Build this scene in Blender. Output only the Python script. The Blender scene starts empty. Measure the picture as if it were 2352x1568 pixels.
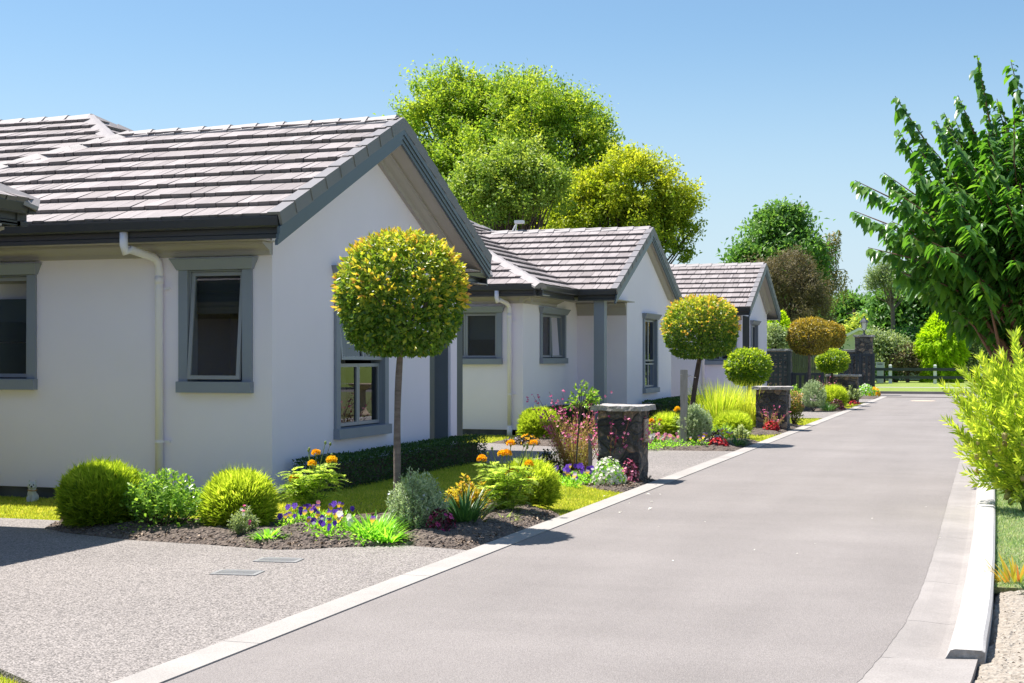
import bpy, bmesh, math, random
import numpy as np
from mathutils import Vector, Matrix, noise

scene = bpy.context.scene
COL = scene.collection
random.seed(7)

# ------------------------------------------------------------------ camera
TH = math.atan(1092 / 3267.0)
CS, SN = math.cos(TH), math.sin(TH)
CAMZ = 1.5
cam_d = bpy.data.cameras.new("camera")
cam = bpy.data.objects.new("camera", cam_d)
COL.objects.link(cam)
cam.location = (0, 0, CAMZ)
cam.rotation_euler = (math.pi / 2, 0, TH)
cam_d.lens = 50.0
cam_d.sensor_width = 36.0
cam_d.shift_y = 36 / 2352.0
cam_d.clip_end = 3000
scene.camera = cam

# ------------------------------------------------------------------ sky, sun, exposure
SUN_EL = math.radians(66.5)
sun_h = Vector((-0.427, 0.03, 0)).normalized()
sun_dir = Vector((sun_h.x * math.cos(SUN_EL), sun_h.y * math.cos(SUN_EL), math.sin(SUN_EL)))
world = bpy.data.worlds.new("World")
scene.world = world
world.use_nodes = True
nt = world.node_tree
nt.nodes.clear()
sky = nt.nodes.new("ShaderNodeTexSky")
sky.sky_type = 'NISHITA'
sky.sun_disc = False
sky.sun_elevation = SUN_EL
sky.sun_rotation = math.atan2(sun_h.x, sun_h.y)
sky.altitude = 0
sky.air_density = 1.0
sky.dust_density = 0.7
sky.ozone_density = 3.0
bg = nt.nodes.new("ShaderNodeBackground")
bg.inputs['Strength'].default_value = 0.085
out = nt.nodes.new("ShaderNodeOutputWorld")
skt = nt.nodes.new("ShaderNodeMix"); skt.data_type = 'RGBA'; skt.blend_type = 'MULTIPLY'
skt.inputs[0].default_value = 1.0
skt.inputs[7].default_value = (0.83, 0.95, 0.96, 1)   # clear southern summer sky: a little bluer than the model
nt.links.new(sky.outputs[0], skt.inputs[6])
# pale summer haze low over the horizon
stc = nt.nodes.new("ShaderNodeTexCoord"); ssp = nt.nodes.new("ShaderNodeSeparateXYZ")
nt.links.new(stc.outputs['Generated'], ssp.inputs[0])
smr = nt.nodes.new("ShaderNodeMapRange"); smr.interpolation_type = 'SMOOTHSTEP'
smr.inputs['From Min'].default_value = -0.02; smr.inputs['From Max'].default_value = 0.24
smr.inputs['To Min'].default_value = 0.95; smr.inputs['To Max'].default_value = 0.0
nt.links.new(ssp.outputs['Z'], smr.inputs['Value'])
shz = nt.nodes.new("ShaderNodeMix"); shz.data_type = 'RGBA'
nt.links.new(smr.outputs[0], shz.inputs[0]); nt.links.new(skt.outputs[2], shz.inputs[6])
shz.inputs[7].default_value = (4.1, 5.0, 5.8, 1)
nt.links.new(shz.outputs[2], bg.inputs[0])
nt.links.new(bg.outputs[0], out.inputs[0])

sl = bpy.data.lights.new("sun", 'SUN')
sl.energy = 5.0
sl.angle = math.radians(0.53)
sl.color = (1.0, 0.95, 0.88)
so = bpy.data.objects.new("sun", sl)
COL.objects.link(so)
so.location = (-20, 10, 40)
so.rotation_euler = sun_dir.to_track_quat('Z', 'Y').to_euler()

scene.view_settings.view_transform = 'Standard'
scene.view_settings.look = 'None'
scene.view_settings.gamma = 1.0
scene.view_settings.exposure = 0.95
scene.render.engine = 'CYCLES'
scene.cycles.max_bounces = 8
scene.cycles.diffuse_bounces = 5
scene.cycles.glossy_bounces = 3
scene.cycles.transmission_bounces = 4
scene.cycles.transparent_max_bounces = 8
scene.cycles.caustics_reflective = False
scene.cycles.caustics_refractive = False
scene.cycles.sample_clamp_indirect = 6
try:
    scene.cycles.use_denoising = True
except Exception:
    pass

# ------------------------------------------------------------------ where things stand
# measured bearings (2352 px wide survey of the place) turned into ground positions in metres
def _u(vx):
    return (vx - 1176) / 3267.0
def _w(u, d):
    return Vector((d * (u * CS - SN), d * (u * SN + CS), 0))
def gp(vx, vy, z=0.0):
    d = (CAMZ - z) * 3267.0 / (vy - 820)
    p = _w(_u(vx), d); p.z = z
    return p
def dist(p):
    return -p[0] * SN + p[1] * CS
def on_y(vx, vy, Y):
    u = _u(vx); d = Y / (u * SN + CS); p = _w(u, d)
    p.z = CAMZ + (820 - vy) * d / 3267.0
    return p
def on_x(vx, vy, X):
    u = _u(vx); d = X / (u * CS - SN); p = _w(u, d)
    p.z = CAMZ + (820 - vy) * d / 3267.0
    return p
def at_d(vx, vy, d):
    p = _w(_u(vx), d); p.z = CAMZ + (820 - vy) * d / 3267.0
    return p

# ------------------------------------------------------------------ materials
MATS = {}
def new_mat(name):
    m = bpy.data.materials.new(name)
    m.use_nodes = True
    m.node_tree.nodes.clear()
    MATS[name] = m
    return m, m.node_tree
def N(t, kind, **kw):
    n = t.nodes.new(kind)
    for k, v in kw.items():
        if k.startswith('i_'):
            key = k[2:].replace('_', ' ')
            n.inputs[key].default_value = v
        else:
            setattr(n, k, v)
    return n
def ramp(t, stops, fac=None):
    r = t.nodes.new("ShaderNodeValToRGB")
    e = r.color_ramp.elements
    e[0].position, e[0].color = stops[0][0], (*stops[0][1], 1)
    e[1].position, e[1].color = stops[-1][0], (*stops[-1][1], 1)
    for p, c in stops[1:-1]:
        x = e.new(p); x.color = (*c, 1)
    if fac is not None:
        t.links.new(fac, r.inputs[0])
    return r
def surf(name, col, rough=0.8, var=0.12, scale=3.0, bump=0.0, bscale=60.0, spec=0.3, stretch=(1, 1, 1), metal=0.0, fine=0.0, fscale=200.0, stain=0.0):
    """painted / mineral surface: base colour with soft blotches, fine grain and bump"""
    m, t = new_mat(name)
    tc = N(t, "ShaderNodeTexCoord")
    mp = N(t, "ShaderNodeMapping")
    mp.inputs['Scale'].default_value = stretch
    t.links.new(tc.outputs['Object'], mp.inputs[0])
    nz = N(t, "ShaderNodeTexNoise", i_Scale=scale, i_Detail=5.0, i_Roughness=0.6)
    t.links.new(mp.outputs[0], nz.inputs['Vector'])
    lo = tuple(c * (1 - var) for c in col); hi = tuple(min(1, c * (1 + var)) for c in col)
    r = ramp(t, [(0.3, lo), (0.7, hi)], nz.outputs[0])
    colout = r.outputs[0]
    if fine > 0:
        nf = N(t, "ShaderNodeTexNoise", i_Scale=fscale, i_Detail=2.0)
        t.links.new(mp.outputs[0], nf.inputs['Vector'])
        rf = ramp(t, [(0.35, (1 - fine,) * 3), (0.65, (1 + fine,) * 3)], nf.outputs[0])
        mx = N(t, "ShaderNodeMix", data_type='RGBA', blend_type='MULTIPLY')
        mx.inputs[0].default_value = 1
        t.links.new(colout, mx.inputs[6]); t.links.new(rf.outputs[0], mx.inputs[7])
        colout = mx.outputs[2]
    if stain > 0:
        ns = N(t, "ShaderNodeTexNoise", i_Scale=0.7, i_Detail=6.0, i_Roughness=0.7)
        t.links.new(mp.outputs[0], ns.inputs['Vector'])
        rs = ramp(t, [(0.38, (1 - stain,) * 3), (0.6, (1, 1, 1))], ns.outputs[0])
        mx = N(t, "ShaderNodeMix", data_type='RGBA', blend_type='MULTIPLY')
        mx.inputs[0].default_value = 1
        t.links.new(colout, mx.inputs[6]); t.links.new(rs.outputs[0], mx.inputs[7])
        colout = mx.outputs[2]
    b = N(t, "ShaderNodeBsdfPrincipled")
    b.inputs['Roughness'].default_value = rough
    b.inputs['Metallic'].default_value = metal
    b.inputs['Specular IOR Level'].default_value = spec
    t.links.new(colout, b.inputs['Base Color'])
    if bump > 0:
        nb = N(t, "ShaderNodeTexNoise", i_Scale=bscale, i_Detail=3.0)
        t.links.new(mp.outputs[0], nb.inputs['Vector'])
        bp = N(t, "ShaderNodeBump", i_Strength=bump, i_Distance=0.01)
        t.links.new(nb.outputs[0], bp.inputs['Height'])
        t.links.new(bp.outputs[0], b.inputs['Normal'])
    o = N(t, "ShaderNodeOutputMaterial")
    t.links.new(b.outputs[0], o.inputs[0])
    return m
def leafmat(name, cols, trans=0.4, rough=0.45, spec=0.35, tcol=None, gain=1.35):
    """leaf: per-leaf colour variety, thin translucent blade"""
    m, t = new_mat(name)
    cols = [tuple(min(.92, x * gain) for x in c) for c in cols] if max(max(c) for c in cols) < .5 else cols
    trans = trans * 1.15
    at = N(t, "ShaderNodeAttribute", attribute_name="tint")
    k = len(cols)
    r = ramp(t, [(i / max(1, k - 1), c) for i, c in enumerate(cols)], at.outputs['Fac'])
    b = N(t, "ShaderNodeBsdfPrincipled")
    b.inputs['Roughness'].default_value = rough
    b.inputs['Specular IOR Level'].default_value = spec
    t.links.new(r.outputs[0], b.inputs['Base Color'])
    tr = N(t, "ShaderNodeBsdfTranslucent")
    mx = N(t, "ShaderNodeMix", data_type='RGBA', blend_type='MULTIPLY')
    mx.inputs[0].default_value = 1.0
    t.links.new(r.outputs[0], mx.inputs[6])
    mx.inputs[7].default_value = (*(tcol or (1.4, 1.4, 0.75)), 1)
    t.links.new(mx.outputs[2], tr.inputs[0])
    ms = N(t, "ShaderNodeMixShader")
    ms.inputs[0].default_value = trans
    t.links.new(b.outputs[0], ms.inputs[1]); t.links.new(tr.outputs[0], ms.inputs[2])
    o = N(t, "ShaderNodeOutputMaterial")
    t.links.new(ms.outputs[0], o.inputs[0])
    return m

M_WALL = surf("wall_render", (0.875, 0.795, 0.93), 0.85, 0.025, 0.8, 0.12, 90, 0.2)
M_PLINTH = surf("plinth", (0.10, 0.10, 0.105), 0.9, 0.3, 5, 0.2, 40)
M_TRIM = surf("trim_grey", (0.255, 0.275, 0.345), 0.55, 0.04, 2, 0.0)
M_CORN = surf("cornice_grey", (0.40, 0.365, 0.375), 0.6, 0.03, 2)
M_SOFF = surf("soffit_taupe", (0.45, 0.405, 0.40), 0.6, 0.03, 2)
M_BARGE = surf("barge_blue_grey", (0.075, 0.098, 0.125), 0.4, 0.05, 3, spec=0.5)
M_GUT = surf("gutter_charcoal", (0.045, 0.045, 0.05), 0.3, 0.06, 2, spec=0.5)
M_PIPE = surf("downpipe_white", (0.82, 0.76, 0.86), 0.4, 0.02, 3, spec=0.4)
M_SASH = surf("sash_grey", (0.29, 0.295, 0.345), 0.4, 0.03, 3, spec=0.5)
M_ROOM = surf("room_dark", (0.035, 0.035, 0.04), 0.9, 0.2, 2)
M_BLIND = surf("blind_slate", (0.055, 0.065, 0.08), 0.8, 0.05, 4)
M_CURT = surf("curtain_taupe", (0.22, 0.20, 0.195), 0.9, 0.1, 6)
M_DOOR = surf("door_slate", (0.06, 0.075, 0.095), 0.45, 0.05, 3)
M_CONC = surf("concrete_edging", (0.36, 0.335, 0.315), 0.85, 0.10, 1.3, 0.25, 120, fine=0.10, fscale=140, stain=0.10)
M_CHAN = surf("concrete_channel", (0.30, 0.275, 0.262), 0.85, 0.08, 2.2, 0.25, 90, fine=0.10, fscale=110, stain=0.16)
M_KERB = surf("kerb_concrete", (0.46, 0.44, 0.43), 0.85, 0.06, 3, 0.2, 90, fine=0.05, fscale=120)
M_KERBR = surf("kerb_broken_end", (0.30, 0.28, 0.26), 0.95, 0.4, 20, 0.8, 60)
M_BARK = surf("bark_grey_brown", (0.17, 0.135, 0.125), 0.9, 0.3, 9, 0.6, 60, stretch=(1, 1, 4))
M_BARKD = surf("bark_dark", (0.075, 0.055, 0.048), 0.9, 0.3, 12, 0.5, 60)
M_BARKR = surf("bark_reddish", (0.19, 0.10, 0.075), 0.8, 0.25, 12, 0.4, 60)
M_BARKP = surf("bark_pale", (0.40, 0.38, 0.35), 0.8, 0.3, 12, 0.4, 60)
M_STAKE = surf("stake_timber", (0.34, 0.32, 0.29), 0.9, 0.2, 10, 0.4, 60, stretch=(6, 6, 0.6))
M_TIMB = surf("edging_timber", (0.20, 0.12, 0.07), 0.9, 0.2, 10, 0.3, 40)
M_BLACK = surf("black_paint", (0.035, 0.042, 0.058), 0.5, 0.1, 4, spec=0.4)
M_RAIL = surf("dark_rail", (0.045, 0.055, 0.062), 0.6, 0.1, 4)
M_WHITE = surf("white_paint", (0.75, 0.75, 0.74), 0.6, 0.08, 7)
M_SHED = surf("pale_green_cladding", (0.50, 0.55, 0.42), 0.7, 0.04, 3)
M_SHEDR = surf("white_roof", (0.75, 0.76, 0.76), 0.5, 0.03, 3)
M_GRATE = surf("grate_metal", (0.33, 0.325, 0.325), 0.5, 0.1, 10, metal=0.4)
M_CREAM = surf("cream_paint", (0.62, 0.63, 0.53), 0.6, 0.04, 4)
M_FROST = surf("frosted_lamp_glass", (0.65, 0.67, 0.63), 0.2, 0.02, 4, spec=0.6)
M_STATUE = surf("statue_white", (0.62, 0.62, 0.60), 0.7, 0.12, 30, 0.5, 120)
M_STATD = surf("statue_black", (0.015, 0.012, 0.012), 0.4, 0.1, 30)
M_COLLAR = surf("statue_collar", (0.40, 0.20, 0.05), 0.5, 0.3, 60)
M_SAND = surf("sandstone", (0.55, 0.43, 0.33), 0.9, 0.12, 12, 0.3, 90)
M_PLAQ = surf("plaque_stone", (0.45, 0.38, 0.33), 0.8, 0.04, 14, 0.1, 90)
M_PLAQD = surf("plaque_engraving", (0.13, 0.115, 0.11), 0.8, 0.05, 10)

def asphalt():
    m, t = new_mat("asphalt")
    tc = N(t, "ShaderNodeTexCoord")
    n1 = N(t, "ShaderNodeTexNoise", i_Scale=0.55, i_Detail=6.0, i_Roughness=0.65)
    n2 = N(t, "ShaderNodeTexNoise", i_Scale=160.0, i_Detail=2.0)
    vo = N(t, "ShaderNodeTexVoronoi", i_Scale=130.0)
    mp = N(t, "ShaderNodeMapping"); mp.inputs['Scale'].default_value = (1.6, 0.12, 1)
    n3 = N(t, "ShaderNodeTexNoise", i_Scale=1.2, i_Detail=4.0)
    mp2 = N(t, "ShaderNodeMapping"); mp2.inputs['Scale'].default_value = (0.25, 1.3, 1)
    n4 = N(t, "ShaderNodeTexNoise", i_Scale=1.0, i_Detail=5.0, i_Roughness=0.7)
    for n in (n1, n2, vo, mp, mp2):
        t.links.new(tc.outputs['Object'], n.inputs[0])
    t.links.new(mp.outputs[0], n3.inputs[0])
    t.links.new(mp2.outputs[0], n4.inputs[0])
    r = ramp(t, [(0.3, (0.212, 0.191, 0.182)), (0.7, (0.250, 0.226, 0.216))], n1.outputs[0])
    r3 = ramp(t, [(0.35, (0.95, 0.95, 0.95)), (0.65, (1.03, 1.03, 1.03))], n3.outputs[0])
    r4 = ramp(t, [(0.3, (0.94, 0.94, 0.94)), (0.65, (1.03, 1.03, 1.03))], n4.outputs[0])
    r2 = ramp(t, [(0.3, (0.72, 0.72, 0.72)), (0.7, (1.25, 1.25, 1.25))], n2.outputs[0])
    c = r.outputs[0]
    for x in (r3, r4, r2):
        mx = N(t, "ShaderNodeMix", data_type='RGBA', blend_type='MULTIPLY'); mx.inputs[0].default_value = 1
        t.links.new(c, mx.inputs[6]); t.links.new(x.outputs[0], mx.inputs[7]); c = mx.outputs[2]
    b = N(t, "ShaderNodeBsdfPrincipled"); b.inputs['Roughness'].default_value = 0.8
    b.inputs['Specular IOR Level'].default_value = 0.3
    t.links.new(c, b.inputs['Base Color'])
    bp = N(t, "ShaderNodeBump", i_Strength=0.5, i_Distance=0.006)
    t.links.new(vo.outputs['Distance'], bp.inputs['Height']); t.links.new(bp.outputs[0], b.inputs['Normal'])
    o = N(t, "ShaderNodeOutputMaterial"); t.links.new(b.outputs[0], o.inputs[0])
    return m
def aggregate(name, lo, hi):
    m, t = new_mat(name)
    tc = N(t, "ShaderNodeTexCoord")
    vo = N(t, "ShaderNodeTexVoronoi", i_Scale=100.0)
    vc = N(t, "ShaderNodeTexVoronoi", i_Scale=100.0)
    n1 = N(t, "ShaderNodeTexNoise", i_Scale=0.6, i_Detail=5.0)
    for n in (vo, vc, n1):
        t.links.new(tc.outputs['Object'], n.inputs[0])
    sep = N(t, "ShaderNodeSeparateColor"); t.links.new(vc.outputs['Color'], sep.inputs[0])
    mid = tuple((a + b_) / 2 for a, b_ in zip(lo, hi))
    r = ramp(t, [(0.0, lo), (0.45, mid), (1.0, hi)], sep.outputs[0])
    r1 = ramp(t, [(0.3, (0.9, 0.9, 0.9)), (0.7, (1.08, 1.08, 1.08))], n1.outputs[0])
    r2 = ramp(t, [(0.0, (1.1, 1.1, 1.1)), (0.75, (0.55, 0.54, 0.53))], vo.outputs['Distance'])
    c = r.outputs[0]
    for x in (r1, r2):
        mx = N(t, "ShaderNodeMix", data_type='RGBA', blend_type='MULTIPLY'); mx.inputs[0].default_value = 1
        t.links.new(c, mx.inputs[6]); t.links.new(x.outputs[0], mx.inputs[7]); c = mx.outputs[2]
    b = N(t, "ShaderNodeBsdfPrincipled"); b.inputs['Roughness'].default_value = 0.75
    t.links.new(c, b.inputs['Base Color'])
    inv = N(t, "ShaderNodeMath", operation='SUBTRACT'); inv.inputs[0].default_value = 1
    t.links.new(vo.outputs['Distance'], inv.inputs[1])
    bp = N(t, "ShaderNodeBump", i_Strength=0.7, i_Distance=0.006)
    t.links.new(inv.outputs[0], bp.inputs['Height']); t.links.new(bp.outputs[0], b.inputs['Normal'])
    o = N(t, "ShaderNodeOutputMaterial"); t.links.new(b.outputs[0], o.inputs[0])
    return m
M_ASPH = asphalt()
M_AGG = aggregate("exposed_aggregate", (0.135, 0.12, 0.114), (0.465, 0.42, 0.395))
def soilmat(name, stops, bump=1.0):
    m, t = new_mat(name)
    tc = N(t, "ShaderNodeTexCoord")
    n1 = N(t, "ShaderNodeTexNoise", i_Scale=28.0, i_Detail=6.0, i_Roughness=0.75)
    n2 = N(t, "ShaderNodeTexVoronoi", i_Scale=45.0)
    for n in (n1, n2):
        t.links.new(tc.outputs['Object'], n.inputs[0])
    r = ramp(t, stops, n1.outputs[0])
    b = N(t, "ShaderNodeBsdfPrincipled"); b.inputs['Roughness'].default_value = 0.95
    t.links.new(r.outputs[0], b.inputs['Base Color'])
    bp = N(t, "ShaderNodeBump", i_Strength=bump, i_Distance=0.02)
    t.links.new(n2.outputs['Distance'], bp.inputs['Height']); t.links.new(bp.outputs[0], b.inputs['Normal'])
    o = N(t, "ShaderNodeOutputMaterial"); t.links.new(b.outputs[0], o.inputs[0])
    return m
M_SOIL = soilmat("garden_soil", [(0.3, (0.05, 0.037, 0.03)), (0.52, (0.13, 0.10, 0.082)), (0.7, (0.27, 0.22, 0.18))])
M_DIRT = soilmat("dry_dirt", [(0.3, (0.21, 0.175, 0.14)), (0.5, (0.31, 0.27, 0.225)), (0.72, (0.41, 0.37, 0.32))], 0.7)
def lawnmat(name, a, b_, c_):
    m, t = new_mat(name)
    tc = N(t, "ShaderNodeTexCoord")
    n1 = N(t, "ShaderNodeTexNoise", i_Scale=1.6, i_Detail=4.0)
    n2 = N(t, "ShaderNodeTexNoise", i_Scale=55.0, i_Detail=4.0, i_Roughness=0.7)
    for n in (n1, n2):
        t.links.new(tc.outputs['Object'], n.inputs[0])
    r1 = ramp(t, [(0.3, a), (0.7, b_)], n1.outputs[0])
    r2 = ramp(t, [(0.3, (0.6, 0.62, 0.5)), (0.75, (1.35, 1.3, 1.3))], n2.outputs[0])
    mx = N(t, "ShaderNodeMix", data_type='RGBA', blend_type='MULTIPLY'); mx.inputs[0].default_value = 1
    t.links.new(r1.outputs[0], mx.inputs[6]); t.links.new(r2.outputs[0], mx.inputs[7])
    b = N(t, "ShaderNodeBsdfPrincipled"); b.inputs['Roughness'].default_value = 0.9
    b.inputs['Specular IOR Level'].default_value = 0.1
    t.links.new(mx.outputs[2], b.inputs['Base Color'])
    bp = N(t, "ShaderNodeBump", i_Strength=0.9, i_Distance=0.03)
    t.links.new(n2.outputs[0], bp.inputs['Height']); t.links.new(bp.outputs[0], b.inputs['Normal'])
    o = N(t, "ShaderNodeOutputMaterial"); t.links.new(b.outputs[0], o.inputs[0])
    return m
M_LAWN = lawnmat("lawn", (0.24, 0.28, 0.045), (0.34, 0.37, 0.075), None)
M_LAWNF = lawnmat("far_lawn", (0.19, 0.27, 0.06), (0.28, 0.34, 0.10), None)
M_LAWNR = lawnmat("thin_lawn", (0.19, 0.23, 0.09), (0.30, 0.31, 0.17), None)

def tilemat():
    m, t = new_mat("concrete_shake_tile")
    uv = N(t, "ShaderNodeUVMap", uv_map="UVMap")
    mp = N(t, "ShaderNodeMapping"); mp.inputs['Scale'].default_value = (60, 3.0, 1)
    t.links.new(uv.outputs[0], mp.inputs[0])
    n = N(t, "ShaderNodeTexNoise", i_Scale=1.0, i_Detail=4.0, i_Roughness=0.6)
    t.links.new(mp.outputs[0], n.inputs['Vector'])
    mp2 = N(t, "ShaderNodeMapping"); mp2.inputs['Scale'].default_value = (1.0, 1.0, 1)
    t.links.new(uv.outputs[0], mp2.inputs[0])
    n2 = N(t, "ShaderNodeTexNoise", i_Scale=1.2, i_Detail=5.0, i_Roughness=0.7)
    t.links.new(mp2.outputs[0], n2.inputs['Vector'])
    at = N(t, "ShaderNodeAttribute", attribute_name="tint")
    r = ramp(t, [(0.0, (0.185, 0.168, 0.17)), (0.002, (0.25, 0.22, 0.217)), (1.0, (0.365, 0.328, 0.324))], at.outputs['Fac'])
    r1 = ramp(t, [(0.3, (0.83, 0.82, 0.83)), (0.7, (1.1, 1.1, 1.1))], n.outputs[0])
    r2 = ramp(t, [(0.3, (0.9, 0.9, 0.9)), (0.7, (1.06, 1.05, 1.05))], n2.outputs[0])
    c = r.outputs[0]
    for x in (r1, r2):
        mx = N(t, "ShaderNodeMix", data_type='RGBA', blend_type='MULTIPLY'); mx.inputs[0].default_value = 1
        t.links.new(c, mx.inputs[6]); t.links.new(x.outputs[0], mx.inputs[7]); c = mx.outputs[2]
    b = N(t, "ShaderNodeBsdfPrincipled"); b.inputs['Roughness'].default_value = 0.65
    b.inputs['Specular IOR Level'].default_value = 0.3
    t.links.new(c, b.inputs['Base Color'])
    bp = N(t, "ShaderNodeBump", i_Strength=0.8, i_Distance=0.012)
    t.links.new(n.outputs[0], bp.inputs['Height']); t.links.new(bp.outputs[0], b.inputs['Normal'])
    o = N(t, "ShaderNodeOutputMaterial"); t.links.new(b.outputs[0], o.inputs[0])
    return m
M_TILE = tilemat()
M_CAP = surf("ridge_tile", (0.30, 0.275, 0.278), 0.6, 0.06, 2, 0.2, 60)
M_VERGE = surf("verge_tile", (0.20, 0.19, 0.20), 0.55, 0.06, 2, 0.2, 60)

def glassmat():
    m, t = new_mat("window_glass")
    fr = N(t, "ShaderNodeFresnel"); fr.inputs[0].default_value = 1.6
    gl = N(t, "ShaderNodeBsdfGlossy"); gl.inputs['Roughness'].default_value = 0.0
    gl.inputs[0].default_value = (0.9, 0.93, 1, 1)
    tr = N(t, "ShaderNodeBsdfTransparent"); tr.inputs[0].default_value = (0.62, 0.66, 0.68, 1)
    ms = N(t, "ShaderNodeMixShader")
    t.links.new(fr.outputs[0], ms.inputs[0]); t.links.new(tr.outputs[0], ms.inputs[1]); t.links.new(gl.outputs[0], ms.inputs[2])
    o = N(t, "ShaderNodeOutputMaterial"); t.links.new(ms.outputs[0], o.inputs[0])
    return m
M_GLASS = glassmat()

def stonemat():
    m, t = new_mat("dark_fieldstone")
    tc = N(t, "ShaderNodeTexCoord")
    ns = N(t, "ShaderNodeTexNoise", i_Scale=3.0, i_Detail=2.0)
    t.links.new(tc.outputs['Object'], ns.inputs[0])
    ad = N(t, "ShaderNodeMix", data_type='RGBA', blend_type='LINEAR_LIGHT'); ad.inputs[0].default_value = 0.10
    t.links.new(tc.outputs['Object'], ad.inputs[6]); t.links.new(ns.outputs['Color'], ad.inputs[7])
    mp = N(t, "ShaderNodeMapping"); mp.inputs['Scale'].default_value = (1, 1, 1.35)
    t.links.new(ad.outputs[2], mp.inputs[0])
    ve = N(t, "ShaderNodeTexVoronoi", feature='DISTANCE_TO_EDGE', i_Scale=5.5)
    vc = N(t, "ShaderNodeTexVoronoi", i_Scale=5.5)
    n2 = N(t, "ShaderNodeTexNoise", i_Scale=22.0, i_Detail=6.0, i_Roughness=0.75)
    for n in (ve, vc, n2):
        t.links.new(mp.outputs[0], n.inputs[0])
    sep = N(t, "ShaderNodeSeparateColor"); t.links.new(vc.outputs['Color'], sep.inputs[0])
    r = ramp(t, [(0.0, (0.045, 0.043, 0.048)), (0.45, (0.10, 0.093, 0.095)), (0.75, (0.17, 0.155, 0.15)), (0.88, (0.31, 0.225, 0.17)), (1.0, (0.28, 0.22, 0.18))], sep.outputs[0])
    r2 = ramp(t, [(0.3, (0.45, 0.45, 0.47)), (0.55, (1, 1, 1)), (0.75, (2.4, 2.3, 2.2))], n2.outputs[0])
    mx = N(t, "ShaderNodeMix", data_type='RGBA', blend_type='MULTIPLY'); mx.inputs[0].default_value = 1
    t.links.new(r.outputs[0], mx.inputs[6]); t.links.new(r2.outputs[0], mx.inputs[7])
    re = ramp(t, [(0.0, (1, 1, 1)), (0.06, (0, 0, 0))], ve.outputs[0])
    mx2 = N(t, "ShaderNodeMix", data_type='RGBA')
    t.links.new(re.outputs[0], mx2.inputs[0]); t.links.new(mx.outputs[2], mx2.inputs[6])
    mx2.inputs[7].default_value = (0.10, 0.094, 0.088, 1)
    b = N(t, "ShaderNodeBsdfPrincipled"); b.inputs['Roughness'].default_value = 0.85
    t.links.new(mx2.outputs[2], b.inputs['Base Color'])
    rb = ramp(t, [(0.0, (0, 0, 0)), (0.12, (1, 1, 1))], ve.outputs[0])
    am = N(t, "ShaderNodeMath", operation='ADD'); t.links.new(rb.outputs[0], am.inputs[0])
    t.links.new(n2.outputs[0], am.inputs[1])
    bp = N(t, "ShaderNodeBump", i_Strength=1.0, i_Distance=0.03)
    t.links.new(am.outputs[0], bp.inputs['Height']); t.links.new(bp.outputs[0], b.inputs['Normal'])
    o = N(t, "ShaderNodeOutputMaterial"); t.links.new(b.outputs[0], o.inputs[0])
    return m
M_STONE = stonemat()
M_SLAB = surf("slate_cap", (0.36, 0.335, 0.325), 0.85, 0.35, 14, 0.7, 40)

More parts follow.
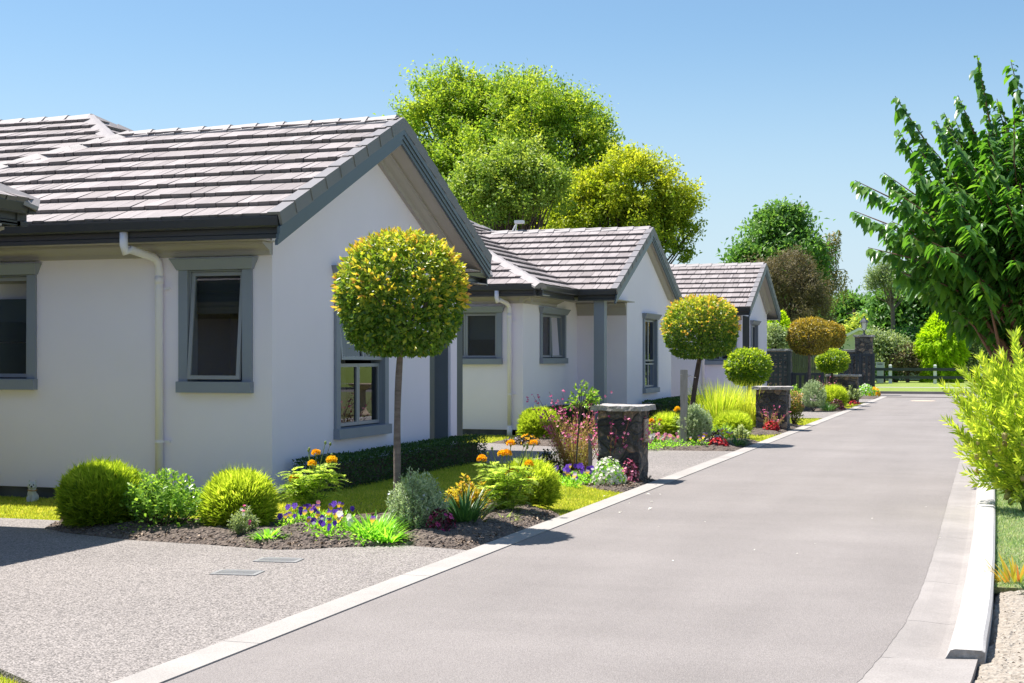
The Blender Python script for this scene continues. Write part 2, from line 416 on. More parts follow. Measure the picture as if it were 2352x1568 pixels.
# ------------------------------------------------------------------ mesh helpers
def prop(o, label=None, cat=None, group=None, kind=None):
    if label: o["label"] = label
    if cat: o["category"] = cat
    if group: o["group"] = group
    if kind: o["kind"] = kind
    return o
def empty(name, loc, label, cat, group=None):
    o = bpy.data.objects.new(name, None)
    o.empty_display_size = 0.1
    COL.objects.link(o)
    o.location = loc
    return prop(o, label, cat, group)
def root_of(o):
    while o.parent: o = o.parent
    return o
def link(name, me, mat, parent=None, local=False):
    o = bpy.data.objects.new(name, me)
    COL.objects.link(o)
    if mat is not None and not me.materials:
        for m in (mat if isinstance(mat, (list, tuple)) else [mat]):
            me.materials.append(m)
    if parent: o.parent = parent
    return o
class MB:
    def __init__(s):
        s.v = []; s.f = []; s.m = []
    def add(s, vs, fs, m=0):
        k = len(s.v)
        s.v += [tuple(v) for v in vs]
        s.f += [tuple(i + k for i in f) for f in fs]
        s.m += [m] * len(fs)
    def hexa(s, p, m=0):
        s.add(p, [(0, 3, 2, 1), (4, 5, 6, 7), (0, 1, 5, 4), (1, 2, 6, 5), (2, 3, 7, 6), (3, 0, 4, 7)], m)
    def box(s, x0, x1, y0, y1, z0, z1, m=0):
        s.hexa([(x0, y0, z0), (x1, y0, z0), (x1, y1, z0), (x0, y1, z0), (x0, y0, z1), (x1, y0, z1), (x1, y1, z1), (x0, y1, z1)], m)
    def obox(s, o, r, n, a0, a1, n0, n1, z0, z1, m=0):
        """box in wall coordinates: a along r, n outwards, z up"""
        P = lambda a, b, z: tuple(Vector(o) + r * a + n * b + Vector((0, 0, z)))
        s.hexa([P(a0, n0, z0), P(a1, n0, z0), P(a1, n1, z0), P(a0, n1, z0), P(a0, n0, z1), P(a1, n0, z1), P(a1, n1, z1), P(a0, n1, z1)], m)
    def extr(s, p0, p1, A, B, prof, m=0, prof1=None):
        p0 = Vector(p0); p1 = Vector(p1); A = Vector(A); B = Vector(B)
        k = len(prof); prof1 = prof1 or prof
        vs = [p0 + A * a + B * b for a, b in prof] + [p1 + A * a + B * b for a, b in prof1]
        fs = [(i, (i + 1) % k, k + (i + 1) % k, k + i) for i in range(k)]
        fs += [tuple(range(k - 1, -1, -1)), tuple(range(k, 2 * k))]
        s.add(vs, fs, m)
    def tube(s, pts, rad, n=8, m=0, cap=True):
        pts = [Vector(p) for p in pts]
        if not isinstance(rad, (list, tuple)): rad = [rad] * len(pts)
        k0 = len(s.v); vs = []; fs = []
        up = Vector((0.13, 0.31, 1)).normalized()
        for i, p in enumerate(pts):
            d = (pts[min(i + 1, len(pts) - 1)] - pts[max(i - 1, 0)]).normalized()
            a = d.cross(up)
            if a.length < 1e-3: a = d.cross(Vector((1, 0, 0)))
            a.normalize(); b = d.cross(a)
            for j in range(n):
                t = 2 * math.pi * j / n
                vs.append(p + a * (rad[i] * math.cos(t)) + b * (rad[i] * math.sin(t)))
        for i in range(len(pts) - 1):
            for j in range(n):
                j2 = (j + 1) % n
                fs.append((i * n + j, i * n + j2, (i + 1) * n + j2, (i + 1) * n + j))
        if cap:
            fs.append(tuple(range(n - 1, -1, -1)))
            fs.append(tuple((len(pts) - 1) * n + j for j in range(n)))
        s.add(vs, fs, m)
    def lathe(s, c, prof, n=16, m=0):
        vs = []; fs = []
        for r, z in prof:
            for j in range(n):
                t = 2 * math.pi * j / n
                vs.append((c[0] + r * math.cos(t), c[1] + r * math.sin(t), c[2] + z))
        for i in range(len(prof) - 1):
            for j in range(n):
                j2 = (j + 1) % n
                fs.append((i * n + j, i * n + j2, (i + 1) * n + j2, (i + 1) * n + j))
        fs.append(tuple(range(n - 1, -1, -1))); fs.append(tuple((len(prof) - 1) * n + j for j in range(n)))
        s.add(vs, fs, m)
    def ball(s, c, r, n=10, m=0, sq=(1, 1, 1)):
        k = n // 2 + 1
        prof = [(math.sin(math.pi * i / k), -math.cos(math.pi * i / k)) for i in range(k + 1)]
        prof[0] = (0.02, -1); prof[-1] = (0.02, 1)
        vs = []; fs = []
        for a, z in prof:
            for j in range(n):
                t = 2 * math.pi * j / n
                vs.append((c[0] + r * sq[0] * a * math.cos(t), c[1] + r * sq[1] * a * math.sin(t), c[2] + r * sq[2] * z))
        for i in range(k):
            for j in range(n):
                fs.append((i * n + j, i * n + (j + 1) % n, (i + 1) * n + (j + 1) % n, (i + 1) * n + j))
        s.add(vs, fs, m)
    def build(s, name, mat, parent=None, smooth=False, world=True):
        """world=True: vertices are in world space, parent's root location is taken off"""
        me = bpy.data.meshes.new(name)
        v = s.v
        if world and parent is not None:
            L = root_of(parent).location
            v = [(a - L.x, b - L.y, c - L.z) for a, b, c in v]
        me.from_pydata(v, [], s.f)
        for m in (mat if isinstance(mat, (list, tuple)) else [mat]):
            me.materials.append(m)
        if any(s.m): me.polygons.foreach_set("material_index", s.m)
        bm = bmesh.new(); bm.from_mesh(me)
        bmesh.ops.recalc_face_normals(bm, faces=bm.faces)
        bm.to_mesh(me); bm.free()
        if smooth: me.polygons.foreach_set("use_smooth", [True] * len(me.polygons))
        me.update()
        return link(name, me, None, parent)
def polysheet(name, pts, z, mat, kind='structure', thick=0.0):
    mb = MB()
    top = [(p[0], p[1], z) for p in pts]
    n = len(pts)
    if thick > 0:
        vs = top + [(p[0], p[1], z - thick) for p in pts]
        mb.add(vs, [tuple(range(n))] + [(i, (i + 1) % n, n + (i + 1) % n, n + i) for i in range(n)])
    else:
        mb.add(top, [tuple(range(n))])
    o = mb.build(name, mat)
    if kind: prop(o, kind=kind)
    return o
def inside(poly, X, Y):
    r = np.zeros(len(X), bool)
    n = len(poly)
    for i in range(n):
        x0, y0 = poly[i][0], poly[i][1]; x1, y1 = poly[(i + 1) % n][0], poly[(i + 1) % n][1]
        if y0 == y1: continue
        c = ((y0 > Y) != (y1 > Y)) & (X < (x1 - x0) * (Y - y0) / (y1 - y0) + x0)
        r ^= c
    return r
def edgedist(poly, X, Y):
    d = np.full(len(X), 1e9)
    n = len(poly)
    for i in range(n):
        a = np.array(poly[i][:2], float); b = np.array(poly[(i + 1) % n][:2], float)
        ab = b - a; L2 = max(1e-9, ab @ ab)
        t = np.clip(((X - a[0]) * ab[0] + (Y - a[1]) * ab[1]) / L2, 0, 1)
        d = np.minimum(d, np.hypot(X - a[0] - t * ab[0], Y - a[1] - t * ab[1]))
    return d
# ------------------------------------------------------------------ ground, lane, kerbs
LX0, LX1, LX2 = -3.80, -3.59, -0.46      # concrete edging, lane
def rect(x0, x1, y0, y1): return [(x0, y0), (x1, y0), (x1, y1), (x0, y1)]
polysheet("ground", rect(-900, 900, -60, 1500), -0.075, M_LAWNF)
EDGE = [(-3, -2.6), (4.0, -1.10), (5.0, -.86), (5.8, -.70), (6.4, -.60), (6.9, -.545), (7.6, -.485), (8.3, -.44), (9.5, -.405), (11, -.392), (20, -.385), (56, -.36)]
FACE = [(7.05, -.215), (7.5, -.197), (8.6, -.165), (10.3, -.14), (13, -.118), (20, -.125), (56, -.12)]
BACK = [(7.05, -.02), (7.5, -.005), (8.5, .025), (10.2, .047), (13, .065), (17, .08), (56, .085)]
itp = lambda T, y: float(np.interp(y, [q[0] for q in T], [q[1] for q in T]))
rgl = random.Random(5)
lane_r = []
y = -3.0
while y < 55.9:
    lane_r.append((itp(EDGE, y) + rgl.uniform(-.004, .004), y)); y += .09 if y < 20 else .5
lane_r.append((itp(EDGE, 55.9), 55.9))
polysheet("lane", [(LX1, -3)] + lane_r + [(LX1, 55.9)], 0.004, M_ASPH)
polysheet("cross_street", rect(-70, 70, 55.9, 60.3), -0.004, M_ASPH)
polysheet("channel_crossing", rect(-4.4, 1.5, 54.9, 55.5), 0.004, M_CONC)
# concrete edging strip, slightly wavering, cast in bays
mb = MB()
y = -3.0
while y < 55.5:
    L = 2.4
    w = 0.0
    mb.box(LX0 + w, LX1, y, min(y + L - 0.006, 55.5), -0.08, 0.012)
    y += L
prop(mb.build("concrete_edging", M_CONC), kind='structure')
# dished channel and kerb on the near side
def sections(ylist, f, mb, m=0):
    """loft: f(y) gives a profile [(x, z)...]"""
    P = [f(y) for y in ylist]
    k = len(P[0]); vs = [(x, y, z) for y, p in zip(ylist, P) for x, z in p]
    fs = [(i * k + j, i * k + (j + 1) % k, (i + 1) * k + (j + 1) % k, (i + 1) * k + j) for i in range(len(ylist) - 1) for j in range(k)]
    fs += [tuple(range(k - 1, -1, -1)), tuple((len(ylist) - 1) * k + j for j in range(k))]
    mb.add(vs, fs, m)
mb = MB()
def slab(y):
    e = itp(EDGE, y) - .05; r = float(np.interp(y, [-3, 5.5, 6.55, 7.3], [-.9, -.20, -.085, -.045]))
    return [(e, -.08), (r, -.08), (r, .022), (r - .12, .016), (e + .1, .002), (e, .002)]
def chan(y):
    e = itp(EDGE, y) - .05; r = itp(FACE, y) + .01
    return [(e, -.08), (r, -.08), (r, .0), (r - .05, -.010), (e + .12, .002), (e, .002)]
sections(list(np.linspace(-3, 7.32, 24)), slab, mb)
ys = [7.326, 8.4, 9.9, 12.4, 15] + [18 + 3 * i for i in range(13)]
for a, b_ in zip(ys[:-1], ys[1:]):
    sections(list(np.linspace(a, b_ - .005, 5)), chan, mb)
prop(mb.build("road_channel", M_CHAN), kind='structure')
mb = MB()
def kerbp(y, s=1.0):
    f = itp(FACE, y); r = itp(BACK, y)
    return [(f, -.07), (r, -.07), (r, .085 * s), (r - .016, .10 * s), (f + .055, .10 * s), (f + .03, .088 * s), (f + .006, .012)]
sections([7.335, 7.345], lambda y: [(x + .004 * math.sin(x * 90), z) for x, z in kerbp(y, .62)], mb, 1)
sections([7.346, 7.42, 7.55], lambda y: kerbp(y, .62 + .38 * min(1, (y - 7.346) / .2)), mb)
ys = [7.551, 9.9, 12.4, 15] + [18 + 3 * i for i in range(13)]
for a, b_ in zip(ys[:-1], ys[1:]):
    sections(list(np.linspace(a, b_ - .005, 5)), kerbp, mb)
prop(mb.build("kerb", [M_KERB, M_KERBR]), kind='structure')
# far kerb, verge, footpath
mb = MB(); mb.box(-70, 70, 60.3, 60.45, -0.08, 0.10)
prop(mb.build("far_kerb", M_CHAN), kind='structure')
polysheet("verge", rect(-70, 70, 60.45, 69.4), 0.06, M_LAWNF)
polysheet("footpath", rect(-70, 70, 69.4, 70.7), 0.066, M_CONC)
polysheet("far_garden", rect(-70, 70, 70.7, 83), 0.06, M_LAWNF)

# driveways (washed aggregate), lawn, beds
A = lambda *q: [tuple(gp(*p))[:2] for p in q]
bed1_front = A((100, 1214), (140, 1222), (300, 1240), (480, 1251), (620, 1262), (690, 1262), (760, 1258), (930, 1252), (1060, 1262))
bed1_tip = [(LX0 - 0.01, 10.4)]
bed1_right = [(LX0 - 0.01, 12.9)]
bed1_back = A((1230, 1168), (1130, 1163), (1010, 1170), (900, 1186), (760, 1200), (620, 1206), (455, 1204), (280, 1196), (140, 1196))
bed1 = bed1_front + bed1_tip + bed1_right + bed1_back
bed2 = [(LX0 - 0.01, 15.45)] + [(LX0 - 0.01, 17.05), (-4.6, 17.3), (-5.6, 18.1), (-6.4, 18.3), (-6.55, 17.6)] + A((1225, 1075), (1290, 1112), (1360, 1122))
bed3 = [(LX0 - 0.01, 22.65), (LX0 - 0.01, 25.3), (-4.8, 26.2), (-5.6, 25.6), (-6.9, 25.4), (-8.2, 24.9), (-8.2, 23.4), (-6.6, 22.7), (-5.2, 22.45)]
bed4 = [(LX0 - 0.01, 28.0), (LX0 - 0.01, 31.6), (-5.2, 33.0), (-7.0, 33.5), (-7.2, 29.6), (-6.2, 28.0), (-4.8, 27.3)]
bed5 = [(LX0 - 0.01, 40.2), (LX0 - 0.01, 42.2), (-4.6, 45), (-4.3, 48.4), (-6.5, 49.0), (-6.5, 40.2)]
bed6 = [(LX0 - 0.01, 52.5), (LX0 - 0.01, 55.2), (-7.5, 56.0), (-7.5, 52.5)]
drive1 = [(-3.80, 5.15), (-4.17, 5.51), (-4.5, 5.71), (-5.2, 5.95), (-6.5, 6.1), (-16, 6.1), (-16, 11.05), (-8.0, 11.08)] + bed1_front[1:] + [(LX0, 10.36)]
polysheet("driveway", drive1, 0.0, M_AGG, thick=0.07)
polysheet("driveway", [(LX0, 17.05), (LX0, 22.65), (-5.2, 22.45), (-6.6, 22.75), (-8.2, 23.45), (-10.5, 23.45), (-10.5, 18.75), (-7.0, 18.75), (-6.4, 18.35), (-5.6, 18.15), (-4.6, 17.32)], 0.0, M_AGG, thick=0.07)
polysheet("driveway", [(LX0, 35.6), (LX0, 40.1), (-9, 40.1), (-9, 35.6)], 0.0, M_AGG, thick=0.07)
polysheet("driveway", [(LX0, 48.6), (LX0, 52.4), (-9, 52.4), (-9, 48.6)], 0.0, M_AGG, thick=0.07)
ZL = -0.03
lawn1 = bed1_back[::-1] + [(LX0, 12.9), (LX0, 15.45)] + bed2[-1:-4:-1] + [(-6.5, 17.6), (-6.5, 18.35), (-7.0, 18.75), (-7.3, 18.75), (-7.3, 13.1), (-16, 12.95), (-16, 11.07), (-8.2, 11.1)]
lawn2 = [(LX0, 25.0), (LX0, 28.2), (-4.8, 27.4), (-6.2, 28.1), (-7.2, 29.6), (-7.4, 30.5), (-8.4, 29.6), (-8.4, 26.0), (-10.5, 26.0), (-10.5, 23.5), (-8.25, 23.5), (-8.2, 24.9), (-6.9, 25.4), (-5.6, 25.6), (-4.8, 26.2)]
lawn3 = [(LX0, 31.5), (LX0, 35.5), (-9, 35.5), (-9, 33.4), (-7.0, 33.4), (-5.2, 33)]
lawn4 = [(LX0, 42.1), (LX0, 48.4), (-4.4, 48.4), (-4.6, 45)]
lawn0 = [(-3.83, 5.05), (-4.17, 5.49), (-4.5, 5.69), (-5.2, 5.93), (-6.5, 6.05), (-7.4, 6.05), (-7.4, 2), (-3.83, 2)]
lawnR = [(0.04, 9.6), (0.05, 55), (12, 55), (12, 9.4), (1.2, 9.7)]
def rise(X, Y):
    sm = lambda q: np.clip(q, 0, 1) ** 2 * (3 - 2 * np.clip(q, 0, 1))
    return ZL + 0.125 * sm((-3.9 - X) / 1.3) * sm((X + 8.3) / 1.2) * sm((18.6 - Y) / 1.2) * sm(edgedist(bed1, np.asarray(X), np.asarray(Y)) / .9)
def lawnmesh(name, poly, res, mat):
    xs = [p[0] for p in poly]; ys = [p[1] for p in poly]
    x = np.arange(min(xs) - res, max(xs) + res, res); yv = np.arange(min(ys) - res, max(ys) + res, res)
    X, Y = np.meshgrid(x, yv); nx, ny = len(x), len(yv)
    Xf, Yf = X.ravel(), Y.ravel()
    k = inside(poly, Xf, Yf) | (edgedist(poly, Xf, Yf) < res * .75)
    Z = rise(Xf, Yf)
    fs = [(j * nx + i, j * nx + i + 1, (j + 1) * nx + i + 1, (j + 1) * nx + i) for j in range(ny - 1) for i in range(nx - 1)]
    fs = [f for f in fs if all(k[q] for q in f)]
    used = sorted({i for f in fs for i in f}); mp = {q: i for i, q in enumerate(used)}
    me = bpy.data.meshes.new(name)
    me.from_pydata([(float(Xf[q]), float(Yf[q]), float(Z[q])) for q in used], [], [tuple(mp[i] for i in f) for f in fs])
    me.materials.append(mat); me.polygons.foreach_set("use_smooth", [True] * len(fs)); me.update()
    return prop(link(name, me, None), kind='structure')
lawnmesh("lawn", lawn1, .06, M_LAWN)
for L, m, z in ((lawn2, M_LAWN, ZL), (lawn3, M_LAWN, ZL), (lawn4, M_LAWN, ZL), (lawn0, M_LAWN, ZL), (lawnR, M_LAWNR, 0.03)):
    polysheet("lawn", L, z, m, thick=0.04)
def soilbed(name, poly, res, mat, base=0.0, mound=0.06, rough=0.02, seed=1):
    xs = [p[0] for p in poly]; ys = [p[1] for p in poly]
    x = np.arange(min(xs), max(xs) + res, res); yv = np.arange(min(ys), max(ys) + res, res)
    nx, ny = len(x), len(yv)
    X, Y = np.meshgrid(x, yv)
    Xf, Yf = X.ravel(), Y.ravel()
    ins = inside(poly, Xf, Yf)
    ed = edgedist(poly, Xf, Yf) * np.where(ins, 1, -1)
    rng = np.random.default_rng(seed)
    Z = base + mound * np.clip(ed / 0.3, 0, 1) ** 0.7
    nzv = np.array([noise.noise(Vector((a * 5, b * 5, seed))) for a, b in zip(Xf, Yf)])
    Z = Z + (nzv * rough + rng.normal(0, rough * 0.45, len(Xf))) * np.clip(ed / 0.08 + 0.3, 0, 1)
    Z = np.where(ed < 0, base - 0.03, np.maximum(Z, base + 0.003))
    vs = np.stack([Xf + rng.normal(0, res * .15, len(Xf)), Yf + rng.normal(0, res * .15, len(Xf)), Z], 1)
    fs = []
    keep = ed > -res * 0.9
    for j in range(ny - 1):
        for i in range(nx - 1):
            a = j * nx + i
            q = (a, a + 1, a + nx + 1, a + nx)
            if all(keep[k] for k in q): fs.append(q)
    mb = MB(); mb.add(vs.tolist(), fs)
    me = bpy.data.meshes.new(name)
    used = sorted({i for f in fs for i in f}); mp = {k: i for i, k in enumerate(used)}
    me.from_pydata([tuple(vs[k]) for k in used], [], [tuple(mp[i] for i in f) for f in fs])
    me.materials.append(mat); me.update()
    return prop(link(name, me, None), kind='structure')
soilbed("garden_bed", bed1, 0.04, M_SOIL, 0.0, 0.075, 0.022, 3)
soilbed("garden_bed", bed2, 0.05, M_SOIL, 0.0, 0.05, 0.02, 4)
soilbed("garden_bed", bed3, 0.06, M_SOIL, 0.0, 0.05, 0.02, 5)
soilbed("garden_bed", bed4, 0.08, M_SOIL, 0.0, 0.05, 0.02, 6)
soilbed("garden_bed", bed5, 0.10, M_SOIL, 0.0, 0.05, 0.02, 7)
soilbed("garden_bed", bed6, 0.12, M_SOIL, 0.0, 0.05, 0.02, 8)
dirtR = [(-0.8, 3), (-0.22, 5.5), (-0.09, 6.55), (-0.045, 7.3), (-.01, 7.4), (0.03, 8.6), (0.05, 9.7), (1.2, 9.8), (3.5, 9.6), (3.5, 3)]
soilbed("dirt_strip", dirtR, 0.035, M_DIRT, -0.01, 0.045, 0.010, 9)
# timber edging behind the first bed
mb = MB()
bb = bed1_back[3:]
for a, b in zip(bb[:-1], bb[1:]):
    a = Vector((a[0], a[1], 0)); b = Vector((b[0], b[1], 0)); d = (b - a).normalized(); nn = Vector((-d.y, d.x, 0))
    mb.extr(a, b, nn, (0, 0, 1), [(-0.012, -0.04), (0.012, -0.04), (0.012, 0.05), (-0.012, 0.05)])
prop(mb.build("garden_edging", M_TIMB), "low brown timber edging between nearest flower bed and lawn", "edging")

# ------------------------------------------------------------------ houses
PITCH = 0.459
TW = 0.42
def clip2(poly, ax, lim, keep_ge):
    o = []
    n = len(poly)
    for i in range(n):
        a, b = poly[i], poly[(i + 1) % n]
        ia = (a[ax] >= lim - 1e-9) if keep_ge else (a[ax] <= lim + 1e-9)
        ib = (b[ax] >= lim - 1e-9) if keep_ge else (b[ax] <= lim + 1e-9)
        if ia: o.append(a)
        if ia != ib:
            t = (lim - a[ax]) / (b[ax] - a[ax])
            o.append((a[0] + (b[0] - a[0]) * t, a[1] + (b[1] - a[1]) * t))
    return o
class Roof:
    def __init__(s, seed):
        s.v = []; s.f = []; s.uv = []; s.t = []; s.rng = random.Random(seed)
    def face(s, poly, course=0.36, lift=0.042):
        poly = [Vector(p) for p in poly]
        n = Vector((0, 0, 0))
        for i in range(1, len(poly) - 1):
            n += (poly[i] - poly[0]).cross(poly[i + 1] - poly[0])
        n.normalize()
        if n.z < 0: n = -n
        e = Vector((0, 0, 1)).cross(n).normalized(); u = n.cross(e).normalized()
        if u.z < 0: u = -u
        base = min(poly, key=lambda p: p.z)
        P = [((p - base).dot(e), (p - base).dot(u)) for p in poly]
        smax = max(p[1] for p in P); e0 = min(p[0] for p in P); e1 = max(p[0] for p in P)
        k = 0
        while k * course < smax - 1e-3:
            s0, s1 = k * course, (k + 1) * course
            row = clip2(clip2(P, 1, s0, True), 1, s1, False)
            x = e0 - s.rng.random() * .2
            while x < e1 and len(row) > 2:
                gap = s.rng.choice((.004, .008, .012, .014))
                w = s.rng.choice((.10, .13, .16, .2, .24))
                c = clip2(clip2(row, 0, x, True), 0, x + w - gap, False) if len(row) > 2 else []
                if len(c) >= 3:
                    area = abs(sum(c[i][0] * c[(i + 1) % len(c)][1] - c[(i + 1) % len(c)][0] * c[i][1] for i in range(len(c)))) / 2
                    if area > 1e-4:
                        l = lift + s.rng.uniform(-0.005, 0.006)
                        tilt = s.rng.uniform(-0.003, 0.003)
                        s.tile(c, base, e, u, n, s0, course, l, tilt, x, w, gap)
                x += w
            k += 1
    def tile(s, c, base, e, u, n, s0, course, l, tilt, x, w, gap):
        tnt = s.rng.random()
        H = lambda q: 0.006 + (l + tilt * ((q[0] - x) / w - .5)) * (1 - (q[1] - s0) / course)
        k = len(s.v)
        for q in c:
            s.v.append(tuple(base + e * q[0] + u * q[1] + n * H(q)))
        s.f.append(tuple(range(k, k + len(c)))); s.uv.append([q for q in c]); s.t.append(tnt)
        low = sorted([q for q in c if q[1] < s0 + 1e-4])
        if len(low) >= 2:
            a, b = low[0], low[-1]
            # shakes have a ragged butt: three short steps
            m = 2
            prev = None
            k = len(s.v)
            for i in range(m + 1):
                q = (a[0] + (b[0] - a[0]) * i / m, a[1])
                j = s.rng.uniform(-0.006, 0.008)
                s.v.append(tuple(base + e * q[0] + u * (q[1] + 0) + n * (H(q) + 0.0)))
                s.v.append(tuple(base + e * q[0] + u * (q[1] + 0.004 + j) + n * (-0.004)))
            for i in range(m):
                s.f.append((k + 2 * i, k + 2 * i + 1, k + 2 * i + 3, k + 2 * i + 2))
                s.uv.append([(a[0], a[1])] * 4); s.t.append(-3.0)  # butts tinted below the tile range, their unlit tone put into colour
        # side skirt at right edge so joints catch a shadow line
        hi = sorted([q for q in c if q[0] > x + w - gap - 1e-4], key=lambda q: q[1])
        if len(hi) >= 2:
            a, b = hi[0], hi[-1]; k = len(s.v)
            for q in (a, b):
                s.v.append(tuple(base + e * q[0] + u * q[1] + n * H(q)))
                s.v.append(tuple(base + e * q[0] + u * q[1] + n * -0.002))
            s.f.append((k, k + 2, k + 3, k + 1)); s.uv.append([(a[0], a[1])] * 4); s.t.append(0)
    def build(s, parent):
        me = bpy.data.meshes.new("roof")
        L = root_of(parent).location
        me.from_pydata([(a - L.x, b - L.y, c - L.z) for a, b, c in s.v], [], s.f)
        uvl = me.uv_layers.new(name="UVMap")
        flat = [x for f in s.uv for q in f for x in q]
        uvl.data.foreach_set("uv", flat)
        at = me.attributes.new("tint", 'FLOAT', 'FACE'); at.data.foreach_set("value", s.t)
        me.materials.append(M_TILE); me.update()
        return link("roof", me, None, parent)
def ridgecaps(mb, p0, p1, w=0.13, drop=0.06, seg=0.38):
    p0 = Vector(p0); p1 = Vector(p1); L = (p1 - p0).length; d = (p1 - p0) / L
    side = d.cross(Vector((0, 0, 1))).normalized(); up = side.cross(d).normalized()
    n = max(1, round(L / seg)); q = L / n
    for i in range(n):
        a = p0 + d * (i * q - 0.02); b = p0 + d * ((i + 1) * q + 0.01)
        prof = lambda h, k: [(-w * k, -drop + h - 0.02), (-w * k, -drop + h + 0.015), (-0.035, 0.035 + h), (0.035, 0.035 + h), (w * k, -drop + h + 0.015), (w * k, -drop + h - 0.02)]
        mb.extr(a, b, side, up, prof(0.022, 1.06), 0, prof(0.004, 0.97))
def vergecaps(mb, p0, p1, outx, seg=0.37):
    """trim tiles climbing a gable edge from p0 (eave) to p1 (apex); outx = outward direction"""
    p0 = Vector(p0); p1 = Vector(p1); L = (p1 - p0).length; d = (p1 - p0) / L
    o = Vector((outx, 0, 0)); up = (o.cross(d)); up = up if up.z > 0 else -up
    n = round(L / seg); q = L / n
    for i in range(n):
        a = p0 + d * (i * q - (0.03 if i else 0.0)); b = p0 + d * ((i + 1) * q)
        prof = lambda h: [(0.0 + h * .6, -0.105 + h), (0.0 + h * .6, 0.028 + h), (-0.13, 0.028 + h), (-0.13, 0.0 + h), (-0.02, 0.0 + h), (-0.02, -0.105 + h)]
        mb.extr(a, b, o, up, prof(0.014), 0, prof(0.0))
class House:
    def __init__(s, loc, label, seed):
        s.root = empty("house", loc, label, "house")
        s.roof = Roof(seed); s.caps = []; s.verges = []; s.guts = []; s.fass = []; s.soffs = []; s.corns = []; s.barges = []; s.wall = MB(); s.plin = MB()
    def eave(s, p0, p1, out, ze, over, wallcorn=True, g0=0, g1=0, c0=None, sf0=None):
        sf0 = g0 if sf0 is None else sf0
        c0 = g0 if c0 is None else -c0 if c0 < 0 else c0
        o = Vector((out[0], out[1], 0)); Z = (0, 0, 1)
        P0 = Vector((p0[0], p0[1], ze)); P1 = Vector((p1[0], p1[1], ze))
        d = (P1 - P0).normalized()
        gut = MB(); fas = MB(); soff = MB(); s.guts.append(gut); s.fass.append(fas); s.soffs.append(soff)
        gut.extr(P0, P1, o, Z, [(-0.115, -0.095), (-0.035, -0.10), (-0.012, -0.085), (0.0, -0.012), (0.0, 0.004), (-0.014, 0.004), (-0.018, -0.03), (-0.115, -0.03)])
        fas.extr(P0 + d * g0, P1 - d * g1, o, Z, [(-0.145, -0.205), (-0.10, -0.205), (-0.10, -0.165), (-0.112, -0.155), (-0.112, -0.05), (-0.145, -0.05)])
        soff.extr(P0 + d * sf0, P1 - d * g1, o, Z, [(-over - .02, -0.195), (-0.147, -0.195), (-0.147, -0.18), (-over - .02, -0.18)])
        if wallcorn:
            k = over
            corn = MB(); s.corns.append(corn)
            corn.extr(P0 + d * c0, P1 - d * g1, o, Z, [(-k - .01, -0.198), (-k + 0.20, -0.198), (-k + 0.20, -0.222), (-k + 0.17, -0.228), (-k + 0.13, -0.25), (-k + 0.07, -0.27), (-k + 0.055, -0.285), (-k + 0.05, -0.325), (-k - .01, -0.325)])
    def gable(s, gx, y0, y1, ze, over, wx):
        """gable end facing +x at plane gx"""
        ym = (y0 + y1) / 2; za = ze + PITCH * (y1 - y0) / 2
        X = Vector((1, 0, 0))
        for a, b in (((gx, y0, ze), (gx, ym, za)), ((gx, y1, ze), (gx, ym, za))):
            a = Vector(a); b = Vector(b); d = (b - a).normalized()
            up = X.cross(d); up = up if up.z > 0 else -up
            s.barge_run(a, b, d, up, X, ym, ze)
            vg = MB(); s.verges.append(vg); vergecaps(vg, a, b, 1)
            soff = MB(); corn = MB(); s.soffs.append(soff); s.corns.append(corn)
            # sloping soffit and raking cornice
            lim = lambda p, off: p
            aa = a - up * 0.235 + d * 0.10; bb = b - up * 0.235 - d * 0.0
            # mitre at apex: end where the undersides meet
            bb = Vector((gx, ym, za - 0.235 / math.cos(math.atan(PITCH))))
            soff.extr(aa, bb, X, up, [(-0.028, 0), (-0.028, 0.015), (wx - gx - .02, 0.015), (wx - gx - .02, 0)])
            k = wx - gx
            bb2 = bb - Vector((0, 0, 0.004))
            corn.extr(aa - up * .004 + d * .62, bb2, X, up, [(k + 0.17, 0), (k + 0.17, -0.022), (k + 0.14, -0.03), (k + 0.10, -0.055), (k + 0.06, -0.07), (k + 0.05, -0.12), (k - .01, -0.12), (k - .01, 0)])
    def barge_run(s, a, b, d, up, X, ym, ze):
        lo = -0.255
        # end cuts: vertical at apex, plumb at eave
        tilt = d.z / max(1e-6, math.hypot(d.x, d.y))
        bg_ = MB(); s.barges.append(bg_)
        for (w0, w1, t) in ((-0.095, -0.155, 0.0), (-0.158, -0.205, -0.012), (-0.208, lo, -0.024)):
            # plumb-cut board: shift the points along d so both ends are vertical
            def pt(base, w, x):
                return base + up * w + d * (w * tilt) * 1.0 + X * x
            vs = []
            for base in (a, b):
                for w, x in ((w0, t), (w1, t), (w1, t - .03), (w0, t - .03)):
                    vs.append(pt(base, w, x))
            bg_.add(vs, [(0, 1, 2, 3), (4, 7, 6, 5), (0, 4, 5, 1), (1, 5, 6, 2), (2, 6, 7, 3), (3, 7, 4, 0)])
    def ridge(s, p0, p1):
        q = MB(); ridgecaps(q, p0, p1); s.caps.append(q)
    def wallrect(s, o, r, L, z0, z1, holes=()):
        r = Vector(r); o = Vector(o)
        us = sorted({0.0, L} | {h[0] for h in holes} | {h[1] for h in holes})
        for a, b in zip(us[:-1], us[1:]):
            zs = [(z0, z1)]
            for h in holes:
                if h[0] < b - 1e-6 and h[1] > a + 1e-6:
                    nz = []
                    for p, q in zs:
                        if h[2] > p: nz.append((p, min(q, h[2])))
                        if h[3] < q: nz.append((max(p, h[3]), q))
                    zs = nz
            for p, q in zs:
                s.wall.add([o + r * a + Vector((0, 0, p)), o + r * b + Vector((0, 0, p)), o + r * b + Vector((0, 0, q)), o + r * a + Vector((0, 0, q))], [(0, 1, 2, 3)])
        n = r.cross(Vector((0, 0, 1)))
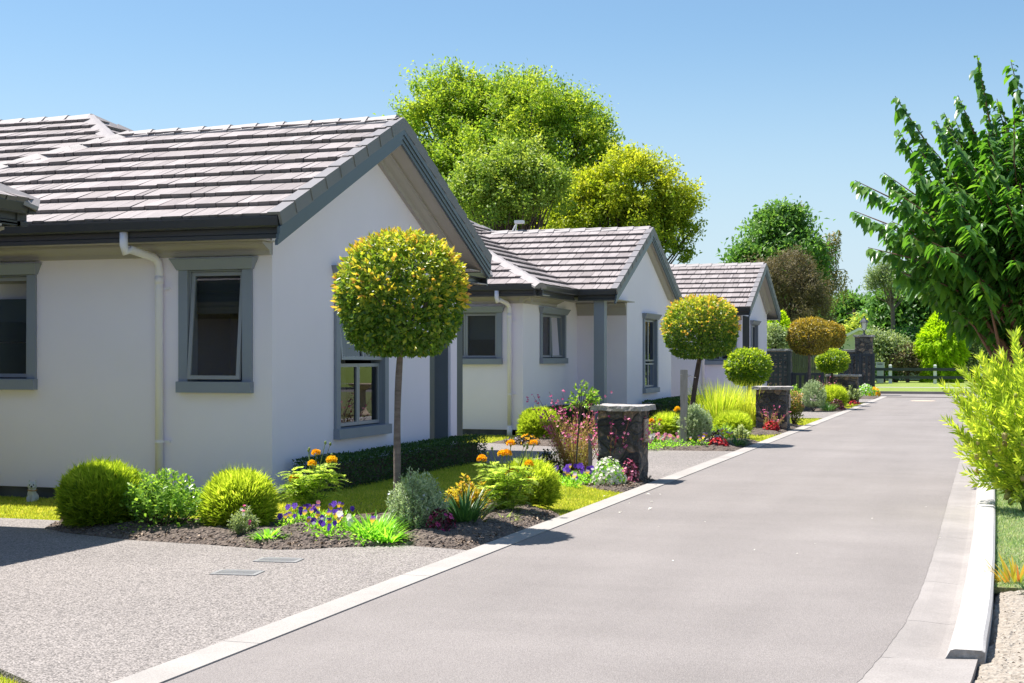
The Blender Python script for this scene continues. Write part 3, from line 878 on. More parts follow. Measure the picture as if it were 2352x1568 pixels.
        s.plin.obox(o, r, n, 0.03, L - 0.03, -0.25, -0.03, -0.08, z0 + 0.02)
        s.wall.obox(o, r, n, 0.0, L, -0.2, -0.001, z0 - 0.012, z0 - 0.001)
    def finish(s):
        R = s.root
        s.wall.build("wall", M_WALL, R)
        if s.plin.v: s.plin.build("plinth", M_PLINTH, R)
        rf = s.roof.build(R)
        for q in s.caps: q.build("ridge_cap", M_CAP, rf)
        for q in s.verges: q.build("verge_cap", M_VERGE, rf)
        for q in s.guts: q.build("gutter", M_GUT, R)
        for q in s.fass: q.build("fascia", M_GUT, R)
        for q in s.soffs: q.build("soffit", M_SOFF, R)
        for q in s.corns: q.build("cornice", M_CORN, R)
        for q in s.barges: q.build("barge_board", M_BARGE, R)
    def window(s, o, r, a0, a1, z0, z1, cells, tw=0.105, blind=None, curtain=False, hood=0.11, label=None, depth=1.3):
        """window in a wall: o/r wall origin and direction; opening a0..a1, z0..z1; cells = (fa0,fa1,fz0,fz1,open_deg)"""
        R = s.root; o = Vector(o); r = Vector(r); n = r.cross(Vector((0, 0, 1)))
        t = MB()
        t.obox(o, r, n, a0 - tw, a0 + 0.002, -0.02, 0.035, z0, z1 + 0.002)
        t.obox(o, r, n, a1 - 0.002, a1 + tw, -0.02, 0.035, z0, z1 + 0.002)
        # reveals
        t.obox(o, r, n, a0 - 0.03, a0 + 0.012, -0.15, -0.021, z0, z1); t.obox(o, r, n, a1 - 0.012, a1 + 0.03, -0.15, -0.021, z0, z1)
        t.obox(o, r, n, a0, a1, -0.15, 0.0, z1 - 0.012, z1 + 0.03)
        w = t.build("window", M_TRIM, R)
        if label: prop(w, label)
        h = MB()
        P = lambda a, b, z: tuple(o + r * a + n * b + Vector((0, 0, z)))
        ha0, ha1 = a0 - tw - 0.012, a1 + tw + 0.012
        e = 0.045
        h.hexa([P(ha0, -0.02, z1 + 0.004), P(ha1, -0.02, z1 + 0.004), P(ha1, 0.055, z1 + 0.004), P(ha0, 0.055, z1 + 0.004),
                P(ha0 - e, -0.02, z1 + hood), P(ha1 + e, -0.02, z1 + hood), P(ha1 + e, 0.115, z1 + hood), P(ha0 - e, 0.115, z1 + hood)])
        h.obox(o, r, n, ha0 - e - .004, ha1 + e + .004, -0.02, 0.12, z1 + hood + .001, z1 + hood + 0.014)
        h.build("lintel", M_TRIM, w)
        q = MB()
        q.obox(o, r, n, a0 - tw - .008, a1 + tw + .008, -0.02, 0.075, z0 - 0.115, z0 - 0.012)
        q.hexa([P(a0 - tw - .008, -0.15, z0 - .012), P(a1 + tw + .008, -0.15, z0 - .012), P(a1 + tw + .008, 0.075, z0 - .012), P(a0 - tw - .008, 0.075, z0 - .012),
                P(a0 - tw - .008, -0.15, z0 + .010), P(a1 + tw + .008, -0.15, z0 + .010), P(a1 + tw + .008, 0.075, z0 - .002), P(a0 - tw - .008, 0.075, z0 - .002)])
        q.build("sill", M_TRIM, w)
        # dark room behind
        b = MB()
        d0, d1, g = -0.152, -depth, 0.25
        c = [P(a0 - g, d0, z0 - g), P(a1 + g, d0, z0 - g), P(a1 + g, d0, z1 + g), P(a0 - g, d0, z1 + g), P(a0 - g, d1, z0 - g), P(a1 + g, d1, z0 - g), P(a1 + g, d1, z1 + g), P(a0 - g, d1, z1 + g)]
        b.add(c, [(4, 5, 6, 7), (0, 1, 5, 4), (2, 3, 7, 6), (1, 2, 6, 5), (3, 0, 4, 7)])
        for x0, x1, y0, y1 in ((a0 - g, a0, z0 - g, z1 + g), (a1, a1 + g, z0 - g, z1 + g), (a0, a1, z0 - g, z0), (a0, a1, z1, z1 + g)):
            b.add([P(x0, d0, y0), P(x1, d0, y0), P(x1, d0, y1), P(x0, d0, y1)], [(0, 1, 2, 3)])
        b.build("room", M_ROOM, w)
        fr = MB()
        W, H = a1 - a0, z1 - z0
        for (f0, f1, g0, g1, ang) in cells:
            x0, x1, y0, y1 = a0 + .014 + (W - .028) * f0, a0 + .014 + (W - .028) * f1, z0 + .014 + (H - .028) * g0, z0 + .014 + (H - .028) * g1
            ca, sa = math.cos(math.radians(ang)), math.sin(math.radians(ang))
            def Q(a, b_, z):
                zz = z - y1; bb = b_ + 0.03
                return P(a, -0.055 + bb * ca - zz * sa - 0.0, y1 + zz * ca + bb * sa)
            bw = 0.042
            m = MB()
            def qb(u0, u1, v0, v1, n0=-0.05, n1=-0.012):
                m.hexa([Q(u0, n0, v0), Q(u1, n0, v0), Q(u1, n1, v0), Q(u0, n1, v0), Q(u0, n0, v1), Q(u1, n0, v1), Q(u1, n1, v1), Q(u0, n1, v1)])
            qb(x0 + .003, x0 + bw, y0 + .003, y1 - .003); qb(x1 - bw, x1 - .003, y0 + .003, y1 - .003)
            qb(x0 + bw, x1 - bw, y0 + .003, y0 + bw); qb(x0 + bw, x1 - bw, y1 - bw, y1 - .003)
            sh = m.build("sash", M_SASH, w)
            m = MB()
            m.add([Q(x0 + bw - .004, -0.03, y0 + bw - .004), Q(x1 - bw + .004, -0.03, y0 + bw - .004), Q(x1 - bw + .004, -0.03, y1 - bw + .004), Q(x0 + bw - .004, -0.03, y1 - bw + .004)], [(0, 1, 2, 3)])
            m.build("pane", M_GLASS, w)
        if blind:
            m = MB()
            zb = z1 - H * blind
            m.obox(o, r, n, a0 + 0.015, a1 - 0.015, -0.145, -0.14, zb, z1 - 0.015)
            m.obox(o, r, n, a0 + 0.015, a1 - 0.015, -0.148, -0.132, zb - 0.03, zb - .001)
            m.build("blind", M_BLIND, w)
        if curtain:
            m = MB()
            for c0, c1 in ((a0 - .05, a0 + W * 0.62),):
                k = 60; vs = []
                for i in range(k + 1):
                    a = c0 + (c1 - c0) * i / k
                    b_ = -0.28 + 0.03 * math.sin(i * 0.95) + 0.012 * math.sin(i * 2.3)
                    for z in (z0 - 0.1, z0 + H * .3, z0 + H * .65, z1 + 0.1):
                        sw = 0.05 * math.sin(3 * (z - z0)) * (1 - i / k)
                        vs.append(P(a + sw, b_, z))
                m.add(vs, [(i * 4 + j, i * 4 + j + 1, i * 4 + 4 + j + 1, i * 4 + 4 + j) for i in range(k) for j in range(3)])
                m.build("curtain", M_CURT, w, smooth=True)
        return w
    def downpipe(s, x, y, n, ze, over, side, brackets=(0.6, 2.0), bot=-0.04, rise=0.0):
        """white downpipe: drops from the gutter, cranks back to the wall; n = outward, side = run-along shift"""
        n = Vector(n); r = Vector((-n.y, n.x, 0))
        m = MB()
        R = 0.043
        top = Vector((x, y, ze - 0.10)) + n * (over - 0.06)
        fx = r * side
        p = [top, top - Vector((0, 0, 0.13)), top - Vector((0, 0, 0.20)) - n * 0.015 + fx * 0.08]
        wall = Vector((x, y, 0)) + fx + n * 0.052
        p += [Vector((top.x, top.y, ze - 0.27)) - n * 0.07 + fx * 0.25]
        k = Vector((wall.x, wall.y, ze - 0.33)) + n * 0.07 - fx * 0.2
        p += [k, Vector((wall.x, wall.y, ze - 0.375)) + n * 0.015 - fx * .04, Vector((wall.x, wall.y, ze - 0.45)), Vector((wall.x, wall.y, bot))]
        m.tube(p, R, 12)
        for z in (ze - 0.06 - 0.30 + 0.0,):
            pass
        m.tube([Vector((wall.x, wall.y, ze - 0.60)), Vector((wall.x, wall.y, ze - 0.52))], R + 0.004, 12)
        m.tube([Vector((wall.x, wall.y, bot)), Vector((wall.x, wall.y, bot + 0.22))], R + 0.008, 12)
        d = m.build("downpipe", M_PIPE, s.root, smooth=True)
        for z in brackets:
            b = MB()
            b.tube([Vector((wall.x, wall.y, z - .012)), Vector((wall.x, wall.y, z + .012))], R + 0.005, 12)
            b.obox(wall, r, n, 0.0 if side > -9 else 0, 0.115, -0.03, -0.01, z - .011, z + .011)
            b.build("bracket", M_PIPE, d)

Z1 = 2.86
def holes_from(vals): return vals
M_POSTF = surf("post_slate", (0.15, 0.175, 0.20), 0.5, 0.05, 3)
# ---- house one
H1 = House((-8.0, 15.0, 0), "nearest pale grey house, its gable behind the largest round tree, awning window beside white downpipe", 11)
gx, wx = -6.45, -6.87
y0, y1 = 12.26, 18.40
ym = (y0 + y1) / 2; za = Z1 + PITCH * (y1 - y0) / 2
xr = -10.19; xh = xr - (y1 - y0) / 2
zt = Z1 - 0.012
H1.roof.face([(gx - .05, y0 + .03, zt), (xh, y0 + .03, zt), (xr, ym, za), (gx - .05, ym, za)])
H1.roof.face([(gx - .05, y1 - .03, zt), (xh, y1 - .03, zt), (xr, ym, za), (gx - .05, ym, za)])
H1.roof.face([(xh, y0 + .03, zt), (xh, y1 - .03, zt), (xr, ym, za)])
H1.ridge((gx - .10, ym, za), (xr, ym, za))
H1.ridge((xr, ym, za), (xh, y0, Z1))
# main hipped body behind
a0, a1, ex = 12.85, 21.75, -7.65
hs = (a1 - a0) / 2; zr = Z1 + PITCH * hs; yr = (a0 + a1) / 2
wxn = -19.0
H1.roof.face([(ex, a0, zt), (wxn, a0, zt), (wxn, yr, zr), (ex - hs, yr, zr)])
H1.roof.face([(ex, a1, zt), (wxn, a1, zt), (wxn, yr, zr), (ex - hs, yr, zr)])
H1.roof.face([(ex, a0, zt), (ex, a1, zt), (ex - hs, yr, zr)])
H1.ridge((ex - hs, yr, zr), (wxn, yr, zr))
H1.ridge((ex - hs, yr, zr), (ex, a0, Z1)); H1.ridge((ex - hs, yr, zr), (ex, a1, Z1))
H1.eave((gx - .03, y0), (-19, y0), (0, -1), Z1, 0.63, g0=0.0, c0=gx - wx - .03, sf0=gx - wx - .06)
H1.eave((gx - .1, y1), (ex - .0, y1), (0, 1), Z1, 0.55, wallcorn=False)
H1.eave((ex, y1 - .2), (ex, a1), (1, 0), Z1, 0.55)
H1.eave((ex, a1), (-19, a1), (0, 1), Z1, 0.55, wallcorn=False)
H1.gable(gx, y0, y1, Z1, 0.42, wx)
WY = 12.89
o1 = Vector((-16, WY, 0)); r1 = Vector((1, 0, 0))
def a_of(vx): return on_y(vx, 700, WY).x - o1.x
def z_of(vx, vy): return on_y(vx, vy, WY).z
hB = (a_of(434), a_of(560), z_of(500, 876), z_of(500, 620))
hA = (a_of(-60), a_of(66), z_of(40, 870), z_of(40, 632))
H1.wallrect(o1, r1, -6.87 + 16, 0.115, 2.70, [hA, hB])
H1.window(o1, r1, *hB, [(0, 1, 0, 1, 5.5)], blind=0.36)
H1.window(o1, r1, *hA, [(0, 1, 0, 1, 0.6)], blind=0.42)
# gable wall facing the lane
o2 = Vector((wx, WY, 0)); r2 = Vector((0, 1, 0))
def b_of(vx, X=wx): return on_x(vx, 700, X).y
def zx(vx, vy, X=wx): return on_x(vx, vy, X).z
ge = b_of(987) - WY
hC = (b_of(776) - WY, b_of(879) - WY, zx(800, 982), zx(775, 636))
H1.wallrect(o2, r2, ge, 0.115, 2.70, [hC])
zg = lambda y: Z1 - 0.10 + PITCH * (min(y - y0, y1 - y))
H1.wall.add([(wx, WY, 2.70), (wx, WY + ge, 2.70), (wx, y1 - .5, 2.70), (wx, y1 - .5, zg(y1 - .5)), (wx, ym, zg(ym)), (wx, WY, zg(WY))], [(0, 1, 2, 3, 4, 5)])
H1.window(o2, r2, *hC, [(0, 0.5, 0.0, 0.43, 0), (0.5, 1, 0.0, 0.43, 0), (0, 0.5, 0.45, 1, 5), (0.5, 1, 0.45, 1, 2.5)], curtain=True, depth=1.6)
# porch recess at the right of the gable wall
yj = WY + ge
H1.wall.box(wx - 0.9, wx - 0.001, yj - 0.16, yj, 0.03, 2.698)
po = MB(); py = on_x(1035, 900, wx).y
po.box(wx - 0.22, wx, py, py + 0.24, 0.0, 2.62)
pp_ = po.build("porch_post", M_WALL, H1.root)
po = MB(); po.box(wx - 0.225, wx - 0.035, py - 0.02, py - 0.001, 0.0, 2.62)
po.build("post_facing", M_POSTF, pp_)
dr = MB(); dr.box(wx - 1.0, wx - 0.95, yj + .01, a1 - .8, 0.0, 2.2)
dd = dr.build("door", M_DOOR, H1.root)
dp = MB()
for i in range(3): dp.box(wx - 0.948, wx - 0.93, yj + .15 + i * .32, yj + .38 + i * .32, 0.25, 1.95)
dp.build("door_panel", M_DOOR, dd)
H1.wall.box(-18, -8.22, 18.2, 21.2, 0.1, 2.7)
H1.wall.box(-8.20, wx - 1.05, 18.1, 18.9, 0.05, 2.69)
pz = on_y(372, 800, WY)
H1.downpipe(on_y(330, 800, WY).x + 0.12, WY, (0, -1, 0), Z1, 0.60, pz.x - on_y(330, 800, WY).x - .12, brackets=(z_of(372, 663), z_of(372, 1013)))
H1.finish()

# ---- house two
H2 = House((-9.0, 30.0, 0), "second pale grey house, with corner porch post, behind the pillar with pink wildflowers", 22)
gx, wx2 = -7.12, -7.40
y0, y1 = 28.0, 34.70
ym = (y0 + y1) / 2; za = Z1 + PITCH * (y1 - y0) / 2
xb = -12.5
H2.roof.face([(gx - .05, y0 + .03, zt), (xb, y0 + .03, zt), (xb, ym, za), (gx - .05, ym, za)])
H2.roof.face([(gx - .05, y1 - .03, zt), (xb, y1 - .03, zt), (xb, ym, za), (gx - .05, ym, za)])
H2.ridge((gx - .10, ym, za), (-10.95, ym, za))
a0, a1, ex = 25.40, 37.8, -7.92
hs = (a1 - a0) / 2; zr = Z1 + PITCH * hs; yr = (a0 + a1) / 2
wxn = -22.0
H2.roof.face([(ex - .03, a0 + .03, zt), (wxn, a0 + .03, zt), (wxn, yr, zr), (ex - hs, yr, zr)])
H2.roof.face([(ex - .03, a1, zt), (wxn, a1, zt), (wxn, yr, zr), (ex - hs, yr, zr)])
H2.roof.face([(ex - .03, a0 + .03, zt), (ex - .03, a1, zt), (ex - hs, yr, zr)])
H2.ridge((ex - hs, yr, zr), (ex, a0, Z1)); H2.ridge((ex - hs, yr, zr), (ex, a1, Z1)); H2.ridge((ex - hs, yr, zr), (wxn, yr, zr))
H2.eave((ex, a0), (-22, a0), (0, -1), Z1, 0.55, c0=.345)
H2.eave((ex, a0), (ex, y0 + .05), (1, 0), Z1, 0.53, c0=.345, sf0=.575)
H2.eave((gx - .03, y0), (ex - .05, y0), (0, -1), Z1, 0.4, wallcorn=False, sf0=.25)
H2.gable(gx, y0, y1, Z1, 0.42, wx2)
WY2, WX2 = 25.95, -8.45
o3 = Vector((-18, WY2, 0))
q = lambda vx, vy=750: on_y(vx, vy, WY2)
hD = (q(995).x + 18, q(1142).x + 18, q(1100, 823).z, q(1100, 718).z)
H2.wallrect(o3, r1, WX2 + 18, 0.115, 2.70, [hD])
H2.window(o3, r1, *hD, [(0, .5, 0, 1, 0), (.5, 1, 0, 1, 0)], blind=0.55)
yb = on_x(1326, 800, WX2).y
o4 = Vector((WX2, WY2, 0)); q4 = lambda vx, vy=750: on_x(vx, vy, WX2)
hE = (q4(1243).y - WY2, q4(1294).y - WY2, q4(1270, 822).z, q4(1270, 722).z)
H2.wallrect(o4, r2, yb - WY2, 0.115, 2.70, [hE])
H2.window(o4, r2, *hE, [(0, .5, 0, 1, 0), (.5, 1, 0, 1, 2.0)], curtain=True)
o5 = Vector((WX2, yb, 0)); xg = on_y(1440, 800, yb).x
wx2 = xg
H2.wallrect(o5, r1, xg - WX2, 0.05, 2.70)
cq = MB(); H2.corns.append(cq); cq.extr((WX2 + .01, yb, 2.66), (xg - .01, yb, 2.66), (0, -1, 0), (0, 0, 1), [(-.01, 0), (0.14, 0), (0.14, -.02), (0.06, -.09), (0.03, -.26), (-.01, -.26)])
o6 = Vector((xg, yb, 0)); yg2 = 34.25
q6 = lambda vx, vy=750: on_x(vx, vy, xg)
hF = (q6(1479).y - yb, q6(1506).y - yb, q6(1492, 890).z, q6(1492, 733).z)
H2.wallrect(o6, r2, yg2 - yb, 0.115, 2.70, [hF])
H2.window(o6, r2, *hF, [(0, .5, 0.0, 0.36, 0), (.5, 1, 0, 0.36, 0), (0, .5, 0.38, 1, 0), (.5, 1, 0.38, 1, 0)], tw=0.12, curtain=False)
zg = lambda y: Z1 - 0.10 + PITCH * (min(y - y0, y1 - y))
H2.wall.add([(xg, yb, 2.70), (xg, yg2, 2.70), (xg, yg2, zg(yg2)), (xg, ym, zg(ym)), (xg, yb, zg(yb))], [(0, 1, 2, 3, 4)])
H2.wall.add([(xg, y0 + .55, 2.70), (xg, yb, 2.70), (xg, yb, zg(yb)), (xg, y0 + .55, zg(y0 + .55))], [(0, 1, 2, 3)])
H2.wall.box(-15, xg - 0.3, 34.2, 34.25, 0.1, 2.7)
po = MB(); pc = on_x(1379, 800, -7.55)
po.box(-7.66, -7.44, pc.y - .11, pc.y + .11, 0.0, 2.66)
po.build("porch_post", M_TRIM, H2.root)
sf = MB(); sf.box(-8.40, gx - .05, y0 + .16, yb - .001, 2.672, 2.69); H2.soffs.append(sf)
px = q(1170).x
H2.downpipe(q(1160).x, WY2, (0, -1, 0), Z1, 0.55, px - q(1160).x + .02, brackets=(q(1170, 737).z, q(1170, 905).z))
an = MB()
ap = on_y(1176, 535, 33.5)
H2.finish()

# ---- house three
H3 = House((-7.5, 42, 0), "third and farthest pale grey house of the row, gable above the tall lime ornamental grass", 33)
gx = -6.16; y0, y1 = 39.04, 45.05
ym = (y0 + y1) / 2; za = Z1 + PITCH * (y1 - y0) / 2
xb = -17.0
H3.roof.face([(gx - .05, y0 + .03, zt), (xb, y0 + .03, zt), (xb, ym, za), (gx - .05, ym, za)])
H3.roof.face([(gx - .05, y1 - .03, zt), (xb, y1 - .03, zt), (xb, ym, za), (gx - .05, ym, za)])
H3.ridge((gx - .10, ym, za), (xb, ym, za))
H3.eave((gx - .03, y0), (xb, y0), (0, -1), Z1, 0.6, c0=.30, sf0=.28)
H3.eave((gx - .03, y1), (xb, y1), (0, 1), Z1, 0.6, wallcorn=False)
wx3 = -6.50; WY3 = 39.65
H3.gable(gx, y0, y1, Z1, 0.42, wx3)
o7 = Vector((-16, WY3, 0)); q7 = lambda vx, vy=800: on_y(vx, vy, WY3)
hG = (q7(1626).x + 16, q7(1684).x + 16, q7(1650, 828).z, q7(1650, 745).z)
H3.wallrect(o7, r1, wx3 + 16, 0.115, 2.70, [hG])
H3.window(o7, r1, *hG, [(0, .5, 0, 1, 0), (.5, 1, 0, 1, 0)])
o8 = Vector((wx3, WY3, 0)); q8 = lambda vx, vy=800: on_x(vx, vy, wx3)
hH = (q8(1725).y - WY3, q8(1738).y - WY3, q8(1731, 880).z, q8(1731, 746).z)
H3.wallrect(o8, r2, 44.45 - WY3, 0.115, 2.70, [hH])
H3.window(o8, r2, *hH, [(0, .5, 0, .36, 0), (.5, 1, 0, .36, 0), (0, .5, .38, 1, 0), (.5, 1, .38, 1, 0)])
zg = lambda y: Z1 - 0.10 + PITCH * (min(y - y0, y1 - y))
H3.wall.add([(wx3, WY3, 2.70), (wx3, 44.45, 2.70), (wx3, 44.45, zg(44.45)), (wx3, ym, zg(ym)), (wx3, WY3, zg(WY3))], [(0, 1, 2, 3, 4)])
H3.wall.box(-16, wx3 - .01, 44.4, 44.45, 0.1, 2.7)
H3.downpipe(q7(1607).x, WY3, (0, -1, 0), Z1, 0.6, 0.12)
H3.finish()

# ---- house at the left edge: only an eave corner shows
H0 = House((-12, 6, 0), "house at left edge, only its dark gutter corner and roof sliver showing", 44)
ex, ey = -7.97, 10.6
wx0, sy = -18.0, 1.2
hs = (ey - sy) / 2; yr = (ey + sy) / 2; zr = Z1 + PITCH * hs
H0.roof.face([(ex, ey, zt), (wx0, ey, zt), (wx0, yr, zr), (ex - hs, yr, zr)])
H0.roof.face([(ex, sy, zt), (wx0, sy, zt), (wx0, yr, zr), (ex - hs, yr, zr)])
H0.roof.face([(ex, sy, zt), (ex, ey, zt), (ex - hs, yr, zr)])
H0.ridge((ex - hs, yr, zr), (ex, ey, Z1)); H0.ridge((ex - hs, yr, zr), (ex, sy, Z1)); H0.ridge((ex - hs, yr, zr), (wx0, yr, zr))
H0.eave((ex, sy), (ex, ey), (1, 0), Z1, 0.55); H0.eave((ex, ey), (wx0, ey), (0, 1), Z1, 0.55, g0=.1)
H0.wallrect((ex - .55, sy + .55, 0), (0, 1, 0), ey - sy - 1.1, 0.115, 2.7)
H0.wallrect((ex - .55, ey - .55, 0), (-1, 0, 0), 9.0, 0.115, 2.7)
upan = MB()  # unseen dark panel, added so the left window mirrors less bright wall
for i in range(4): upan.box(-15.2, -10.4, ey - .55, ey - .52, .02 + i * .58, .59 + i * .58)
upan.build("unseen_dark_panel", M_DOOR, H0.root)
H0.finish()
# ------------------------------------------------------------------ foliage helpers
def R(seed): return np.random.default_rng(seed)
def unit(a):
    return a / np.maximum(1e-9, np.linalg.norm(a, axis=-1, keepdims=True))
def rdir(rng, n):
    return unit(rng.normal(size=(n, 3)))
def leaves(P, D, Nn, L, W, tint, fold=0.25, seg=1, droop=0.0):
    """arrays -> (verts, faces as flat list of (start,count), loops, face tint)"""
    n = len(P)
    L = np.broadcast_to(np.asarray(L, float), (n,))[:, None]; W = np.broadcast_to(np.asarray(W, float), (n,))[:, None]
    D = unit(D); S = unit(np.cross(D, Nn)); U = np.cross(S, D)
    if seg == 1:
        V = np.stack([P, P + D * L * .45 + S * W * .5 + U * W * fold, P + D * L - U * (L * droop), P + D * L * .45 - S * W * .5 + U * W * fold], 1)
        F = np.array([[0, 1, 2], [0, 2, 3]])
        k = 4
        idx = (np.arange(n)[:, None, None] * k + F[None]).reshape(-1)
        cnt = np.full(n * 2, 3); t = np.repeat(tint, 2)
    else:
        def at(f): return P + D * L * f - np.array([0, 0, 1.0]) * (L * droop * f * f)
        c1, c2, tip = at(.35), at(.72), at(1.0)
        V = np.stack([P, c1 + S * W * .5 + U * W * fold, c1, c1 - S * W * .5 + U * W * fold, c2 + S * W * .36 + U * W * fold * .7, c2, c2 - S * W * .36 + U * W * fold * .7, tip], 1)
        k = 8
        tri = [[0, 1, 2], [0, 2, 3], [1, 4, 5], [1, 5, 2], [2, 5, 6], [2, 6, 3], [4, 7, 5], [5, 7, 6]]
        F = np.array(tri)
        idx = (np.arange(n)[:, None, None] * k + F[None]).reshape(-1)
        cnt = np.full(n * 8, 3); t = np.repeat(tint, 8)
    return [V.reshape(-1, 3), idx, cnt, t]
def blades(P, D, L, W, tint, segs=4, bend=0.5, rng=None, bdir=None):
    """strap leaves that arch over: P base, D start direction, bend = how far they fall"""
    n = len(P); L = np.broadcast_to(np.asarray(L, float), (n,)); W = np.broadcast_to(np.asarray(W, float), (n,))
    D = unit(D)
    hz = D.copy(); hz[:, 2] = 0
    hz = unit(hz + 1e-6) if bdir is None else bdir
    S = unit(np.cross(D, np.array([0, 0, 1.0])) + 1e-6)
    b = np.broadcast_to(np.asarray(bend, float), (n,))
    cur = P.copy(); d = D.copy(); rows = []
    for i in range(segs + 1):
        f = i / segs
        w = W * (1 - f) ** 0.6 * (0.55 + 0.45 * min(1, f * 4 + .3)) if i < segs else W * 0.04
        rows.append(cur + S * (w * .5)[:, None]); rows.append(cur - S * (w * .5)[:, None])
        cur = cur + d * (L / segs)[:, None]
        d = unit(d + (hz * 0.35 - np.array([0, 0, 1.0]) * 0.5) * (b * (0.4 + f * 1.4))[:, None] / segs * 2)
    V = np.stack(rows, 1); k = 2 * (segs + 1)
    F = []
    for i in range(segs):
        F += [[2 * i, 2 * i + 1, 2 * i + 3], [2 * i, 2 * i + 3, 2 * i + 2]]
    F = np.array(F)
    idx = (np.arange(n)[:, None, None] * k + F[None]).reshape(-1)
    return [V.reshape(-1, 3), idx, np.full(n * len(F), 3), np.repeat(tint, len(F))]
def merge(*ls):
    V = []; I = []; C = []; T = []; o = 0
    for v, i, c, t in ls:
        V.append(v); I.append(i + o); C.append(c); T.append(t); o += len(v)
    return [np.concatenate(V), np.concatenate(I), np.concatenate(C), np.concatenate(T)]
def leafmesh(name, data, mat):
    V, I, C, T = data
    me = bpy.data.meshes.new(name)
    me.vertices.add(len(V)); me.vertices.foreach_set("co", V.astype(np.float32).ravel())
    me.loops.add(len(I)); me.loops.foreach_set("vertex_index", I.astype(np.int32))
    me.polygons.add(len(C)); st = np.concatenate([[0], np.cumsum(C)[:-1]])
    me.polygons.foreach_set("loop_start", st.astype(np.int32))
    a = me.attributes.new("tint", 'FLOAT', 'FACE'); a.data.foreach_set("value", np.clip(T, 0, 1).astype(np.float32))
    me.materials.append(mat)
    me.update(calc_edges=True)
    return me
def leafobj(name, data, mat, parent):
    return link(name, leafmesh(name, data, mat), None, parent)
def part(name, mb, mat, parent, smooth=False):
    return mb.build(name, mat, parent, smooth, world=False)
def copy_thing(src, loc, rz, sc, label, group=None):
    c = src.copy(); COL.objects.link(c)
    c.location = loc; c.rotation_euler = (0, 0, rz)
    c.scale = sc if isinstance(sc, tuple) else (sc, sc, sc)
    c["label"] = label
    if group: c["group"] = group
    for ch in list(src.children):
        d = ch.copy(); COL.objects.link(d); d.parent = c
        for g in list(ch.children):
            e = g.copy(); COL.objects.link(e); e.parent = d
    return c

# leaf materials
LM = {}
LM['topi'] = leafmat("topiary_leaf", [(0.035, 0.08, 0.012), (0.09, 0.145, 0.018), (0.20, 0.225, 0.025), (0.33, 0.28, 0.035), (0.36, 0.17, 0.05)], 0.42, 0.35, 0.5, gain=2.00)
LM['gold'] = leafmat("golden_topiary_leaf", [(0.085, 0.085, 0.015), (0.18, 0.145, 0.025), (0.27, 0.205, 0.035), (0.34, 0.24, 0.05)], 0.4, 0.35, 0.5, (1.3, 1.2, 0.6), gain=1.90)
LM['lime'] = leafmat("lime_topiary_leaf", [(0.055, 0.115, 0.012), (0.17, 0.23, 0.018), (0.35, 0.36, 0.035)], 0.5, 0.35, 0.5, gain=1.95)
LM['coni'] = leafmat("conifer_sprig", [(0.045, 0.085, 0.012), (0.125, 0.18, 0.014), (0.25, 0.305, 0.03), (0.38, 0.40, 0.07)], 0.55, 0.6, 0.2, gain=1.85)
LM['shrub'] = leafmat("shrub_leaf", [(0.045, 0.105, 0.02), (0.11, 0.19, 0.03), (0.22, 0.28, 0.05)], 0.45, 0.3, 0.5, gain=2.10)
LM['marig'] = leafmat("marigold_leaf", [(0.085, 0.15, 0.03), (0.18, 0.235, 0.05), (0.30, 0.335, 0.10)], 0.52, 0.4, 0.4, gain=2.30)
LM['orange'] = leafmat("orange_petal", [(0.90, 0.44, 0.01), (0.94, 0.56, 0.03), (0.95, 0.66, 0.07)], 0.42, 0.6, 0.2, (1.1, 1.0, 0.5))
LM['yellow'] = leafmat("yellow_petal", [(0.92, 0.58, 0.02), (0.95, 0.70, 0.05)], 0.42, 0.6, 0.2, (1.1, 1.0, 0.5))
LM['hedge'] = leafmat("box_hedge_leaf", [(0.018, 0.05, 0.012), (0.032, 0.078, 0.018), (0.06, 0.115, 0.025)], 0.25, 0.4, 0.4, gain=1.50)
LM['strap'] = leafmat("strap_leaf", [(0.025, 0.075, 0.025), (0.05, 0.115, 0.03), (0.075, 0.15, 0.04)], 0.35, 0.35, 0.4, gain=1.60)
LM['clump'] = leafmat("bright_clump_leaf", [(0.07, 0.19, 0.02), (0.14, 0.29, 0.03), (0.25, 0.38, 0.06)], 0.5, 0.35, 0.4, gain=2.10)
LM['rose'] = leafmat("grey_green_needle", [(0.085, 0.115, 0.06), (0.155, 0.195, 0.11), (0.30, 0.34, 0.22)], 0.28, 0.5, 0.4, (1.2, 1.3, 0.8), gain=2.00)
LM['rosew'] = leafmat("pale_flower", [(0.62, 0.64, 0.74), (0.78, 0.79, 0.84)], 0.3, 0.6, 0.2, (1, 1, 1))
LM['mag'] = leafmat("magenta_petal", [(0.50, 0.02, 0.14), (0.66, 0.06, 0.26), (0.75, 0.18, 0.40)], 0.3, 0.5, 0.3, (1.2, 0.9, 1.0))
LM['pink'] = leafmat("pink_petal", [(0.70, 0.12, 0.26), (0.82, 0.26, 0.42), (0.88, 0.45, 0.58)], 0.3, 0.5, 0.3, (1.1, 0.9, 1.0))
LM['red'] = leafmat("red_petal", [(0.42, 0.006, 0.010), (0.62, 0.02, 0.03), (0.72, 0.08, 0.08)], 0.3, 0.5, 0.3, (1.1, 0.8, 0.8))
LM['white'] = leafmat("white_petal", [(0.70, 0.68, 0.58), (0.82, 0.80, 0.74)], 0.3, 0.6, 0.2, (1, 1, 1))
LM['purple'] = leafmat("purple_petal", [(0.045, 0.01, 0.20), (0.10, 0.03, 0.36), (0.18, 0.08, 0.46)], 0.25, 0.6, 0.2, (1.1, 0.9, 1.1))
LM['lilac'] = leafmat("lilac_petal", [(0.5, 0.42, 0.68), (0.7, 0.64, 0.8)], 0.3, 0.6, 0.2, (1, 1, 1))
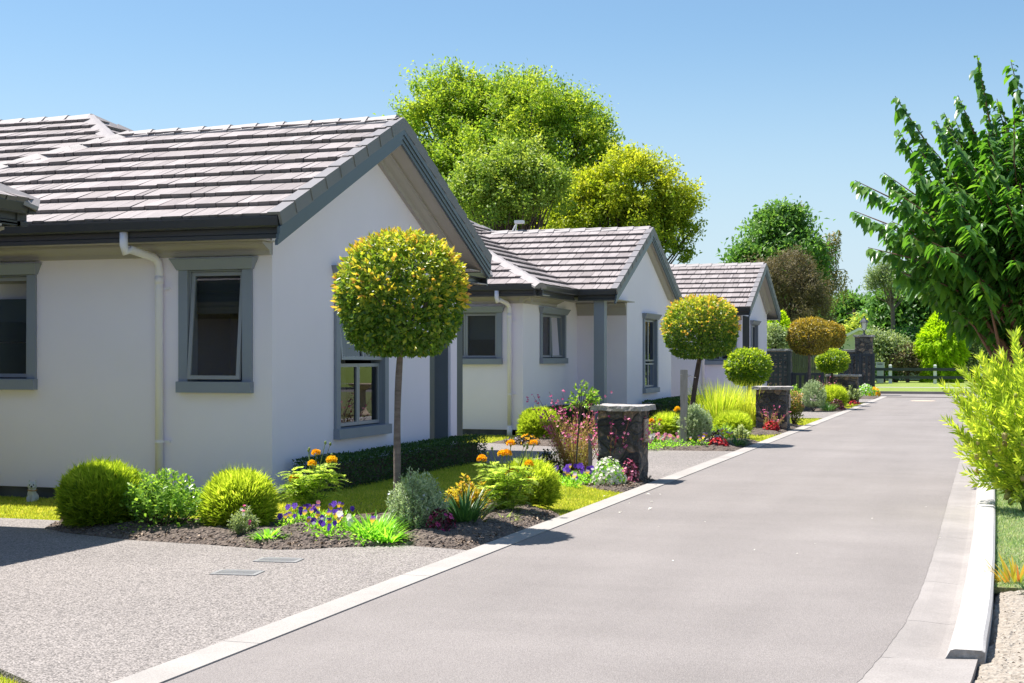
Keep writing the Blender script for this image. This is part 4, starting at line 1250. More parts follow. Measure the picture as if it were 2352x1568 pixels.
LM['salmon'] = leafmat("salmon_petal", [(0.70, 0.16, 0.10), (0.8, 0.36, 0.28)], 0.3, 0.6, 0.2, (1, 1, 1))
LM['gaura'] = leafmat("wispy_stalk", [(0.13, 0.15, 0.035), (0.20, 0.17, 0.06), (0.26, 0.12, 0.08)], 0.38, 0.6, 0.2, gain=2.10)
LM['grass'] = leafmat("ornamental_grass", [(0.09, 0.15, 0.012), (0.21, 0.27, 0.025), (0.36, 0.36, 0.06), (0.46, 0.40, 0.16)], 0.48, 0.5, 0.3, gain=2.00)
LM['bronze'] = leafmat("bronze_leaf", [(0.05, 0.10, 0.015), (0.16, 0.16, 0.02), (0.30, 0.24, 0.03), (0.26, 0.09, 0.03)], 0.45, 0.35, 0.4, gain=2.00)
LM['photin'] = leafmat("red_tipped_leaf", [(0.06, 0.11, 0.02), (0.16, 0.17, 0.04), (0.32, 0.16, 0.09)], 0.4, 0.35, 0.4, gain=1.70)
LM['burg'] = leafmat("burgundy_leaf", [(0.03, 0.006, 0.012), (0.07, 0.012, 0.022), (0.12, 0.02, 0.035)], 0.25, 0.4, 0.4, (1.4, 0.8, 0.9))
LM['darksh'] = leafmat("dark_purple_green_leaf", [(0.025, 0.035, 0.02), (0.045, 0.05, 0.03), (0.07, 0.06, 0.045)], 0.2, 0.4, 0.4)
LM['dry'] = leafmat("dry_leaf", [(0.45, 0.30, 0.14), (0.62, 0.48, 0.30)], 0.3, 0.7, 0.1)
LM['oak'] = leafmat("bright_tree_leaf", [(0.025, 0.065, 0.010), (0.075, 0.125, 0.014), (0.155, 0.185, 0.022), (0.24, 0.25, 0.035)], 0.5, 0.5, 0.3, gain=2.60)
LM['olive'] = leafmat("olive_tree_leaf", [(0.03, 0.065, 0.012), (0.085, 0.12, 0.02), (0.20, 0.21, 0.045)], 0.45, 0.45, 0.4, gain=3.00)
LM['yelt'] = leafmat("yellow_green_tree_leaf", [(0.06, 0.105, 0.010), (0.15, 0.18, 0.014), (0.27, 0.265, 0.025)], 0.5, 0.5, 0.3, gain=2.25)
LM['mid'] = leafmat("mid_green_tree_leaf", [(0.025, 0.065, 0.016), (0.055, 0.115, 0.026), (0.12, 0.18, 0.05)], 0.45, 0.4, 0.4, gain=2.20)
LM['dark'] = leafmat("dark_tree_leaf", [(0.012, 0.045, 0.012), (0.03, 0.085, 0.02), (0.06, 0.13, 0.03)], 0.4, 0.4, 0.4, gain=1.90)
LM['manu'] = leafmat("brown_grey_tree_leaf", [(0.05, 0.046, 0.026), (0.095, 0.083, 0.05), (0.16, 0.135, 0.09)], 0.3, 0.6, 0.2, (1.2, 1.1, 0.7), gain=1.90)
LM['birch'] = leafmat("weeping_birch_leaf", [(0.08, 0.10, 0.035), (0.15, 0.15, 0.06), (0.22, 0.18, 0.09)], 0.4, 0.5, 0.3, gain=1.70)
LM['pale'] = leafmat("silvery_leaf", [(0.07, 0.11, 0.05), (0.14, 0.18, 0.08), (0.26, 0.29, 0.16)], 0.36, 0.4, 0.4, gain=1.90)
LM['gcon'] = leafmat("golden_conifer_spray", [(0.07, 0.13, 0.006), (0.17, 0.25, 0.008), (0.30, 0.36, 0.012)], 0.48, 0.6, 0.2, gain=2.30)
LM['cherry'] = leafmat("cherry_leaf", [(0.018, 0.055, 0.016), (0.042, 0.09, 0.022), (0.095, 0.145, 0.03)], 0.42, 0.28, 0.5, (1.5, 1.7, 0.4), gain=2.60)
LM['swan'] = leafmat("lance_leaf", [(0.09, 0.17, 0.02), (0.20, 0.27, 0.03), (0.36, 0.39, 0.05)], 0.5, 0.4, 0.4, gain=1.80)
LM['pod'] = leafmat("balloon_pod", [(0.34, 0.38, 0.10), (0.45, 0.42, 0.16), (0.50, 0.38, 0.24)], 0.35, 0.6, 0.2)
LM['turf'] = leafmat("turf_blade", [(0.13, 0.17, 0.018), (0.22, 0.25, 0.03), (0.32, 0.31, 0.05), (0.40, 0.34, 0.12)], 0.45, 0.5, 0.3, gain=2.05)
LM['turfr'] = leafmat("thin_turf_blade", [(0.11, 0.20, 0.07), (0.23, 0.31, 0.15), (0.42, 0.44, 0.30)], 0.4, 0.5, 0.3, gain=1.60)

def super_r(u, p):
    return 1.0 / (np.abs(u) ** p).sum(1) ** (1.0 / p)
def lump(u, seed, f=2.2):
    o = Vector((seed * 3.7, seed * 1.3, seed * 2.1))
    return np.array([noise.noise(Vector(a) * f + o) for a in u])

# ---- clipped round-headed trees
def topiary(name, loc, zc, rx, rz, n, L, mat, label, group, seed, trunk_r=0.035, lean=(0, 0), p=2.35, gold_top=0.5, bark=M_BARK, forks=0, rxy=1.0):
    rng = R(seed)
    root = empty(name, loc, label, "tree", group)
    u = rdir(rng, n)
    u = u[u[:, 2] > -0.97]; n = len(u)
    lp = lump(u, seed)
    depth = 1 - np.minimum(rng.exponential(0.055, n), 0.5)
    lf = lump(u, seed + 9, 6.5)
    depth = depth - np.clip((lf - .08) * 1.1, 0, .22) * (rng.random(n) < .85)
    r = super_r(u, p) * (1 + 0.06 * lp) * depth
    c = np.array([lean[0], lean[1], zc])
    P = u * r[:, None] * np.array([rx, rx * rxy, rz])
    cut = -rz * 0.88
    P[:, 2] = np.where(P[:, 2] < cut, cut + (P[:, 2] - cut) * .35, P[:, 2])
    P = P + c
    D = unit(u * 0.55 + rdir(rng, n) * 0.85 + np.array([0, 0, -0.05]))
    Nn = unit(u + rdir(rng, n) * 0.7 + np.array([0, 0, 0.35]))
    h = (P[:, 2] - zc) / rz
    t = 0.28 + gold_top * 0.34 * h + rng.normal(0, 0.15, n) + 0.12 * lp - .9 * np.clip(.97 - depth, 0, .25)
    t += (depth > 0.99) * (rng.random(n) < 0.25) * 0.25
    ll = L * rng.uniform(0.6, 1.25, n)
    # stray shoots poking out
    k = n // 60
    su = rdir(rng, k); su[:, 2] = np.abs(su[:, 2]) * 1.0 - .2; su = unit(su)
    sr = super_r(su, p)
    sets = [leaves(P, D, Nn, ll, ll * 0.52, t, 0.22)]
    for j in range(3):
        SP = su * (sr * (1.0 + 0.03 * j))[:, None] * np.array([rx, rx * rxy, rz]) + c
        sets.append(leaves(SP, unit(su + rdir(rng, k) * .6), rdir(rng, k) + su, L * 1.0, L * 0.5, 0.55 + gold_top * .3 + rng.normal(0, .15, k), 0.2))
    leafobj("crown", merge(*sets), LM[mat], root)
    mb = MB()
    zt = zc - rz * 0.55
    pts = []; rad = []
    for i in range(11):
        f = i / 10
        pts.append((lean[0] * f + 0.012 * math.sin(f * 5 + seed), lean[1] * f + 0.012 * math.cos(f * 4 + seed), -0.03 + zt * f))
        rad.append(trunk_r * (1.12 - 0.25 * f) * (1 + 0.06 * math.sin(f * 17 + seed)) * (1.25 if i == 0 else 1))
    mb.tube(pts, rad, 10)
    part("trunk", mb, bark, root, True)
    br = MB()
    for i in range(14 + forks):
        a = rng.uniform(0, 6.28); e = rng.uniform(-0.15, 1.1)
        tip = np.array([math.cos(a) * math.cos(e) * rx * .9, math.sin(a) * math.cos(e) * rx * .9, math.sin(e) * rz * .9]) + c
        b = Vector(pts[-1]) - Vector((0, 0, rng.uniform(0, .05)))
        m = (b + Vector(tip)) * .5 + Vector(rng.normal(0, .05, 3))
        br.tube([b, m, tip], [trunk_r * .45, trunk_r * .28, trunk_r * .1], 5)
    part("branch", br, bark, root, True)
    return root

# ---- feathery conifer globes
def conifer_globe(name, loc, r, h, n, label, group, seed, L=0.11, wisp=420, mat='coni', hue=0.0):
    rng = R(seed)
    root = empty(name, loc, label, "shrub", group)
    u = rdir(rng, n); u = u[u[:, 2] > -0.75]; n = len(u)
    lp = lump(u, seed, 1.8)
    depth = 1 - np.minimum(rng.exponential(0.07, n), 0.6)
    rr = super_r(u, 2.3) * (1 + .07 * lp) * depth
    zc = h * 0.47
    P = u * rr[:, None] * np.array([r, r, h * 0.5]) + np.array([0, 0, zc])
    up = np.array([0, 0, 1.0])
    D = unit(u * 0.75 + up * 0.75 + rdir(rng, n) * 0.38)
    Nn = rdir(rng, n) + u
    LL = L * rng.uniform(0.5, 1.5, n)
    t = 0.5 + hue + 0.16 * u[:, 2] + rng.normal(0, 0.15, n) + .12 * lp
    sets = [leaves(P, D, Nn, LL, LL * 0.095 + 0.003, t, 0.1)]
    # each shoot carries small side sprigs
    sub = rng.choice(n, n // 2, False)
    for s_ in (-1, 1):
        f = rng.uniform(.3, .7, len(sub))[:, None]
        side = unit(np.cross(D[sub], Nn[sub])) * s_
        sets.append(leaves(P[sub] + D[sub] * LL[sub, None] * f, unit(D[sub] + side * .6), Nn[sub], LL[sub] * .5, LL[sub] * .07 + .003, t[sub], .1))
    k = wisp
    wu = rdir(rng, k); wu[:, 2] = np.abs(wu[:, 2]) * .9 + .1; wu = unit(wu)
    WP = wu * super_r(wu, 2.3)[:, None] * np.array([r, r, h * .5]) * .97 + np.array([0, 0, zc])
    sets.append(blades(WP, unit(wu * .6 + up * .8 + rdir(rng, k) * .25), L * rng.uniform(.8, 2.2, k), 0.007, .6 + hue + rng.normal(0, .12, k), 3, .35))
    leafobj("foliage", merge(*sets), LM[mat], root)
    mb = MB()
    for i in range(7):
        a = rng.uniform(0, 6.28)
        mb.tube([(0.04 * math.cos(a), .04 * math.sin(a), -.03), (r * .3 * math.cos(a), r * .3 * math.sin(a), h * .25), (r * .55 * math.cos(a), r * .55 * math.sin(a), h * .55)], [.014, .011, .005], 5)
    part("stem", mb, M_BARKD, root)
    return root

# ---- open leafy shrubs: twigs with whorls of leaves
def twig_shrub(name, loc, rx, h, ntwig, per, L, W, mat, label, cat="shrub", group=None, seed=1, bark=M_BARKD, dome=0.6, tshift=0.0, tip_red=0.0, dense=0, ry=None):
    rng = R(seed); ry = ry or rx
    root = empty(name, loc, label, cat, group)
    mb = MB(); PP = []; DD = []; NN = []; LL = []; TT = []
    for i in range(ntwig):
        a = rng.uniform(0, 6.28); q = math.sqrt(rng.random())
        hh = h * (1 - dome * q * q) * rng.uniform(.55, 1.0)
        tip = np.array([math.cos(a) * q * rx, math.sin(a) * q * ry, max(.04, hh)])
        base = np.array([math.cos(a) * q * rx * .18, math.sin(a) * q * ry * .18, -.02])
        mid = base * .4 + tip * .5 + np.array([0, 0, -.04 * h]) + rng.normal(0, .03 * rx, 3)
        if i % 3 == 0: mb.tube([base, mid, tip], [.007, .005, .002], 4, cap=False)
        d = unit(tip - mid)
        for j in range(per):
            f = 1 - (j / per) ** 1.3 * 0.55
            c = (1 - f) ** 2 * base + 2 * f * (1 - f) * mid + f * f * tip
            az = j * 2.4 + rng.uniform(0, .6)
            s1 = unit(np.cross(d, np.array([.3, .2, 1.0]))); s2 = np.cross(d, s1)
            o = s1 * math.cos(az) + s2 * math.sin(az)
            dd = unit(o * rng.uniform(.6, 1.1) + d * rng.uniform(.25, .9) + np.array([0, 0, .15]))
            PP.append(c); DD.append(dd); NN.append(unit(d + np.array([0, 0, .6]) + rng.normal(0, .25, 3))); LL.append(L * rng.uniform(.65, 1.2) * (0.75 if j == 0 else 1))
            TT.append(.4 + tshift + .3 * (f - .6) + rng.normal(0, .15) + (tip_red if j < 4 else 0))
    LL = np.array(LL)
    sets = [leaves(np.array(PP), np.array(DD), np.array(NN), LL, LL * (W / L), np.array(TT), .2)]
    if dense:
        u = rdir(rng, dense); u[:, 2] = np.abs(u[:, 2])
        P = u * (rng.random(dense) ** .4)[:, None] * np.array([rx, ry, h]) * np.array([.95, .95, .95])
        ll = L * rng.uniform(.6, 1.1, dense)
        sets.append(leaves(P, unit(u + rdir(rng, dense) * .8), unit(u + rdir(rng, dense) * .6 + [0, 0, .4]), ll, ll * (W / L), .35 + tshift + rng.normal(0, .16, dense), .2))
    leafobj("foliage", merge(*sets), LM[mat], root)
    part("stem", mb, bark, root)
    return root
def blossoms(root, centers, rad, mat, seed, name="blossom", petals=5, each=False, face=None):
    """small open flowers, petals round a centre"""
    rng = R(seed); n = len(centers)
    f = rdir(rng, n) * .5 + np.array([0.15, -0.55, 0.55]) if face is None else face
    f = unit(f); s1 = unit(np.cross(f, [0.1, .2, 1.0])); s2 = np.cross(f, s1)
    sets = []
    for k in range(petals):
        a = 2 * math.pi * k / petals + rng.uniform(0, .4, n)
        d = s1 * np.cos(a)[:, None] + s2 * np.sin(a)[:, None]
        d = unit(d + f * .25)
        sets.append(leaves(np.asarray(centers), d, f, rad * rng.uniform(.85, 1.2, n), rad * 0.95, rng.random(n), .1))
    return leafobj(name, merge(*sets), LM[mat], root)
def clump(name, loc, n, L, W, mat, label, cat="plant", group=None, seed=1, spread=.08, up=1.0, bend=.7, tshift=0.0, segs=5, lean=(0, 0), partname="leaf"):
    rng = R(seed)
    root = empty(name, loc, label, cat, group)
    a = rng.uniform(0, 6.28, n); q = np.sqrt(rng.random(n))
    P = np.stack([np.cos(a) * q * spread, np.sin(a) * q * spread, np.full(n, -.01)], 1)
    D = np.stack([np.cos(a) * (.15 + q * .75) + lean[0], np.sin(a) * (.15 + q * .75) + lean[1], np.full(n, up)], 1) + rng.normal(0, .12, (n, 3))
    leafobj(partname, blades(P, D, L * rng.uniform(.6, 1.1, n), W * rng.uniform(.7, 1.2, n), .45 + tshift + rng.normal(0, .2, n), segs, bend * rng.uniform(.6, 1.3, n)), LM[mat], root)
    return root

def marigold(name, loc, h, r, blooms, label, seed, fern=170, mat='marig'):
    """blooms: list of (dx, dy, z, radius, 'orange'|'yellow')"""
    rng = R(seed)
    root = empty(name, loc, label, "flowering plant", "tall marigold plants")
    mb = MB()
    stems = []
    for i in range(16):
        a = rng.uniform(0, 6.28); q = rng.uniform(.2, 1)
        tip = np.array([math.cos(a) * q * r, math.sin(a) * q * r, h * rng.uniform(.55, .97) * (1 - .2 * q)])
        base = np.array([math.cos(a) * .03, math.sin(a) * .03, -.02])
        mid = base * .3 + tip * .45 + np.array([0, 0, h * .06])
        stems.append((base, mid, tip)); mb.tube([base, mid, tip], [.007, .005, .003], 5, cap=False)
    for b in blooms:
        base = np.array([b[0] * .15, b[1] * .15, h * .3]); tip = np.array(b[:3]) - np.array([0, 0, b[3] * .5])
        mb.tube([base, base * .4 + tip * .6 + np.array([0, 0, -.02]), tip], [.006, .005, .004], 5, cap=False)
        mb.lathe(tip, [(.004, -.012), (.009, 0), (b[3] * .35, b[3] * .3)], 8)
    for i in range(5):
        a = rng.uniform(0, 6.28); tip = np.array([math.cos(a) * r * .7, math.sin(a) * r * .7, h * rng.uniform(.9, 1.1)])
        mb.tube([tip * np.array([.5, .5, .6]), tip], [.004, .003], 4, cap=False); mb.ball(tip, .013, 8, 0, (1, 1, 1.3))
    me = part("stem", mb, M_STEM, root)
    P = []; D = []; Nn = []; LL = []
    for i in range(fern):
        b, m, t = stems[rng.integers(len(stems))]
        f = rng.uniform(.12, 1) ** .8
        c = (1 - f) ** 2 * b + 2 * f * (1 - f) * m + f * f * t
        a = rng.uniform(0, 6.28)
        out = unit(np.array([math.cos(a) + c[0] * 2, math.sin(a) + c[1] * 2, rng.uniform(-.1, .7)]))
        side = unit(np.cross(out, [0, 0, 1.0])); nn = np.cross(side, out)
        RL = rng.uniform(.10, .155) * (h / .62)
        for j in range(7):
            q = (j + .7) / 7
            p = c + out * RL * q - np.array([0, 0, 1]) * RL * .35 * q * q
            for s_ in ((-1, 1) if j < 6 else (0,)):
                P.append(p); D.append(unit(out * (.75 if s_ else 1) + side * s_)); Nn.append(nn); LL.append(RL * (.42 if s_ else .5) * math.sin(math.pi * (.25 + .62 * q)))
    LL = np.array(LL); n = len(P)
    leafobj("foliage", leaves(np.array(P), np.array(D), np.array(Nn) + rng.normal(0, .25, (n, 3)), LL, LL * .28 + .002, .5 + rng.normal(0, .2, n), .15), LM[mat], root)
    for b in blooms:
        k = int(200); u = rdir(rng, k); u[:, 2] = np.where(u[:, 2] < -.25, -u[:, 2], u[:, 2])
        c = np.array(b[:3]); sc = np.array([1, 1, .95]) * b[3]
        Pp = c + u * sc * rng.uniform(.55, .85, k)[:, None]
        dd = unit(u + rdir(rng, k) * .5)
        leafobj("flower", leaves(Pp, dd, unit(rdir(rng, k) + u), b[3] * .42, b[3] * .45, rng.random(k), .35), LM[b[4]], root)
    return root
M_STEM = surf("green_stem", (0.16, 0.22, 0.06), 0.6, 0.2, 20)
M_STEMR = surf("red_stem", (0.28, 0.10, 0.09), 0.6, 0.2, 20)

# ---- pansies
def pansy_flower(rad, seed, top='purple', low='yellow'):
    rng = R(seed)
    def pet(angs, size, mat, nm, z):
        P = np.zeros((len(angs), 3)); P[:, 2] = z
        a = np.radians(angs)
        D = np.stack([np.cos(a), np.sin(a), np.full(len(a), .12)], 1)
        Nn = np.tile([0, 0, 1.0], (len(a), 1))
        d = leaves(P, D, Nn, size, size * 1.05, rng.random(len(a)), .05, seg=2)
        return leafmesh(nm, d, LM[mat])
    return (pet([62, 118], rad * 1.15, top, "upper_petal", 0), pet([5, 175], rad, top if rng.random() < .5 else low, "side_petal", .002), pet([270], rad * 1.15, low, "lower_petal", .004))
PANSY = {}
for i, (a, b) in enumerate((('purple', 'yellow'), ('purple', 'purple'), ('lilac', 'yellow'), ('white', 'white'), ('purple', 'lilac'), ('pink', 'salmon'))):
    PANSY[i] = pansy_flower(1.0, 50 + i, a, b)
def pansy(loc, flowers, label, seed, r=.10, h=.14, group="pansies in the flower beds", fr=.026):
    rng = R(seed)
    root = empty("pansy_plant", loc, label, "flowering plant", group)
    n = 190
    u = rdir(rng, n); u[:, 2] = np.abs(u[:, 2])
    P = u * (rng.random(n) ** .5)[:, None] * np.array([r * 1.25, r * 1.25, h * .75])
    ll = rng.uniform(.025, .045, n)
    leafobj("foliage", leaves(P, unit(u + rdir(rng, n) * .7), unit(rdir(rng, n) + [0, 0, 1.2]), ll, ll * .55, .5 + rng.normal(0, .25, n), .2), LM['clump'], root)
    mb = MB()
    fl = []
    for k in flowers:
        a = rng.uniform(0, 6.28); q = rng.uniform(.2, 1)
        p = Vector((math.cos(a) * r * q, math.sin(a) * r * q * .8 - r * .25, h * rng.uniform(.65, 1.15)))
        mb.tube([(p.x * .3, p.y * .3, 0), p], [.003, .002], 4, cap=False)
        fl.append((k, p))
    part("stem", mb, M_STEM, root)
    for k, p in fl:
        nrm = Vector((rng.uniform(-.5, .8), -1, rng.uniform(.1, .8))).normalized()
        qz = nrm.to_track_quat('Z', 'Y')
        f = None
        for me in PANSY[k]:
            o = bpy.data.objects.new("flower" if f is None else me.name.split('.')[0], me); COL.objects.link(o)
            if f is None:
                o.parent = root; o.location = p + nrm * .012; o.rotation_mode = 'QUATERNION'; o.rotation_quaternion = qz; s = fr * rng.uniform(.8, 1.2); o.scale = (s, s, s); f = o
            else: o.parent = f
    return root

def mound_flowers(name, loc, r, h, nleaf, nfl, leafm, flm, label, seed, L=.04, fr=.016, group="bedding begonias"):
    rng = R(seed)
    root = empty(name, loc, label, "flowering plant", group)
    u = rdir(rng, nleaf); u[:, 2] = np.abs(u[:, 2])
    P = u * (1 - np.minimum(rng.exponential(.12, nleaf), .8))[:, None] * np.array([r, r, h])
    ll = L * rng.uniform(.6, 1.2, nleaf)
    leafobj("foliage", leaves(P, unit(u * .5 + rdir(rng, nleaf)), unit(u + rdir(rng, nleaf) * .6), ll, ll * .8, rng.random(nleaf), .2), LM[leafm], root)
    flms = flm if isinstance(flm, (list, tuple)) else [flm]
    for i, fm in enumerate(flms):
        k = nfl // len(flms)
        u = rdir(rng, k); u[:, 2] = np.abs(u[:, 2]) * .95 + .05; u[:, 1] -= .25; u = unit(u)
        blossoms(root, u * np.array([r, r, h]) * rng.uniform(.95, 1.08, k)[:, None], fr, fm, seed + i, face=unit(u + rdir(rng, k) * .4))
    mb = MB(); mb.tube([(0, 0, -.02), (0, 0, h * .6)], [.012, .006], 5); part("stem", mb, M_STEMR, root)
    return root

def needle_bush(name, loc, r, h, ntw, label, seed, white=0, group="grey green needle bushes", L=.022, tshift=0.0, ball=False):
    rng = R(seed)
    root = empty(name, loc, label, "shrub", group)
    mb = MB(); P = []; D = []; T = []
    for i in range(ntw):
        if ball:
            u = rdir(rng, 1)[0]; u[2] = max(u[2], -.55)
            rr = rng.uniform(.72, 1.04); tip = np.array([0, 0, h * .5]) + u * rr * np.array([r, r, h * .52])
            d = unit(u * .8 + np.array([0, 0, .75]) + rng.normal(0, .15, 3)); ln = rng.uniform(.08, .15)
            base = tip - d * ln
        else:
            a = rng.uniform(0, 6.28); q = math.sqrt(rng.random())
            tip = np.array([math.cos(a) * q * r, math.sin(a) * q * r, h * (1 - .5 * q * q) * rng.uniform(.45, 1.05)])
            d = unit(np.array([math.cos(a) * q * .5, math.sin(a) * q * .5, 1]) + rng.normal(0, .12, 3)); ln = rng.uniform(.12, .24)
            base = tip - d * ln
            if i % 8 == 0: mb.tube([(math.cos(a) * q * r * .15, math.sin(a) * q * r * .15, -.02), base * np.array([.75, .75, .6]), tip], [.008, .005, .002], 4, cap=False)
        k = 22
        for j in range(k):
            f = (j + rng.random()) / k
            P.append(base + d * ln * f); az = rng.uniform(0, 6.28)
            s1 = unit(np.cross(d, [.3, .2, 1.0])); s2 = np.cross(d, s1)
            D.append(unit(s1 * math.cos(az) + s2 * math.sin(az) + d * .9)); T.append(.35 + tshift + .3 * f + rng.normal(0, .15))
    P = np.array(P); n = len(P); ll = L * rng.uniform(.7, 1.2, n)
    leafobj("foliage", leaves(P, np.array(D), rdir(rng, n), ll, ll * .3 + .002, np.array(T), .1), LM['rose'], root)
    if ball:
        for i in range(8):
            a = i * .8; mb.tube([(0, 0, -.02), (.06 * math.cos(a), .06 * math.sin(a), .06), (r * .5 * math.cos(a), r * .5 * math.sin(a), h * .4)], [.014, .01, .004], 5, cap=False)
    part("stem", mb, M_BARK, root)
    if white:
        q = P[rng.choice(n, white)]; q = q + unit(q * [1, 1, .3]) * .012
        blossoms(root, q, .014, 'rosew', seed)
    return root

def hedge(name, pts, w, h, label, seed, dens=2600, L=.028, z0=-.03):
    """clipped box hedge along a ground polyline"""
    rng = R(seed)
    a = np.array(pts[0][:2], float); b = np.array(pts[1][:2], float)
    root = empty(name, (a[0], a[1], 0), label, "hedge", "clipped box hedges along the house walls")
    d = b - a; Ln = np.linalg.norm(d); d = d / Ln; nn = np.array([-d[1], d[0]])
    faces = [('t', Ln * w), ('f', Ln * h), ('b', Ln * h), ('e0', w * h), ('e1', w * h)]
    Ps = []; Ns = []
    for f, ar in faces:
        k = int(ar * dens)
        s = rng.random(k) * Ln; t = (rng.random(k) - .5) * w; z = rng.random(k) * h
        ins = rng.exponential(.02, k)
        if f == 't': z = h - ins; nv = np.tile([0, 0, 1.0], (k, 1))
        elif f == 'f': t = -w / 2 + ins; nv = np.tile([-nn[0], -nn[1], 0], (k, 1))
        elif f == 'b': t = w / 2 - ins; nv = np.tile([nn[0], nn[1], 0], (k, 1))
        elif f == 'e0': s = ins; nv = np.tile([-d[0], -d[1], 0], (k, 1))
        else: s = Ln - ins; nv = np.tile([d[0], d[1], 0], (k, 1))
        wob = np.array([noise.noise(Vector((x * 2.5, y * 4, q * 4 + seed))) for x, y, q in zip(s, t, z)]) * .025
        P = np.stack([d[0] * s + nn[0] * t, d[1] * s + nn[1] * t, z + z0], 1) + nv * wob[:, None]
        Ps.append(P); Ns.append(nv)
    P = np.concatenate(Ps); nv = np.concatenate(Ns); n = len(P)
    ll = L * rng.uniform(.6, 1.3, n)
    leafobj("foliage", leaves(P, unit(nv * .6 + rdir(rng, n) + [0, 0, .2]), unit(nv + rdir(rng, n) * .7), ll, ll * .6, .45 + rng.normal(0, .22, n), .2), LM['hedge'], root)
    mb = MB()
    k = 10
    for i in range(k):
        s = Ln * (i + .5) / k
        c = d * s
        for j in range(4):
            mb.tube([(c[0], c[1], z0), (c[0] + rng.uniform(-.15, .15), c[1] + rng.uniform(-.15, .15), z0 + h * .85)], [.012, .004], 4, cap=False)
    # twiggy dark heart
    o = Vector((0, 0, 0)); r_ = Vector((d[0], d[1], 0)); n_ = Vector((nn[0], nn[1], 0))
    mb.obox(o, r_, n_, .09, Ln - .09, -w / 2 + .09, w / 2 - .09, z0 + .02, z0 + h - .09)
    part("branch", mb, M_BARKD, root)
    return root

# ---- big trees: lobes made of many leaf clumps
def big_tree(name, loc, lobes, nclump, per, L, mat, label, seed, group="trees behind the houses", trunk=(0.3, 3.0), csize=.55, aspect=.5, tvar=.14, bark=M_BARKD, limbs=7, dirup=.35, spike=0.0, flat=.75, lsp=None):
    """lobes: list of (x,y,z,rx,ry,rz) relative to loc"""
    rng = R(seed)
    root = empty(name, loc, label, "tree", group)
    vol = np.array([(l[3] * l[4] * l[5]) ** (2 / 3) for l in lobes]); pr = vol / vol.sum()
    C = []; CU = []; CT = []
    for i, l in enumerate(lobes):
        k = max(4, int(nclump * pr[i]))
        u = rdir(rng, k); u[:, 2] = np.where(u[:, 2] < -.6, -u[:, 2], u[:, 2])
        lp = lump(u, seed + i, 3.0)
        r = (1 - np.minimum(rng.exponential(.16, k), .75)) * (1.02 + .42 * lp)
        C.append(np.array(l[:3]) + u * r[:, None] * np.array(l[3:6])); CU.append(u); CT.append(lp * .25 + rng.normal(0, .07, k) + (lsp[i] if lsp else 0))
    C = np.concatenate(C); CU = np.concatenate(CU); CT = np.concatenate(CT)
    m = len(C); n = m * per
    ci = np.repeat(np.arange(m), per)
    s = csize * rng.uniform(.6, 1.3, m)[ci]
    off = rng.normal(0, 1, (n, 3)) * np.array([.5, .5, .5 * flat]) * s[:, None]
    if spike:
        ax = unit(CU * .6 + np.array([0, 0, .8]) + rng.normal(0, .3, (m, 3)))[ci]
        off = off * .55 + ax * (rng.random(n) ** 1 * spike * s)[:, None]
    P = C[ci] + off
    un = CU[ci]
    D = unit(un * .4 + rdir(rng, n) + np.array([0, 0, dirup - .3]))
    Nn = unit(un * .5 + np.array([0, 0, .7]) + rdir(rng, n) * .8)
    ll = L * rng.uniform(.6, 1.3, n)
    t = .42 + CT[ci] + rng.normal(0, tvar, n) + .1 * un[:, 2]  # higher and bulging clumps tinted lighter, sunlight put into the leaf colour
    leafobj("crown", leaves(P, D, Nn, ll, ll * aspect, t, .2), LM[mat], root)
    mb = MB()
    tr, th = trunk
    zc = np.mean([l[2] for l in lobes])
    top = np.array([np.mean([l[0] for l in lobes]), np.mean([l[1] for l in lobes]), zc])
    mb.tube([(0, 0, -.2), (top[0] * .2, top[1] * .2, th * .5), (top[0] * .5, top[1] * .5, th), top], [tr * 1.2, tr, tr * .8, tr * .3], 9)
    fork = Vector((top[0] * .5, top[1] * .5, th))
    for i in range(limbs * len(lobes)):
        c = C[rng.integers(m)]
        mb.tube([fork.lerp(Vector(top), rng.uniform(0, .7)), (fork + Vector(c)) * .5 + Vector(rng.normal(0, .2, 3)), c], [tr * .35, tr * .2, tr * .05], 5, cap=False)
    part("trunk", mb, bark, root, True)
    return root
# ------------------------------------------------------------------ stone pillars, fences, small built things
def mpx(p): return dist(p) / 3267.0
def stone_block(mb, x0, x1, y0, y1, z0, z1, res=0.05, amp=0.012, seed=0, m=0):
    """rough faced block: gridded faces pushed in and out"""
    def face(o, a, b, la, lb):
        na = max(2, int(la / res)); nb = max(2, int(lb / res)); vs = []
        for i in range(na + 1):
            for j in range(nb + 1):
                p = Vector(o) + Vector(a) * (la * i / na) + Vector(b) * (lb * j / nb)
                q = p * 7 + Vector((seed, 0, 0))
                d = Vector((noise.noise(q), noise.noise(q + Vector((9, 3, 1))), noise.noise(q + Vector((2, 7, 5))) * .5)) * amp
                d += Vector((noise.noise(q * 3), noise.noise(q * 3 + Vector((9, 3, 1))), 0)) * amp * .5
                vs.append(p + d)
        fs = [(i * (nb + 1) + j, i * (nb + 1) + j + 1, (i + 1) * (nb + 1) + j + 1, (i + 1) * (nb + 1) + j) for i in range(na) for j in range(nb)]
        mb.add(vs, fs, m)
    dx, dy, dz = x1 - x0, y1 - y0, z1 - z0
    face((x0, y0, z0), (1, 0, 0), (0, 0, 1), dx, dz); face((x0, y1, z0), (1, 0, 0), (0, 0, 1), dx, dz)
    face((x0, y0, z0), (0, 1, 0), (0, 0, 1), dy, dz); face((x1, y0, z0), (0, 1, 0), (0, 0, 1), dy, dz)
    face((x0, y0, z1), (1, 0, 0), (0, 1, 0), dx, dy); face((x0, y0, z0), (1, 0, 0), (0, 1, 0), dx, dy)
